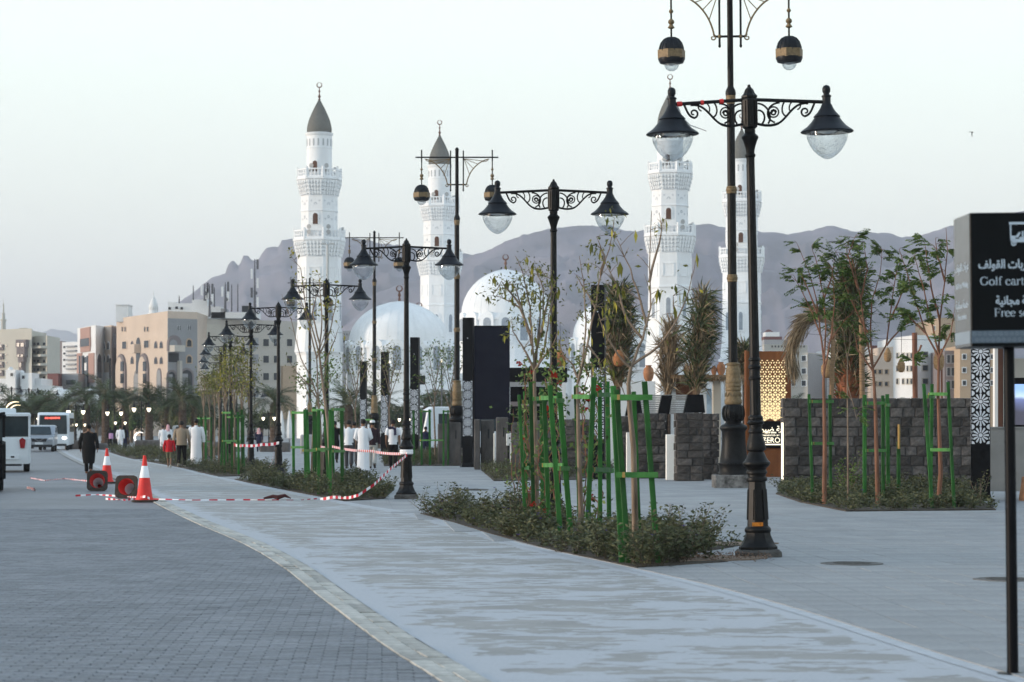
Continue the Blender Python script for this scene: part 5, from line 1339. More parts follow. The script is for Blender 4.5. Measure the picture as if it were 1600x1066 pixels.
textmesh('zero_lettering', 'ZERO', 0.235, (xc + 0.0, -0.065, zz(688.3)), M_signlit, sgn, sx=0.95)
b = MB(); b.box((xc - 0.14, -0.066, zz(688.4)), (0.26, 0.01, 0.012)); b.build('strike_line', M_signlit, sgn)
b = MB(); b.box((xc + 0.02, -0.065, zz(694.6)), (0.56, 0.01, 0.036)); b.build('underline', M_signlit, sgn)
# --- right kiosk with screen
d = 52; X0 = PX(1550, d)
t = thing('glass_kiosk', 'kiosk with brown columns, concrete base and a lit screen at the right edge', 'kiosk', (X0, d, 0))
def kb4(name, x0, y0, x1, y1, yo, dep, m, cat=None):
    b = MB(); b.box(((PX(x0, d) + PX(x1, d)) / 2 - X0, yo + dep / 2, (PZ(y0, d) + PZ(y1, d)) / 2), (PX(x1, d) - PX(x0, d), dep, PZ(y0, d) - PZ(y1, d))); return b.build(name, m, t)
M_browncol = mat('brown_column', (0.16, 0.065, 0.04), rough=0.5, var=0.2, scale=2)
kb4('base_wall', 1547, 669, 1760, 768, 0, 0.4, M_conc); kb4('base_cap', 1546, 667, 1760, 669.5, -0.03, 0.46, M_conc)
kb4('white_column', 1555, 520, 1560, 667, 0.05, 0.2, M_palew); kb4('brown_column', 1561, 520, 1567, 667, 0.1, 0.2, M_browncol); kb4('brown_column', 1567.6, 520, 1572, 667, 0.3, 0.2, M_browncol)
kb4('glass_pane', 1573, 560, 1586, 667, 0.25, 0.04, M_winglass); kb4('roof', 1553, 500, 1760, 520, -0.6, 4, M_black)
kb4('screen_frame', 1585, 566, 1760, 668, 0.30, 0.2, M_black); kb4('upper_panel', 1587, 560, 1760, 590, 0.2, 0.05, M_beige)
def screen_mat():
    m = bpy.data.materials.new('screen_picture'); m.use_nodes = True; n, l = m.node_tree.nodes, m.node_tree.links; b = n['Principled BSDF']
    tc = n.new('ShaderNodeTexCoord'); sx = n.new('ShaderNodeSeparateXYZ'); l.new(tc.outputs['Generated'], sx.inputs[0]); nz = n.new('ShaderNodeTexNoise'); nz.inputs['Scale'].default_value = 3; l.new(tc.outputs['Generated'], nz.inputs[0])
    ad = n.new('ShaderNodeMath'); ad.operation = 'MULTIPLY_ADD'; l.new(nz.outputs[0], ad.inputs[0]); ad.inputs[1].default_value = 0.25; l.new(sx.outputs[2], ad.inputs[2])
    cr = n.new('ShaderNodeValToRGB'); l.new(ad.outputs[0], cr.inputs[0]); e = cr.color_ramp.elements; e[0].color = (0.06, 0.06, 0.09, 1); e[0].position = 0.45; e[1].color = (0.16, 0.2, 0.42, 1); e[1].position = 0.75; q = e.new(0.83); q.color = (0.55, 0.72, 0.9, 1); q = e.new(1.0); q.color = (0.3, 0.5, 0.95, 1)
    l.new(cr.outputs[0], b.inputs['Emission Color']); b.inputs['Emission Strength'].default_value = 0.5; b.inputs['Base Color'].default_value = (0.02, 0.02, 0.02, 1); return m
kb4('screen', 1588, 600, 1700, 664, 0.27, 0.04, screen_mat())
t = thing('parasol', 'small orange object low on the ground at the right border by the concrete base', 'bollard', (PX(1604, 51), 51, 0))
b = MB(); b.lathe([(0.16, 0), (0.16, 0.1), (0.12, 0.3), (0.10, 0.5), (0, 0.52)], 12); b.build('body', M_clay, t, smooth=50); t.name = 'clay_bollard'
# --- brown poles
for x, y0, dd, lab in ((1346, 480, 68, 'weathered brown pole behind the basalt wall, beside the date palm'), (1429, 520, 68, 'dark rusty pole behind the basalt wall, right of the hanging baskets'), (1297, 560, 72, 'thin grey pole behind the wall, left of the palm'), (1471, 545, 70, 'thin brown pole behind the wall beside the third sapling')):
    r = 0.075 if x in (1346, 1429) else 0.03
    b = MB(); b.tube([(0, 0, 0), (0.02, 0, PZ(y0, dd) / 2), (0, 0, PZ(y0, dd))], r, 10); o = b.build('wooden_pole', M_wood if x == 1346 else M_browncol, None, smooth=50); o.location = (PX(x, dd), dd, 0); tag(o, lab, 'pole')
# hanging baskets
for x, y, w, h, dd, lab in ((1293, 576, 20, 30, 67.5, 'round woven basket hanging behind the left sapling'), (1408, 571, 12, 22, 66.5, 'woven basket lantern hanging in mid air left of the rusty pole'), (1467, 562, 17, 34, 66.5, 'long woven basket hanging beside the third sapling trunk'), (1387, 555, 12, 22, 69, 'woven basket lantern between palm and white block'), (875, 560, 18, 26, 88, 'orange clay basket hanging above the leftmost stakes'), (967, 560, 18, 26, 84, 'orange wicker basket hanging among dry palm leaves')):
    s_ = dd / F; r = w / 2 * s_; H = h * s_; t = thing('hanging_basket', lab, 'basket', (PX(x, dd), dd, PZ(y + h / 2, dd)), 0, 'woven hanging baskets')
    b = MB(); b.lathe([(r * 0.35, 0), (r * 0.85, H * 0.12), (r, H * 0.35), (r * 0.95, H * 0.6), (r * 0.6, H * 0.85), (r * 0.3, H)], 16)
    for k in range(8): zq = H * (0.1 + 0.1 * k); b.lathe([(r * 1.01, zq), (r * 1.04, zq + 0.01), (r * 1.01, zq + 0.02)], 16, cap=False) if 0.25 < zq / H < 0.65 else None
    b.build('basket_body', mat('orange_wicker', (0.30, 0.13, 0.055), rough=0.9, var=0.35, scale=20) if 'orange' in lab else mat('woven_straw', (0.30, 0.19, 0.10), rough=0.9, var=0.35, scale=20, bump=0.5), t, smooth=50)
    b = MB(); b.tube([(0, 0, H), (0.01, 0, H + 0.5), (0, 0.02, H + 1.0)], 0.008, 4); b.build('cord', M_dark, t)
# string wires for the lanterns
for (xa, ya, xb, yb, dd, lab) in ((1240, 520, 1600, 528, 67, 'thin wire strung behind the basalt wall from which baskets hang'), (1000, 540, 1150, 542, 86, 'thin wire strung across the palm sheaves')):
    b = MB(); b.tube([(PX(xa + (xb - xa) * i / 12, dd), dd, PZ(ya + (yb - ya) * i / 12, dd) - 0.12 * math.sin(math.pi * i / 12)) for i in range(13)], 0.007, 4); tag(b.build('wire', M_dark, None), lab, 'wire')
# tall unlit twin street light far behind
d = 170; t = thing('twin_street_light', 'tall grey street light with two flat heads, rising behind the date palm', 'street light', (PX(1323, d), d, 0))
b = MB(); b.tube([(0, 0, 0), (0, 0, PZ(382, d))], [0.10, 0.06], 8); b.build('pole', M_steel, t)
for s in (-1, 1): b = MB(); b.tube([(0, 0, PZ(384, d)), (s * 0.7, 0, PZ(379, d))], 0.035, 5); b.box((s * 0.95, 0, PZ(378, d)), (0.6, 0.25, 0.08)); b.build('lamp_head', M_steel, t)
d = 230; t = thing('flood_light_mast', 'slim grey flood light mast in front of the left minaret', 'street light', (PX(512, d), d, 0))
b = MB(); b.tube([(0, 0, 0), (0, 0, PZ(382, d))], [0.2, 0.11], 8); b.build('pole', mat('pale_steel', (0.45, 0.45, 0.44), rough=0.5), t); 
for s in (-1, 1): b = MB(); b.box((s * 0.4, 0, PZ(381, d)), (0.5, 0.3, 0.14)); b.build('lamp_head', mat('pale_steel', (0.45, 0.45, 0.44)), t)
# ------------------------------------------------ golf cart sign
ds = 15.2; t = thing('golf_cart_sign', 'black sign box on a thin black pole reading Golf cart and Free service', 'sign', (PX(1582.5, ds), ds, 0)); s_ = ds / F
t.rotation_euler = (0, R(-0.7), 0)
b = MB(); b.lathe([(0.036, 0.005), (0.034, PZ(545, ds) + 0.02)], 16); b.lathe([(0.10, 0.0), (0.10, 0.012), (0.04, 0.016)], 16); b.build('pole', M_blackmetal, t, smooth=40)
bx = empty('box_frame', (0, 0, 0), 0, t)
Wf = 0.60; Hf = PZ(337, ds) - PZ(543, ds); zc = (PZ(337, ds) + PZ(543, ds)) / 2; Df = 0.46
xl = PX(1512.5, ds) - PX(1582.5, ds)      # left edge of the front face
ang = R(-4.5)
b = MB(); b.bev((0, 0, 0), (Wf, Df, Hf), 0.006); box = b.build('sign_box', mat('sign_black_vinyl', (0.003, 0.0042, 0.0055), spec=0.08, rough=0.4, var=0.1), t)
bpy.data.objects.remove(bx)
# the box is turned so that its left side is seen
th = R(1.6)
box.rotation_euler = (0, 0, th)
fx = Wf / 2 * math.cos(th) - Df / 2 * math.sin(th)
cx = xl + Wf / 2 * math.cos(th) - (Df / 2) * math.sin(th); cy = 0.0
box.location = (cx, cy, zc)
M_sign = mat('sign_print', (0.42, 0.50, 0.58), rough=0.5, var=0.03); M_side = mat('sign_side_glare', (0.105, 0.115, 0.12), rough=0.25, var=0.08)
yF = -Df / 2 - 0.003
def zb(py): return PZ(py, ds) - zc
def xb(px): return (px - 1509.5) * s_ / math.cos(th) - Wf / 2
textmesh('arabic_lettering', shape_ar('عربات القولف'), 0.074, (xb(1522), yF, zb(417)), M_sign, box, align='LEFT', extrude=0.001, offset=0.0016, sx=0.80)
textmesh('arabic_lettering', shape_ar('خدمة مجانية'), 0.072, (xb(1548), yF, zb(473)), M_sign, box, align='LEFT', extrude=0.001, offset=0.0016, sx=0.80)
# serif lettering drawn stroke by stroke
def glyph(c):
    """strokes: (points, width profile) in an em box with x-height 0.46 and cap height 0.68"""
    T, t_ = 0.085, 0.035; X = 0.46; C = 0.68
    def arc(cx, cy, rx, ry, a0, a1, n=12): return [(cx + rx * math.cos(R(a0 + (a1 - a0) * i / n)), cy + ry * math.sin(R(a0 + (a1 - a0) * i / n))) for i in range(n + 1)]
    def st(p, f=None): return (p, f)
    S = []; w = 0.5
    def v(x, y0, y1, s0=True, s1=True):
        S.append(([(x, y0), (x, y1)], T))
        if s0: S.append(([(x - 0.09, y0 + 0.013), (x + 0.09, y0 + 0.013)], 0.028))
        if s1: S.append(([(x - 0.09, y1 - 0.013), (x + 0.02, y1 - 0.013)], 0.028))
    if c == 'G': S.append((arc(0.36, 0.34, 0.29, 0.33, 45, 325, 20), 'v')); S.append(([(0.62, 0.08), (0.62, 0.27)], T)); S.append(([(0.5, 0.27), (0.70, 0.27)], 0.028)); S.append(([(0.60, 0.48), (0.60, 0.66)], 0.03)); w = 0.74
    elif c == 'o': S.append((arc(0.25, 0.22, 0.20, 0.22, 0, 360, 22), 'v')); w = 0.5
    elif c == 'l': v(0.14, 0, C); w = 0.28
    elif c == 'f': S.append(([(0.14, 0), (0.14, 0.55)] + arc(0.25, 0.55, 0.11, 0.12, 180, 50, 6), 0.07)); S.append(([(0.04, X - 0.02), (0.27, X - 0.02)], 0.03)); S.append(([(0.05, 0.013), (0.25, 0.013)], 0.028)); w = 0.33
    elif c == 'c': S.append((arc(0.25, 0.22, 0.19, 0.22, 45, 315, 16), 'v')); S.append((arc(0.37, 0.36, 0.03, 0.03, 0, 360, 6), 0.05)); w = 0.45
    elif c == 'a': S.append((arc(0.20, 0.33, 0.12, 0.12, 170, 0, 8) + [(0.32, 0.08), (0.38, 0.0), (0.44, 0.04)], 0.07)); S.append((arc(0.19, 0.13, 0.14, 0.12, 60, 330, 12), 'v')); w = 0.45
    elif c == 'r': v(0.12, 0, X); S.append((arc(0.26, 0.30, 0.13, 0.14, 170, 50, 6), 0.05)); S.append((arc(0.33, 0.41, 0.02, 0.02, 0, 360, 6), 0.05)); w = 0.36
    elif c == 't': S.append(([(0.14, 0.60), (0.14, 0.10)] + arc(0.21, 0.10, 0.07, 0.09, 180, 300, 5), 0.07)); S.append(([(0.03, X - 0.02), (0.27, X - 0.02)], 0.03)); w = 0.31
    elif c == 'W': S += [([(0.08, C), (0.30, 0.0)], T), ([(0.30, 0.0), (0.48, C)], t_), ([(0.44, C), (0.66, 0.0)], T), ([(0.66, 0.0), (0.86, C)], t_)]; S += [([(0.0, C - .013), (0.18, C - .013)], .028), ([(0.76, C - .013), (0.94, C - .013)], .028)]; w = 0.95
    elif c == 'F': v(0.16, 0, C); S.append(([(0.06, C - 0.014), (0.54, C - 0.014)], 0.03)); S.append(([(0.53, C), (0.53, C - 0.15)], 0.03)); S.append(([(0.16, 0.35), (0.42, 0.35)], 0.03)); S.append(([(0.42, 0.27), (0.42, 0.43)], 0.03)); w = 0.58
    elif c == 'e': S.append((arc(0.23, 0.22, 0.18, 0.22, 10, 320, 18), 'v')); S.append(([(0.07, 0.26), (0.39, 0.26)], 0.03)); w = 0.45
    elif c == 's': S.append((arc(0.19, 0.34, 0.11, 0.10, 50, 250, 10)[:8] + arc(0.19, 0.12, 0.12, 0.11, 70, -150, 10), 0.065)); w = 0.38
    elif c == 'v': S += [([(0.06, X), (0.24, 0)], T), ([(0.24, 0), (0.40, X)], t_)]; w = 0.46
    elif c == 'i': v(0.13, 0, X); S.append((arc(0.13, 0.61, 0.02, 0.02, 0, 360, 6), 0.06)); w = 0.27
    elif c == 'n': v(0.12, 0, X); S.append((arc(0.25, 0.30, 0.13, 0.14, 170, 0, 8) + [(0.38, 0.0)], 0.075)); S.append(([(0.29, 0.013), (0.47, 0.013)], 0.028)); w = 0.5
    elif c == 'g': S.append((arc(0.22, 0.29, 0.14, 0.14, 0, 360, 16), 'v')); S.append((arc(0.23, -0.08, 0.17, 0.10, 100, 460, 16), 0.04)); w = 0.46
    else: w = 0.25
    return S, w
def serif_text(name, body, size, x0, zbase, m, parent, y):
    x = x0; nm = 0
    for c in body:
        S, w = glyph(c); b = MB()
        for k, (P, wd) in enumerate(S):
            P = [Vector((p[0], p[1])) for p in P]; L_, R_ = [], []
            for i, p in enumerate(P):
                tg = (P[min(i + 1, len(P) - 1)] - P[max(i - 1, 0)]).normalized(); nn = Vector((-tg.y, tg.x))
                hw = (0.018 + 0.030 * abs(nn.x)) if wd == 'v' else wd / 2
                L_.append(p + nn * hw); R_.append(p - nn * hw)
            n_ = len(P); vs = [(x + q.x * size, y - 0.0004 * k, zbase + q.y * size) for q in L_] + [(x + q.x * size, y - 0.0004 * k, zbase + q.y * size) for q in R_]
            b.add(vs, [(i, i + 1, n_ + i + 1, n_ + i) for i in range(n_ - 1)])
        if b.f: o = b.build(name, m, parent, normals=False)
        x += w * size
serif_text('letter', 'Golf cart Waiting', 0.075, xb(1524), zb(448.5), M_sign, box, yF)
serif_text('letter', 'Free service', 0.073, xb(1545), zb(497), M_sign, box, yF)
# golf cart pictogram
b = MB()
def pr(x0, y0, x1, y1): b.add([(xb(x0), yF, zb(y1)), (xb(x1), yF, zb(y1)), (xb(x1), yF, zb(y0)), (xb(x0), yF, zb(y0))], [(0, 1, 2, 3)])
pr(1570, 352, 1612, 355.5); pr(1571.5, 355, 1573.5, 374); pr(1608.5, 355, 1610.5, 378); pr(1574, 378, 1608, 383); pr(1572, 373, 1580, 381); pr(1590, 366, 1592.5, 378); pr(1586, 375, 1600, 379); pr(1600, 368, 1603, 378)
b.add([(xb(1580), yF, zb(374)), (xb(1586), yF, zb(367)), (xb(1588), yF, zb(369)), (xb(1583), yF, zb(377))], [(0, 1, 2, 3)])
b.build('cart_pictogram', M_sign, box, normals=False)
for x in (1577, 1605):
    b = MB(); 
    for r0, r1 in ((2.4, 4.2), (0, 1.3)):
        n_ = 16; b.add([(xb(x) + r0 * s_ * math.cos(2 * math.pi * i / n_), yF - 0.001, zb(384.5) + r0 * s_ * math.sin(2 * math.pi * i / n_)) for i in range(n_)] + [(xb(x) + r1 * s_ * math.cos(2 * math.pi * i / n_), yF - 0.001, zb(384.5) + r1 * s_ * math.sin(2 * math.pi * i / n_)) for i in range(n_)], [(i, (i + 1) % n_, n_ + (i + 1) % n_, n_ + i) for i in range(n_)])
    b.build('pictogram_wheel', M_sign, box, normals=False)
# patterned band
M_band = mat('sign_blue_band', (0.085, 0.115, 0.15), rough=0.45, var=0.05); M_bandpat = mat('sign_band_pattern', (0.19, 0.235, 0.28), rough=0.5, var=0.05)
b = MB(); b.box((0, -Df / 2 - 0.001, zb(528)), (Wf - 0.004, 0.003, 19 * s_)); b.build('pattern_band', M_band, box)
b = MB()
for i in range(18):
    for j in range(2):
        cx_ = -Wf / 2 + 0.02 + i * 0.033 + (0.0165 if j else 0); cz_ = zb(523.5 + j * 9)
        if cx_ > Wf / 2 - 0.015: continue
        for (r0, r1, n_) in ((0.006, 0.0085, 8), (0.0125, 0.0145, 6)):
            b.add([(cx_ + r0 * math.cos(2 * math.pi * q / n_), yF - 0.001, cz_ + r0 * math.sin(2 * math.pi * q / n_)) for q in range(n_)] + [(cx_ + r1 * math.cos(2 * math.pi * q / n_), yF - 0.001, cz_ + r1 * math.sin(2 * math.pi * q / n_)) for q in range(n_)], [(q, (q + 1) % n_, n_ + (q + 1) % n_, n_ + q) for q in range(n_)])
b.build('band_rosettes', M_bandpat, box, normals=False)['kind'] = 'stuff'
# left side face: paler, with the same print seen edge on
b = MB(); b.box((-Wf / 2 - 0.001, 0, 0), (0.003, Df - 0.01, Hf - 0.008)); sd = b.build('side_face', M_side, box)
textmesh('side_lettering', shape_ar('عربات القولف'), 0.07, (-Wf / 2 - 0.004, 0, zb(418)), M_sign, box, rot=(R(90), 0, R(-90)), extrude=0.001)
textmesh('side_lettering', 'Golf cart Waiting', 0.05, (-Wf / 2 - 0.004, 0, zb(446)), M_sign, box, rot=(R(90), 0, R(-90)), extrude=0.001)
textmesh('side_lettering', shape_ar('خدمة مجانية'), 0.07, (-Wf / 2 - 0.004, 0, zb(476)), M_sign, box, rot=(R(90), 0, R(-90)), extrude=0.001)
textmesh('side_lettering', 'Free service', 0.05, (-Wf / 2 - 0.004, 0, zb(495)), M_sign, box, rot=(R(90), 0, R(-90)), extrude=0.001)
b = MB(); b.box((-Wf / 2 - 0.003, 0, zb(528)), (0.003, Df - 0.02, 19 * s_)); b.build('side_band', M_bandpat, box)
# ================================================================== vegetation
L_green = leafmat('leaf_green', ((0.04, 0.085, 0.02), (0.15, 0.22, 0.06)))
L_shrub = leafmat('shrub_leaf', ((0.016, 0.028, 0.012), (0.13, 0.14, 0.07)), var=0.3, trans=0.15)
L_yellow = leafmat('yellowing_leaf', ((0.09, 0.12, 0.03), (0.36, 0.32, 0.05)), trans=0.3)
L_olive = leafmat('olive_leaf', ((0.05, 0.075, 0.022), (0.20, 0.20, 0.05)), trans=0.25)
L_palm = leafmat('palm_leaf', ((0.025, 0.045, 0.02), (0.11, 0.135, 0.055)), trans=0.15)
L_dry = leafmat('dry_palm_leaf', ((0.14, 0.10, 0.06), (0.40, 0.30, 0.19)), trans=0.15)
L_drygreen = leafmat('half_dry_palm_leaf', ((0.05, 0.06, 0.03), (0.22, 0.17, 0.09)), trans=0.15)
M_bark = mat('sapling_bark', (0.16, 0.11, 0.08), rough=0.9, var=0.35, scale=10, stretch=(1, 1, 0.2), bump=0.3, col2=(0.26, 0.20, 0.15))
M_barkred = mat('reddish_bark', (0.17, 0.085, 0.055), rough=0.9, var=0.3, scale=10, stretch=(1, 1, 0.2), bump=0.3)
M_soil = mat('planting_soil', (0.04, 0.034, 0.027), rough=0.95, var=0.35, scale=9, bump=0.8, bscale=20, col2=(0.085, 0.07, 0.055))
M_stake = mat('green_painted_stake', (0.010, 0.062, 0.012), rough=0.65, var=0.4, scale=5, stretch=(1, 1, 0.25), col2=(0.028, 0.135, 0.025), bump=0.15)
piece_var(M_stake, 0.35)
M_stakeL = mat('light_green_crossbar', (0.035, 0.16, 0.032), rough=0.65, var=0.3, scale=5, col2=(0.085, 0.25, 0.06))
M_tan_end = mat('raw_wood_end', (0.38, 0.24, 0.08), rough=0.8)
M_purple = mat('purple_petal', (0.07, 0.035, 0.22), rough=0.6); M_redfl = mat('red_petal', (0.45, 0.03, 0.025), rough=0.6)
def leaf_mesh(name, P, D, size, m, parent=None, width=0.45, shade=None, droop=0.25, kind='stuff'):
    """P (n,3) attachment points, D (n,3) directions, size (n,)  -> one mesh of pointed leaf faces"""
    P = np.asarray(P, float); D = np.asarray(D, float); n = len(P)
    if n == 0: return None
    D = D / (np.linalg.norm(D, axis=1, keepdims=True) + 1e-9)
    rnd = rng.normal(size=(n, 3)); S = np.cross(D, rnd); S /= (np.linalg.norm(S, axis=1, keepdims=True) + 1e-9)
    N = np.cross(D, S)
    L = np.broadcast_to(np.asarray(size, float), (n,))[:, None]; W = L * width * 0.5
    a = P; b = P + D * L * 0.45 + S * W + N * L * 0.06; c = P + D * L; c[:, 2] -= (L[:, 0] * droop * 0.4); d = P + D * L * 0.45 - S * W + N * L * 0.06
    V_ = np.stack([a, b, c, d], 1).reshape(-1, 3)
    me = bpy.data.meshes.new(name); me.vertices.add(4 * n); me.vertices.foreach_set('co', V_.ravel())
    me.loops.add(4 * n); me.loops.foreach_set('vertex_index', np.arange(4 * n))
    me.polygons.add(n); me.polygons.foreach_set('loop_start', np.arange(0, 4 * n, 4)); me.polygons.foreach_set('loop_total', np.full(n, 4))
    at = me.attributes.new('shade', 'FLOAT', 'POINT'); sh = rng.random(n) if shade is None else shade
    at.data.foreach_set('value', np.repeat(sh, 4).astype(np.float32))
    me.materials.append(m); me.update()
    o = bpy.data.objects.new(name, me); COL.objects.link(o)
    if parent: o.parent = parent
    if kind: o['kind'] = kind
    return o
def inpoly(x, y, P):
    c = False; j = len(P) - 1
    for i in range(len(P)):
        if (P[i][1] > y) != (P[j][1] > y) and x < (P[j][0] - P[i][0]) * (y - P[i][1]) / (P[j][1] - P[i][1]) + P[i][0]: c = not c
        j = i
    return c
SHRUB_TEMPLATES = []
def shrub_points(h, r, stems, dens):
    P, D, S = [], [], []; tubes = []
    for k in range(stems):
        a = random.uniform(0, 2 * math.pi); lean = random.uniform(0.15, 0.9) * r; hh = h * random.uniform(0.55, 1.1)
        base = Vector((random.uniform(-.05, .05), random.uniform(-.05, .05), 0)); tip = Vector((lean * math.cos(a), lean * math.sin(a), hh))
        mid = base.lerp(tip, 0.5) + Vector((lean * 0.15 * math.cos(a + 1), lean * 0.15 * math.sin(a + 1), hh * 0.06))
        tubes.append([base, mid, tip])
        n = int(dens * hh)
        for i in range(n):
            t = 0.15 + 0.85 * i / n; p = (base.lerp(mid, t * 2) if t < 0.5 else mid.lerp(tip, t * 2 - 1))
            b_ = random.uniform(0, 2 * math.pi); off = random.uniform(0, 0.05)
            d = Vector((math.cos(b_), math.sin(b_), random.uniform(-0.1, 0.9)))
            P.append(p + d * off); D.append(d); S.append(random.uniform(0.6, 1.2))
    return P, D, S, tubes
def planted_bed(label, poly, plants, hmin, hmax, leaf=0.055, flowers=0, near=True):
    xs_ = [p[0] for p in poly]; ys_ = [p[1] for p in poly]
    b = MB(); b.prism(poly, -0.02, 0.024); so = b.build('bed_soil', M_soil); tag(so, kind='structure')
    P, D, S = [], [], []; tb = MB(); fl = []
    cnt = 0; tries = 0
    while cnt < plants and tries < plants * 20:
        tries += 1
        x = random.uniform(min(xs_), max(xs_)); y = random.uniform(min(ys_), max(ys_))
        if not inpoly(x, y, poly): continue
        q = noise.noise(Vector((x * 0.9, y * 0.5, 3.3))) * 0.5 + 0.5
        if random.random() > 0.15 + q * 1.1: continue
        cnt += 1
        h = hmin + (hmax - hmin) * min(1.0, max(0, q * 1.9 - 0.5)) * random.uniform(0.5, 1.15)
        p, d, s, tu = shrub_points(h, 0.36 * h / 0.4, 6, 62 if near else 30)
        o = Vector((x, y, 0.0)); P += [o + v for v in p]; D += d; S += [v * leaf for v in s]
        for t3 in tu: tb.tube([o + v for v in t3], [0.004, 0.003, 0.0015], 3, cap=False)
        if flowers and random.random() < flowers: fl.append(o + tu[0][2] + Vector((0, 0, 0.01)))
    # low ground leaves
    for _ in range(plants * (26 if near else 14)):
        x = random.uniform(min(xs_), max(xs_)); y = random.uniform(min(ys_), max(ys_))
        if inpoly(x, y, poly): P.append(Vector((x, y, 0.03 + random.random() ** 1.6 * 0.22))); D.append(Vector((random.uniform(-1, 1), random.uniform(-1, 1), random.uniform(0, 1)))); S.append(leaf * random.uniform(0.7, 1.3))
    sh = np.clip(rng.random(len(P)) * 0.55 + 0.45 * np.array([noise.noise(Vector((p.x * 1.7, p.y * 1.2, 1))) * 0.6 + 0.5 for p in P]), 0, 1)
    st = tb.build('shrub_stems', mat('dark_twig', (0.045, 0.038, 0.026), rough=0.9), so, normals=False); st['kind'] = 'stuff'
    lv = leaf_mesh('shrubs', P, D, S, L_shrub, None, width=0.42, shade=sh)
    lv['label'] = label
    if fl:
        fb = MB()
        for p in fl:
            for k in range(5):
                a = 2 * math.pi * k / 5; r = 0.022
                fb.add([p, p + Vector((r * math.cos(a - .5), r * math.sin(a - .5), 0.012)), p + Vector((r * 1.3 * math.cos(a), r * 1.3 * math.sin(a), 0.02)), p + Vector((r * math.cos(a + .5), r * math.sin(a + .5), 0.012))], [(0, 1, 2, 3)])
        fo = fb.build('purple_flowers', M_purple, None, normals=False); fo['kind'] = 'stuff'
    return lv
def EX(y, o=0.12): return edge_x(STRIP_EDGE, y) + o
BED_A = [(EX(26.6), 26.6), (2.45, 27.7), (2.0, 28.8), (2.3, 30.2), (3.0, 31.8), (1.55, 33.6), (1.2, 38), (0.6, 41.5), (EX(43), 43.2), (EX(40), 40), (EX(36), 36), (EX(32.2), 32.2), (EX(29), 29)]
BED_A = [(EX(26.5), 26.5), (2.46, 27.65), (2.0, 28.9), (2.95, 31.4), (2.9, 32.2), (1.7, 35.0), (0.9, 39.0), (-0.5, 42.8), (EX(43), 43), (EX(39), 39), (EX(35), 35), (EX(31), 31), (EX(29), 29)]
planted_bed('dark grey-green shrubs with purple flowers in the nearest bed', BED_A, 225, 0.08, 0.62, 0.07, 0.2)
BED_B = [(EX(50.5), 50.5), (-2.75, 52.3), (-2.9, 60), (-4.4, 66), (EX(71), 71.5), (EX(66), 66), (EX(60), 60), (EX(55), 55)]
planted_bed('low dark shrubs in the second bed with barrier tape along it', BED_B, 200, 0.14, 0.55, 0.078)
BED_C = [(EX(75.5), 75.5), (-7.1, 77.5), (-8.3, 88), (-11, 102), (EX(112), 112), (EX(100), 100), (EX(88), 88), (EX(80), 80)]
planted_bed('low shrubs in the third bed beside the walking men', BED_C, 230, 0.2, 0.5, 0.08, near=False)
BED_C2 = [(EX(116), 116), (-14.5, 118), (-17, 140), (EX(150), 150), (EX(130), 130)]
planted_bed('low shrubs in the farthest bed along the path', BED_C2, 160, 0.3, 0.7, 0.11, near=False)
BED_R = [GP(1322, 799.5), GP(1556, 797.5), GP(1505, 764), GP(1228, 764), GP(1212, 772), GP(1250, 785)]
planted_bed('dark green shrubs in the bed in front of the long basalt wall', BED_R, 300, 0.10, 0.46, 0.075, 0.04)
BED_M = [GP(772, 752), GP(900, 750), GP(960, 737), GP(950, 729), GP(800, 729), GP(752, 735)]
planted_bed('dark small bushes in the bed below the grey stone slab piers', BED_M, 240, 0.25, 0.55, 0.07, near=False)
BED_N = [GP(600, 728.5), GP(736, 728), GP(728, 714), GP(600, 715)]
planted_bed('dark low hedge bed behind the walking men, beside the tall lamp', BED_N, 260, 0.3, 0.7, 0.085, near=False)
# dry leaves and soil spilt at the end of the nearest bed
P = [Vector((random.uniform(1.9, 3.0), random.uniform(27.6, 28.8), 0.03 + random.random() * 0.05)) for _ in range(500)]
leaf_mesh('fallen_leaves', P, [Vector((random.uniform(-1, 1), random.uniform(-1, 1), random.uniform(-.2, .6))) for _ in P], [0.035] * len(P), leafmat('fallen_leaf', ((0.12, 0.07, 0.05), (0.26, 0.17, 0.12))))
b = MB(); b.prism([(1.9, 27.55), (2.75, 28.0), (3.0, 28.5), (2.2, 29.1)], 0.0, 0.03); tag(b.build('spilt_soil', mat('pale_soil', (0.2, 0.15, 0.115), rough=0.95, var=0.25, scale=12, bump=0.6)), kind='structure')
b = MB(); b.prism([(2.7, 31.2), (3.5, 31.9), (3.1, 32.3), (2.6, 32.1)], 0.0, 0.03); tag(b.build('spilt_soil', MATS['pale_soil']), kind='structure')
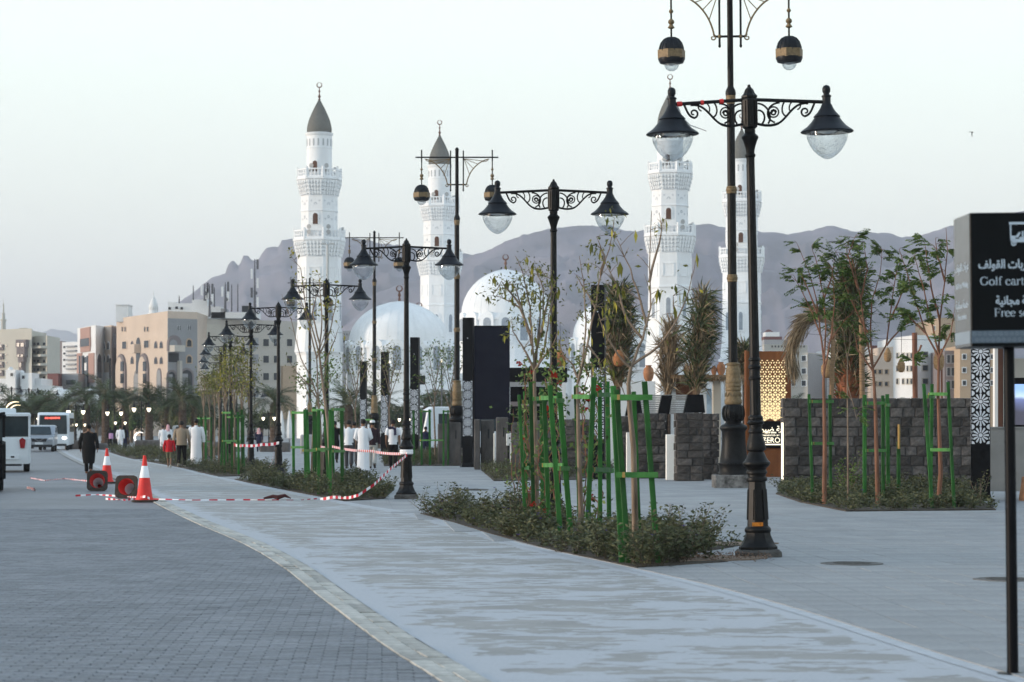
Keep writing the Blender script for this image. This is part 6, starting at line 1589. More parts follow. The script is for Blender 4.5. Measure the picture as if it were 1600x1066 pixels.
# a few taller sprigs that stand out, each a plant of its own
def sprig(px, d, h, lab, m=L_shrub, r=0.3, leaf=0.06, stems=7):
    t = thing('young_shrub', lab, 'shrub', (PX(px, d), d, 0)); p, dd, s, tu = shrub_points(h, r, stems, 42)
    b = MB(); [b.tube(q, [0.008, 0.006, 0.002], 4, cap=False) for q in tu]; b.build('stem', M_bark, t, normals=False); leaf_mesh('foliage', p, dd, [v * leaf for v in s], m, t, width=0.42)
    return t
sprig(697, 41.5, 0.62, 'tall leafy sprig at the left tip of the nearest bed', r=0.4, stems=9); sprig(672, 42.3, 0.42, 'small sprig leaning out at the far left tip of the nearest bed', r=0.45)
sprig(795, 37.5, 0.55, 'leafy shrub sprig left of the first green stakes'); sprig(760, 39.5, 0.42, 'low sprig between the left tip and the first stakes')
sprig(1068, 28.2, 0.62, 'bushy shrub with purple flowers right of the nearest stakes', r=0.45, stems=16); sprig(1040, 29.0, 0.6, 'bushy dark shrub directly behind the nearest stakes', r=0.4, stems=14); sprig(1095, 30.6, 0.5, 'dark shrub at the right end of the nearest bed', r=0.4, stems=13)
sprig(1530, 48.5, 0.62, 'small bush in front of the pylon under the golf cart sign', r=0.4, stems=10); sprig(1325, 53, 0.95, 'leafy green bush in front of the basalt wall between two stakes', L_green, r=0.5, stems=12, leaf=0.09)
# ------------------------------------------------ tree guards
def rail(b, p0, p1, w, h, mi=0):
    p0, p1 = Vector(p0), Vector(p1); D = p1 - p0; L_ = D.length; rz = math.atan2(D.y, D.x); tilt = Matrix.Rotation(-math.asin(D.z / L_), 4, 'Y')
    b.box((p0 + p1) / 2, (L_, w, h), rz, mi, tilt=tilt)
def guard(posts, bars, label, post_w=0.06, short=False):
    """posts: list of (px_bottom, d, px_top, ytop); bars: list of (y_photo, i, j)"""
    cx = sum(PX(p[0], p[1]) for p in posts) / len(posts); cy = sum(p[1] for p in posts) / len(posts)
    t = thing('tree_guard', label, 'tree stakes', (cx, cy, 0), 0, 'green wooden tree stakes')
    pts = []
    for (pb, d, pt, yt) in posts:
        lo = Vector((PX(pb, d) - cx, d - cy, 0.0)); hi = Vector((PX(pt, d) - cx, d - cy + random.uniform(-0.05, 0.05), PZ(yt, d))); pts.append((lo, hi))
        b = MB(); D = (hi - lo).normalized(); q = Vector((0, 0, 1)).rotation_difference(D).to_matrix().to_4x4()
        M = Matrix.Translation((lo + hi) / 2) @ q; L_ = (hi - lo).length; w = post_w * random.uniform(0.75, 1.0)
        b2 = MB(); b2.bev((0, 0, 0), (w, w * 0.8, L_), 0.006); b.add([M @ Vector(v) for v in b2.v], b2.f); b.build('stake', M_stake, t)
    for (yb, i, j) in bars:
        def at(k):
            lo, hi = pts[k]; d = posts[k][1]; z = PZ(yb, d); f = (z - lo.z) / (hi.z - lo.z); return lo + (hi - lo) * f
        a_, c_ = at(i), at(j); D = (c_ - a_); D.normalize(); n_ = Vector((D.y, -D.x, 0)); n_ = n_ if n_.y < 0 else -n_; off = n_ * 0.045
        a_ = a_ - D * 0.07 + off; c_ = c_ + D * 0.07 + off
        b = MB(); rail(b, a_, c_, 0.025, 0.062); o = b.build('crossbar', M_stakeL if (i + j) % 2 else M_stake, t)
        b = MB(); b.box(at(i) + off * 1.4 + D * 0.01, (0.03, 0.01, 0.06), math.atan2(D.y, D.x)); b.build('tie_block', M_tan_end, t)
    return t
guard([(972, 27.4, 958, 603), (982, 27.3, 963, 609), (1028, 27.3, 1007, 596), (1000, 28.0, 990, 612)], [(621, 1, 2), (742, 1, 2), (622, 0, 3), (742, 0, 3)], 'nearest green tree stakes, holding the forked bare sapling', 0.07)
guard([(917, 32.6, 928, 590), (907, 34.4, 900, 604), (952, 35.5, 949, 596), (938, 34.2, 937, 598)], [(617, 0, 2), (734, 0, 2), (620, 1, 0), (736, 1, 2)], 'green tree stakes with red flowering creeper, left of the nearest stakes', 0.075)
guard([(876, 33.4, 859, 602), (892, 34.6, 874, 613), (858, 36, 850, 618)], [(626, 0, 1), (732, 0, 1), (622, 2, 1), (727, 2, 1)], 'leaning green tree stakes in front of the second street lamp', 0.08)
guard([(821, 38.5, 811, 617), (834, 37.6, 829, 597), (848, 39, 846, 606), (822, 39.6, 820, 612)], [(628, 0, 2), (727, 0, 2), (623, 1, 2), (731, 3, 1)], 'leftmost green tree stakes of the nearest bed', 0.065)
guard([(459, 64, 458, 642), (483, 62, 479, 640), (495, 66, 494, 642)], [(645, 0, 1), (699, 0, 1), (646, 1, 2)], 'left green tree stakes of the second bed', 0.08)
guard([(492, 59, 491, 636), (514, 57, 507, 640), (521, 62, 520, 638), (478, 58, 476, 640)], [(641, 0, 1), (703, 0, 1), (645, 1, 2), (704, 3, 1)], 'green tree stakes in the middle of the second bed', 0.085)
guard([(516, 54.5, 516, 640), (535, 56, 534, 638), (498, 55, 498, 641)], [(640, 0, 1), (705, 0, 1), (702, 2, 0)], 'green tree stakes at the right end of the second bed, with tape', 0.085)
guard([(363, 79, 362, 640), (373, 78, 372, 644), (379, 80, 378, 640), (351, 80, 350, 642), (345, 82, 349, 644)], [(645, 3, 0), (650, 0, 2), (689, 3, 1), (690, 1, 2)], 'bundle of green tree stakes with a tape tied, third bed', 0.085)
guard([(368, 84, 366, 646), (356, 86, 355, 646), (381, 85, 380, 648)], [(652, 1, 2), (692, 1, 2)], 'green tree stakes behind the taped bundle', 0.08)
guard([(316, 104, 314, 652), (322, 100, 321, 650), (330, 102, 330, 652), (308, 106, 310, 650)], [(654, 3, 2), (690, 0, 2)], 'farthest green tree stakes, right of the man in a long white robe', 0.09)
guard([(1270, 49, 1264, 616), (1298, 50, 1297, 617)], [(627.5, 0, 1), (693, 0, 1)], 'two green stakes at the left of the bed before the basalt wall', 0.075)
guard([(1351, 48.5, 1351, 617), (1380, 49.5, 1379, 618), (1388, 50.5, 1386, 616)], [(630, 0, 1), (704, 0, 1), (633, 1, 2)], 'green stakes in the middle of the bed before the basalt wall', 0.075)
guard([(1457, 45.8, 1443, 600), (1454, 47, 1456, 600), (1491, 45.8, 1481, 597)], [(616, 1, 2), (703, 1, 2), (620, 0, 1)], 'green stakes at the right end of the bed before the basalt wall', 0.07)
guard([(647, 98, 646, 641), (659, 97, 658, 640), (672, 97, 671, 640), (693, 96, 693, 641), (700, 97, 700, 641)], [(643, 1, 2), (643, 3, 4), (688, 1, 3)], 'green stakes around small saplings behind the walking men', 0.09)
guard([(585, 99, 583, 655), (566, 101, 567, 656)], [(656, 0, 1)], 'low green stakes just above the walking men', 0.09)
t = thing('tree_guard', 'single short green stake with a small leafy tuft, before the basalt wall', 'tree stakes', (PX(1404, 50), 50, 0), 0, 'green wooden tree stakes'); b = MB(); b.bev((0, 0, 0.62), (0.07, 0.06, 1.25), 0.006); b.build('stake', M_stake, t)
b = MB(); b.tube([(0, -0.05, 1.1), (0.0, -0.05, 1.6)], 0.025, 6); b.build('cane', M_tan_end, t)
# ------------------------------------------------ saplings
def sapling(label, px0, d, pts, branches, leafm, nleaf, leafsize, bark=M_bark, r0=0.035, cluster=1.0, leaf_from=0.35, name='sapling', spread=0.07, compound=False, pods=0):
    """pts: trunk as photo points [(px,py)...]; branches: list of photo polylines"""
    base = Vector((PX(px0, d), d, 0)); t = thing(name, label, 'tree', base)
    def W(px, py, dy=0.0): dd = d + dy; return Vector((PX(px, dd), dd, PZ(py, dd))) - base
    b = MB(); T = [Vector((0, 0, 0))] + [W(*p) for p in pts]
    n = len(T); b.tube(T, [r0 * (1 - 0.55 * i / (n - 1)) for i in range(n)], 7)
    tr = b.build('trunk', bark, t, smooth=60, normals=False)
    P, D, S = [], [], []
    bb = MB(); tips = []
    for k, br in enumerate(branches):
        dy = random.uniform(-0.5, 0.5) * (d / 45)
        Q = [W(p[0], p[1], dy * i / (len(br) - 1)) for i, p in enumerate(br)]
        # smooth + jitter
        Q2 = []
        for i in range(len(Q) - 1):
            for j in range(3): Q2.append(Q[i].lerp(Q[i + 1], j / 3) + Vector((random.uniform(-1, 1), random.uniform(-1, 1), random.uniform(-1, 1))) * 0.008)
        Q2.append(Q[-1]); m = len(Q2); rr = r0 * 0.42
        bb.tube(Q2, [rr * (1 - 0.8 * i / (m - 1)) for i in range(m)], 5)
        L_ = sum((Q2[i + 1] - Q2[i]).length for i in range(m - 1))
        # twigs
        for q in range(int(3 + L_ * 4)):
            i = random.randint(int(m * leaf_from), m - 1); p = Q2[i]; dr = Vector((random.uniform(-1, 1), random.uniform(-1, 1), random.uniform(-0.1, 0.9))).normalized(); ln = random.uniform(0.1, 0.32) * (1.2 - i / m * 0.5)
            e = p + dr * ln; bb.tube([p, p.lerp(e, 0.5) + Vector((0, 0, 0.01)), e], [0.005, 0.004, 0.002], 3, cap=False); tips.append((p, e))
    if bb.f: bb.build('branches', bark, t, smooth=60, normals=False)
    for k in range(nleaf):
        if not tips: break
        p, e = random.choice(tips); tt = random.uniform(0.2, 1.0); c = p.lerp(e, tt)
        if compound:                       # pinnate spray: leaflets both sides of a drooping stalk
            dr = (e - p).normalized(); dr.z -= random.uniform(0.0, 0.9); dr.normalize(); ln = random.uniform(0.12, 0.26); sd = dr.cross(Vector((0, 0, 1))).normalized() if abs(dr.z) < 0.95 else Vector((1, 0, 0))
            for j in range(6):
                c2 = c + dr * ln * (j + 1) / 6
                for sg in (-1, 1): P.append(c2); D.append(sd * sg + dr * 0.5 + Vector((0, 0, -0.35))); S.append(leafsize * random.uniform(0.7, 1.2))
        else:
            P.append(c + Vector((random.gauss(0, spread), random.gauss(0, spread), random.gauss(0, spread)))); D.append(Vector((random.uniform(-1, 1), random.uniform(-1, 1), random.uniform(-1.2, 0.5)))); S.append(leafsize * random.uniform(0.6, 1.3))
    if P: leaf_mesh('foliage', P, D, S, leafm, t, width=0.42)
    if pods:
        P, D, S = [], [], []
        for k in range(pods):
            p, e = random.choice(tips); P.append(e); D.append(Vector((random.uniform(-.2, .2), random.uniform(-.2, .2), -1))); S.append(random.uniform(0.10, 0.18))
        leaf_mesh('yellow_leaves', P, D, S, L_yellow, t, width=0.3, kind='stuff')
    return t
# nearest bed
sapling('forked nearly bare sapling with a few yellow leaves, tied in the nearest stakes', 994, 27.6, [(992, 800), (990, 700), (984, 640), (982, 600), (986, 572)],
        [[(986, 572), (1004, 530), (1016, 480), (1014, 420), (1018, 330)], [(986, 572), (1030, 540), (1055, 505), (1072, 470), (1085, 420)], [(1055, 505), (1052, 462)], [(986, 575), (965, 555), (945, 520), (935, 490)], [(1010, 510), (1000, 470), (985, 420), (960, 365)], [(1014, 440), (1030, 380), (1034, 350)], [(1004, 530), (975, 490), (962, 440), (940, 400)]], L_yellow, 60, 0.07, r0=0.042, leaf_from=0.3, pods=40)
sapling('sapling with red flowers and green leaves beside the second stakes', 905, 34, [(908, 800), (905, 720), (903, 640), (902, 600)],
        [[(902, 600), (918, 540), (930, 480), (938, 430), (952, 390), (960, 340)], [(902, 600), (912, 560), (916, 500), (912, 440), (905, 400)], [(902, 590), (895, 570), (880, 555), (872, 530)], [(918, 540), (935, 560), (940, 585)], [(930, 480), (915, 455), (900, 430)], [(938, 430), (945, 400), (932, 370)]], L_olive, 460, 0.065, pods=25, r0=0.045, leaf_from=0.2)
sapling('bushy multi-stemmed sapling with yellow hanging leaves, above the leftmost stakes', 838, 38.6, [(838, 740), (836, 660), (835, 600), (835, 580)],
        [[(835, 580), (822, 550), (812, 535), (802, 520), (798, 500)], [(835, 580), (832, 530), (828, 480), (822, 450), (815, 420), (805, 400)], [(835, 580), (842, 520), (845, 470), (842, 440)], [(835, 585), (852, 540), (858, 490), (866, 460)], [(828, 520), (812, 480), (795, 470), (775, 462)], [(835, 560), (850, 500), (848, 450), (838, 420)], [(832, 540), (820, 500), (806, 450), (790, 440)], [(835, 580), (860, 545), (872, 520)], [(815, 480), (800, 460), (783, 440), (770, 462)], [(845, 520), (856, 470), (868, 440), (850, 430)]], L_olive, 800, 0.066, r0=0.05, leaf_from=0.3, spread=0.09, pods=120)
# flowering creepers among the stakes
def creeper(px, d, y0, y1, w, lab, nleaf=230, flowers=10):
    base = Vector((PX(px, d), d, 0)); t = thing('flowering_creeper', lab, 'climbing plant', base); b = MB(); P, D, S, Fl = [], [], [], []
    for k in range(4):
        p = Vector((random.uniform(-.1, .1), random.uniform(-.1, .1), 0)); Q = [p.copy()]; zt = PZ(random.uniform(y1, y1 + 30), d)
        while p.z < zt:
            p = p + Vector((random.gauss(0, 0.05), random.gauss(0, 0.04), 0.12)); p.x = max(-w, min(w, p.x)); Q.append(p.copy())
        b.tube(Q, [0.012 * (1 - 0.7 * i / len(Q)) + 0.002 for i in range(len(Q))], 4)
        z0 = PZ(y0, d)
        for i in range(nleaf // 4):
            f = 1 - (random.random() ** 1.6) * 0.9; q = Q[min(len(Q) - 1, int(f * len(Q)))]
            P.append(q + Vector((random.gauss(0, w * 0.55), random.gauss(0, 0.10), random.gauss(0, 0.07)))); D.append(Vector((random.uniform(-1, 1), random.uniform(-1, 1), random.uniform(-1, 0.4)))); S.append(random.uniform(0.05, 0.10))
    b.build('stem', M_barkred, t, normals=False); leaf_mesh('foliage', P, D, S, L_green, t, width=0.6)
    for k in range(flowers):
        q = random.choice(P); fb = MB(); 
        for j in range(14):
            a = random.uniform(0, 6.28); r = random.uniform(0.01, 0.045); c = Vector((r * math.cos(a), -0.04 + random.uniform(-.02, .02), r * math.sin(a)))
            fb.add([c, c + Vector((0.02, -0.01, 0.012)), c + Vector((0.0, -0.02, 0.028)), c + Vector((-0.02, -0.01, 0.012))], [(0, 1, 2, 3)])
        o = fb.build('red_flower', M_redfl, t, normals=False); o.location = q
creeper(857, 36.5, 640, 575, 0.16, 'creeper with red flower heads around the leaning stakes', 420, 8); creeper(833, 38.8, 650, 560, 0.14, 'leafy creeper over the leftmost stakes', 240, 4)
creeper(925, 34.6, 640, 560, 0.16, 'creeper with red flowers climbing the stakes beside the pylon', 360, 6); creeper(818, 50, 670, 640, 0.25, 'green creeper behind the leftmost stakes near the white box', 200, 0)
# second bed
sapling('thin bare sapling with long drooping twigs behind the left stakes of the second bed', 500, 60, [(502, 720), (500, 660), (497, 620)], [[(497, 620), (485, 590), (470, 560), (455, 500), (440, 460)], [(497, 620), (495, 560), (508, 520), (520, 470)], [(497, 625), (480, 600), (462, 580), (450, 560)], [(495, 560), (480, 500), (462, 440)], [(490, 600), (470, 600), (460, 590)]], L_olive, 90, 0.09, r0=0.05)
sapling('tall thin sapling with sparse yellow-green leaves in front of the minaret', 518, 56, [(516, 720), (512, 660), (507, 620), (502, 580), (499, 555)], [[(499, 555), (490, 520), (478, 480), (470, 420), (455, 400)], [(499, 555), (503, 500), (500, 450), (498, 430)], [(499, 555), (515, 520), (524, 480), (528, 450)], [(502, 580), (520, 540), (530, 510)], [(500, 540), (488, 490), (495, 460), (512, 480)]], L_yellow, 150, 0.10, r0=0.05)
sapling('leafy low sapling at the right of the second bed', 487, 63, [(488, 700), (490, 660)], [[(490, 660), (495, 620), (500, 590)], [(490, 660), (510, 610), (520, 580)], [(490, 650), (480, 610), (470, 590)], [(492, 640), (505, 600), (512, 560)]], L_green, 420, 0.10, r0=0.04, spread=0.12)
# saplings on the plaza in front of the low dome
for px, lab, x_, lm in ((557, 'thin leafy sapling left of the small black pylons', -1, L_olive), (680, 'thin sapling with dark leaves right of the fourth pylon', 1, L_green), (610, 'wispy sapling between two black pylons', 1, L_olive), (705, 'leafy sapling leaning left beside the tall pendant lamp', 1, L_green)):
    y = 600
    sapling(lab, px, 104, [(px, 690), (px - 2, 640), (px, 620)], [[(px, 620), (px - 10, 580), (px - 22, 560)], [(px, 620), (px + 4, 570), (px - 4, 540)], [(px, 620), (px + 14, 580), (px + 24, 555)], [(px - 2, 640), (px - 16, 600), (px - 30, 590)], [(px, 600), (px + 10, 560), (px + 6, 536)], [(px, 610), (px - 8, 565), (px - 12, 548)]], lm, 330, 0.13, r0=0.05, spread=0.14)
# third bed: slender yellow-olive saplings
for k, (px, d, yt, lab) in enumerate(((366, 80, 540, 'slender sapling with olive leaves inside the taped stake bundle'), (352, 84, 552, 'slender yellowish sapling left in the third bed'), (378, 86, 530, 'tallest slender yellow sapling of the third bed'), (318, 104, 590, 'brownish bare sapling right of the man in a long white robe'), (335, 108, 575, 'brownish sapling between the far stake groups'), (342, 92, 560, 'wispy olive sapling behind the seventh street lamp'), (390, 96, 556, 'wispy sapling beside the sixth street lamp'), (327, 125, 600, 'small far yellow-brown sapling'))):
    sapling(lab, px, d, [(px, 700), (px + 1, 650), (px, 630)], [[(px, 640), (px - 6, 600), (px - 10, yt + 20)], [(px, 640), (px + 2, 590), (px + 1, yt)], [(px, 640), (px + 8, 600), (px + 11, yt + 10)], [(px, 630), (px - 3, 590), (px - 4, yt + 8)], [(px, 620), (px + 5, 590), (px + 6, yt + 24)]], L_yellow if k in (1, 2, 7) else L_olive, 330, 0.12, r0=0.045, spread=0.12, bark=M_bark)
# bed in front of the basalt wall
def crown(px, py, w, top, n, base):
    return [[base, (px + random.uniform(-w, w) * 0.35, (base[1] + py) / 2), (px + random.uniform(-w, w) * 0.75, py + random.uniform(-12, 12)), (px + random.uniform(-w, w), top + random.uniform(0, 50))] for _ in range(n)]
sapling('green-leaved sapling at the left of the bed before the basalt wall', 1288, 48, [(1289, 700), (1288, 640), (1287, 600), (1288, 570)],
        [[(1288, 570), (1282, 520), (1276, 470), (1262, 420), (1245, 380)], [(1288, 570), (1290, 510), (1286, 460), (1276, 410), (1268, 385)], [(1288, 580), (1300, 520), (1304, 470), (1300, 420)], [(1284, 530), (1270, 490), (1255, 460), (1240, 430)], [(1280, 500), (1262, 450), (1248, 420)], [(1300, 530), (1320, 500), (1340, 480)], [(1286, 470), (1300, 430), (1305, 395)]], L_green, 290, 0.07, bark=M_barkred, r0=0.05, compound=True, leaf_from=0.45)
sapling('largest green-leaved sapling in the middle of the bed before the basalt wall', 1372, 48, [(1370, 720), (1368, 640), (1366, 600), (1364, 575)],
        [[(1364, 575), (1352, 520), (1345, 470), (1335, 420), (1325, 380)], [(1364, 575), (1360, 520), (1362, 470), (1375, 430), (1378, 390)], [(1364, 575), (1385, 540), (1392, 480), (1400, 430), (1410, 400)], [(1364, 580), (1340, 545), (1332, 510)], [(1356, 520), (1335, 480), (1318, 440), (1310, 400)], [(1392, 500), (1408, 460), (1425, 440)], [(1345, 470), (1355, 420), (1350, 385)], [(1385, 540), (1410, 510), (1432, 500)], [(1340, 450), (1325, 400), (1335, 372)]], L_green, 430, 0.07, bark=M_barkred, r0=0.05, compound=True, leaf_from=0.4)
sapling('leafy sapling at the right of the bed, its crown touching the golf cart sign', 1466, 46.5, [(1470, 740), (1468, 680), (1466, 620), (1467, 560)],
        [[(1467, 560), (1468, 500), (1476, 440), (1480, 390), (1478, 356)], [(1467, 560), (1446, 520), (1430, 470), (1415, 420), (1405, 390)], [(1467, 555), (1452, 490), (1440, 440), (1428, 400)], [(1467, 560), (1486, 520), (1492, 480)], [(1468, 500), (1455, 450), (1448, 400), (1445, 380)], [(1446, 520), (1425, 500), (1405, 490)], [(1476, 440), (1465, 400), (1462, 372)], [(1440, 540), (1428, 560), (1432, 570)]], L_green, 400, 0.07, bark=M_barkred, r0=0.052, compound=True, leaf_from=0.35)
sapling('thin pale cane sapling between the first and second stakes before the wall', 1325, 48, [(1325, 700), (1324, 600), (1324, 560)], [[(1324, 560), (1318, 520), (1308, 490)], [(1324, 560), (1330, 520), (1336, 490)], [(1324, 600), (1335, 640), (1340, 660)]], L_green, 60, 0.06, r0=0.022, compound=True)
# ------------------------------------------------ palms
def frond_mesh(L=2.6, n=20, m=L_palm, droop=1.0, name='frond', w=0.6, dense=True):
    """arching rachis with leaflets on both sides, along +X"""
    V_, F_, sh = [], [], []
    pts = []
    for i in range(n + 1):
        t = i / n; pts.append(Vector((L * (t - 0.18 * droop * t * t), 0, L * (0.55 * t - 0.72 * droop * t * t))))
    def q(a, b, c, d, s_): k = len(V_); V_.extend([a, b, c, d]); F_.append((k, k + 1, k + 2, k + 3)); sh.extend([s_] * 4)
    for i in range(n):
        p, p2 = pts[i], pts[i + 1]; r = 0.03 * (1 - i / n) + 0.006
        q(p + Vector((0, -r, 0)), p + Vector((0, r, 0)), p2 + Vector((0, r * .9, 0)), p2 + Vector((0, -r * .9, 0)), 0.9)
        if i < 2: continue
        tg = (p2 - p).normalized(); ln = w * math.sin(math.pi * min(1, 0.12 + 0.85 * i / n)) ** 0.6
        for sgn in (-1, 1):
            for kk in range(2 if dense else 1):
                d = Vector((tg.x * 0.75, sgn * random.uniform(0.6, 0.9), tg.z * 0.7 + random.uniform(-0.35, 0.35))).normalized(); b0 = p.lerp(p2, kk * 0.5)
                e = b0 + d * ln * random.uniform(0.8, 1.1) + Vector((0, 0, -0.12 * ln)); s_ = tg * 0.028
                q(b0 - s_, b0 + s_, e + s_ * 0.3, e - s_ * 0.3, random.random() * 0.8)
    me = bpy.data.meshes.new(name); me.from_pydata([tuple(v) for v in V_], [], F_); at = me.attributes.new('shade', 'FLOAT', 'POINT'); at.data.foreach_set('value', np.array(sh, np.float32)); me.materials.append(m); return me
FR = [frond_mesh(2.7, 16, L_palm, dd_) for dd_ in (0.7, 1.0, 1.35)]
FRD = [frond_mesh(2.6, 16, L_drygreen, dd_) for dd_ in (1.2, 1.6)]
M_ptrunk = mat('palm_trunk', (0.085, 0.06, 0.045), rough=0.95, var=0.4, scale=8, bump=1.0, bscale=12, stretch=(1, 1, 2.5))
def date_palm(px, d, ytop, lab, sc=1.0, nf=30, trunk_r=0.3, skirt=True):
    H = PZ(ytop, d); t = thing('date_palm', lab, 'palm tree', (PX(px, d), d, 0), random.uniform(0, 6), 'date palms')
    b = MB(); k = 0; prof = []
    while k * 0.16 < H: prof += [(trunk_r * (1.0 if k % 2 else 1.13) * (1.25 - 0.25 * min(1, k * 0.16 / 1.0)), k * 0.16)]; k += 1
    prof.append((trunk_r * 0.6, H + 0.1)); b.lathe(prof, 9); b.build('trunk', M_ptrunk, t)
    for i in range(nf):
        me = random.choice(FR if i > nf * 0.15 else FRD); o = bpy.data.objects.new('frond', me); COL.objects.link(o); o.parent = t; o.location = (0, 0, H)
        el = -1.05 * (i / nf) + 0.25 if i < nf * 0.5 else 0.55 - 1.0 * (i / nf)
        el = random.uniform(-0.95, 0.45); o.rotation_euler = (random.uniform(-.3, .3), el - 0.0, i * 2.399 + random.uniform(-.2, .2)); o.scale = [sc * random.uniform(0.85, 1.1)] * 3
    return t
PALMS = [(100, 215, 640, 'date palm between the bus roof and the left apartment blocks'), (135, 205, 636, 'date palm above the head of the black-robed walker, left one'), (165, 200, 628, 'large date palm in front of the pink block'), (196, 210, 632, 'date palm left of the standing trunk, in front of the peach block'), (233, 200, 634, 'date palm with a clearly visible trunk left of the walking group'), (262, 205, 640, 'date palm above the two men in white'), (285, 195, 632, 'date palm behind the man in a beige sweater'), (305, 205, 640, 'date palm behind the far stake groups'),
         (70, 230, 645, 'date palm behind the bus, right of the small domes'), (20, 235, 640, 'date palm at the left edge above the shuttle'), (330, 210, 640, 'date palm behind the third bed saplings'), (428, 190, 634, 'date palm right of the fifth street lamp'), (545, 180, 638, 'date palm left of the small pylons, behind the walking men'), (588, 190, 640, 'date palm behind the barrier tape lamp'), (666, 185, 640, 'date palm between the fourth pylon and the tall lamp'), (700, 188, 636, 'date palm right of the fourth pylon'), (52, 215, 652, 'low date palm between shuttle and bus')]
for px, d, yt, lab in PALMS: date_palm(px, d, yt - 3, lab, sc=1.1 if d < 210 else 1.2)
for px, d, yt, lab in ((1262, 270, 645, 'distant palm in front of the pinkish beige block'), (1360, 270, 648, 'distant palm in front of the peach block'), (1415, 262, 643, 'distant palm in front of the tall white block'), (1445, 268, 640, 'second distant palm in front of the tall white block'), (1240, 250, 640, 'distant palm right of the lattice panel'), (1198, 240, 575, 'palm tops over the lattice panel')):
    date_palm(px, d, yt, lab, sc=0.9, nf=16)
# broad dark garden trees behind the palms
def bushy_tree(px, d, ytop, ybot, wpx, lab, m=L_palm, n=2600):
    s_ = d / F; R_ = wpx / 2 * s_; zt, zb_ = PZ(ytop, d), max(0.4, PZ(ybot, d)); t = thing('garden_tree', lab, 'tree', (PX(px, d), d, 0)); P, D = [], []
    b = MB(); b.tube([(0, 0, 0), (0.1, 0, zb_), (0, 0, (zb_ + zt) / 2)], [0.2, 0.15, 0.06], 7)
    cl = [(Vector((random.uniform(-.7, .7) * R_, random.uniform(-.6, .6) * R_, random.uniform(zb_ + 0.3, zt - 0.5))), random.uniform(0.3, 0.55) * R_) for _ in range(11)]
    for c, r in cl: b.tube([(0, 0, zb_ * 0.8), c * 0.6 + Vector((0, 0, zb_ * 0.3)), c], [0.08, 0.05, 0.02], 4)
    b.build('trunk', M_bark, t)
    for _ in range(n):
        c, r = random.choice(cl); v = Vector((random.gauss(0, 1), random.gauss(0, 1), random.gauss(0, 1))).normalized() * r * random.random() ** 0.4; v.z *= 0.75; P.append(c + v); D.append(v + Vector((0, 0, -0.2)))
    leaf_mesh('foliage', P, D, [random.uniform(0.18, 0.34) for _ in P], m, t, width=0.5)
bushy_tree(150, 232, 628, 668, 70, 'dark garden tree behind the palms, above the black-robed walker'); bushy_tree(205, 236, 632, 668, 74, 'dark garden tree behind the palms left of the trunk'); bushy_tree(262, 230, 630, 668, 70, 'dark garden tree behind the two men in white'); bushy_tree(304, 225, 618, 668, 64, 'olive garden tree right of the peach block', L_olive)
bushy_tree(115, 240, 640, 672, 60, 'dark garden tree between bus and black-robed walker'); bushy_tree(60, 250, 612, 650, 80, 'green garden tree behind the shuttle and bus'); bushy_tree(182, 222, 650, 680, 46, 'light green bush below the palms beside the lone man in white', L_green); bushy_tree(10, 245, 615, 652, 60, 'garden tree at the far left edge')
bushy_tree(350, 230, 630, 668, 60, 'dark tree behind the third bed', L_palm); bushy_tree(408, 240, 640, 668, 40, 'dark tree left of the fifth street lamp'); bushy_tree(620, 210, 632, 664, 60, 'dark shrubby tree behind the barrier tape lamp'); bushy_tree(690, 215, 628, 660, 60, 'dark shrubby tree beside the tall pendant lamp'); bushy_tree(560, 215, 636, 664, 50, 'dark shrubby tree behind the small pylons')
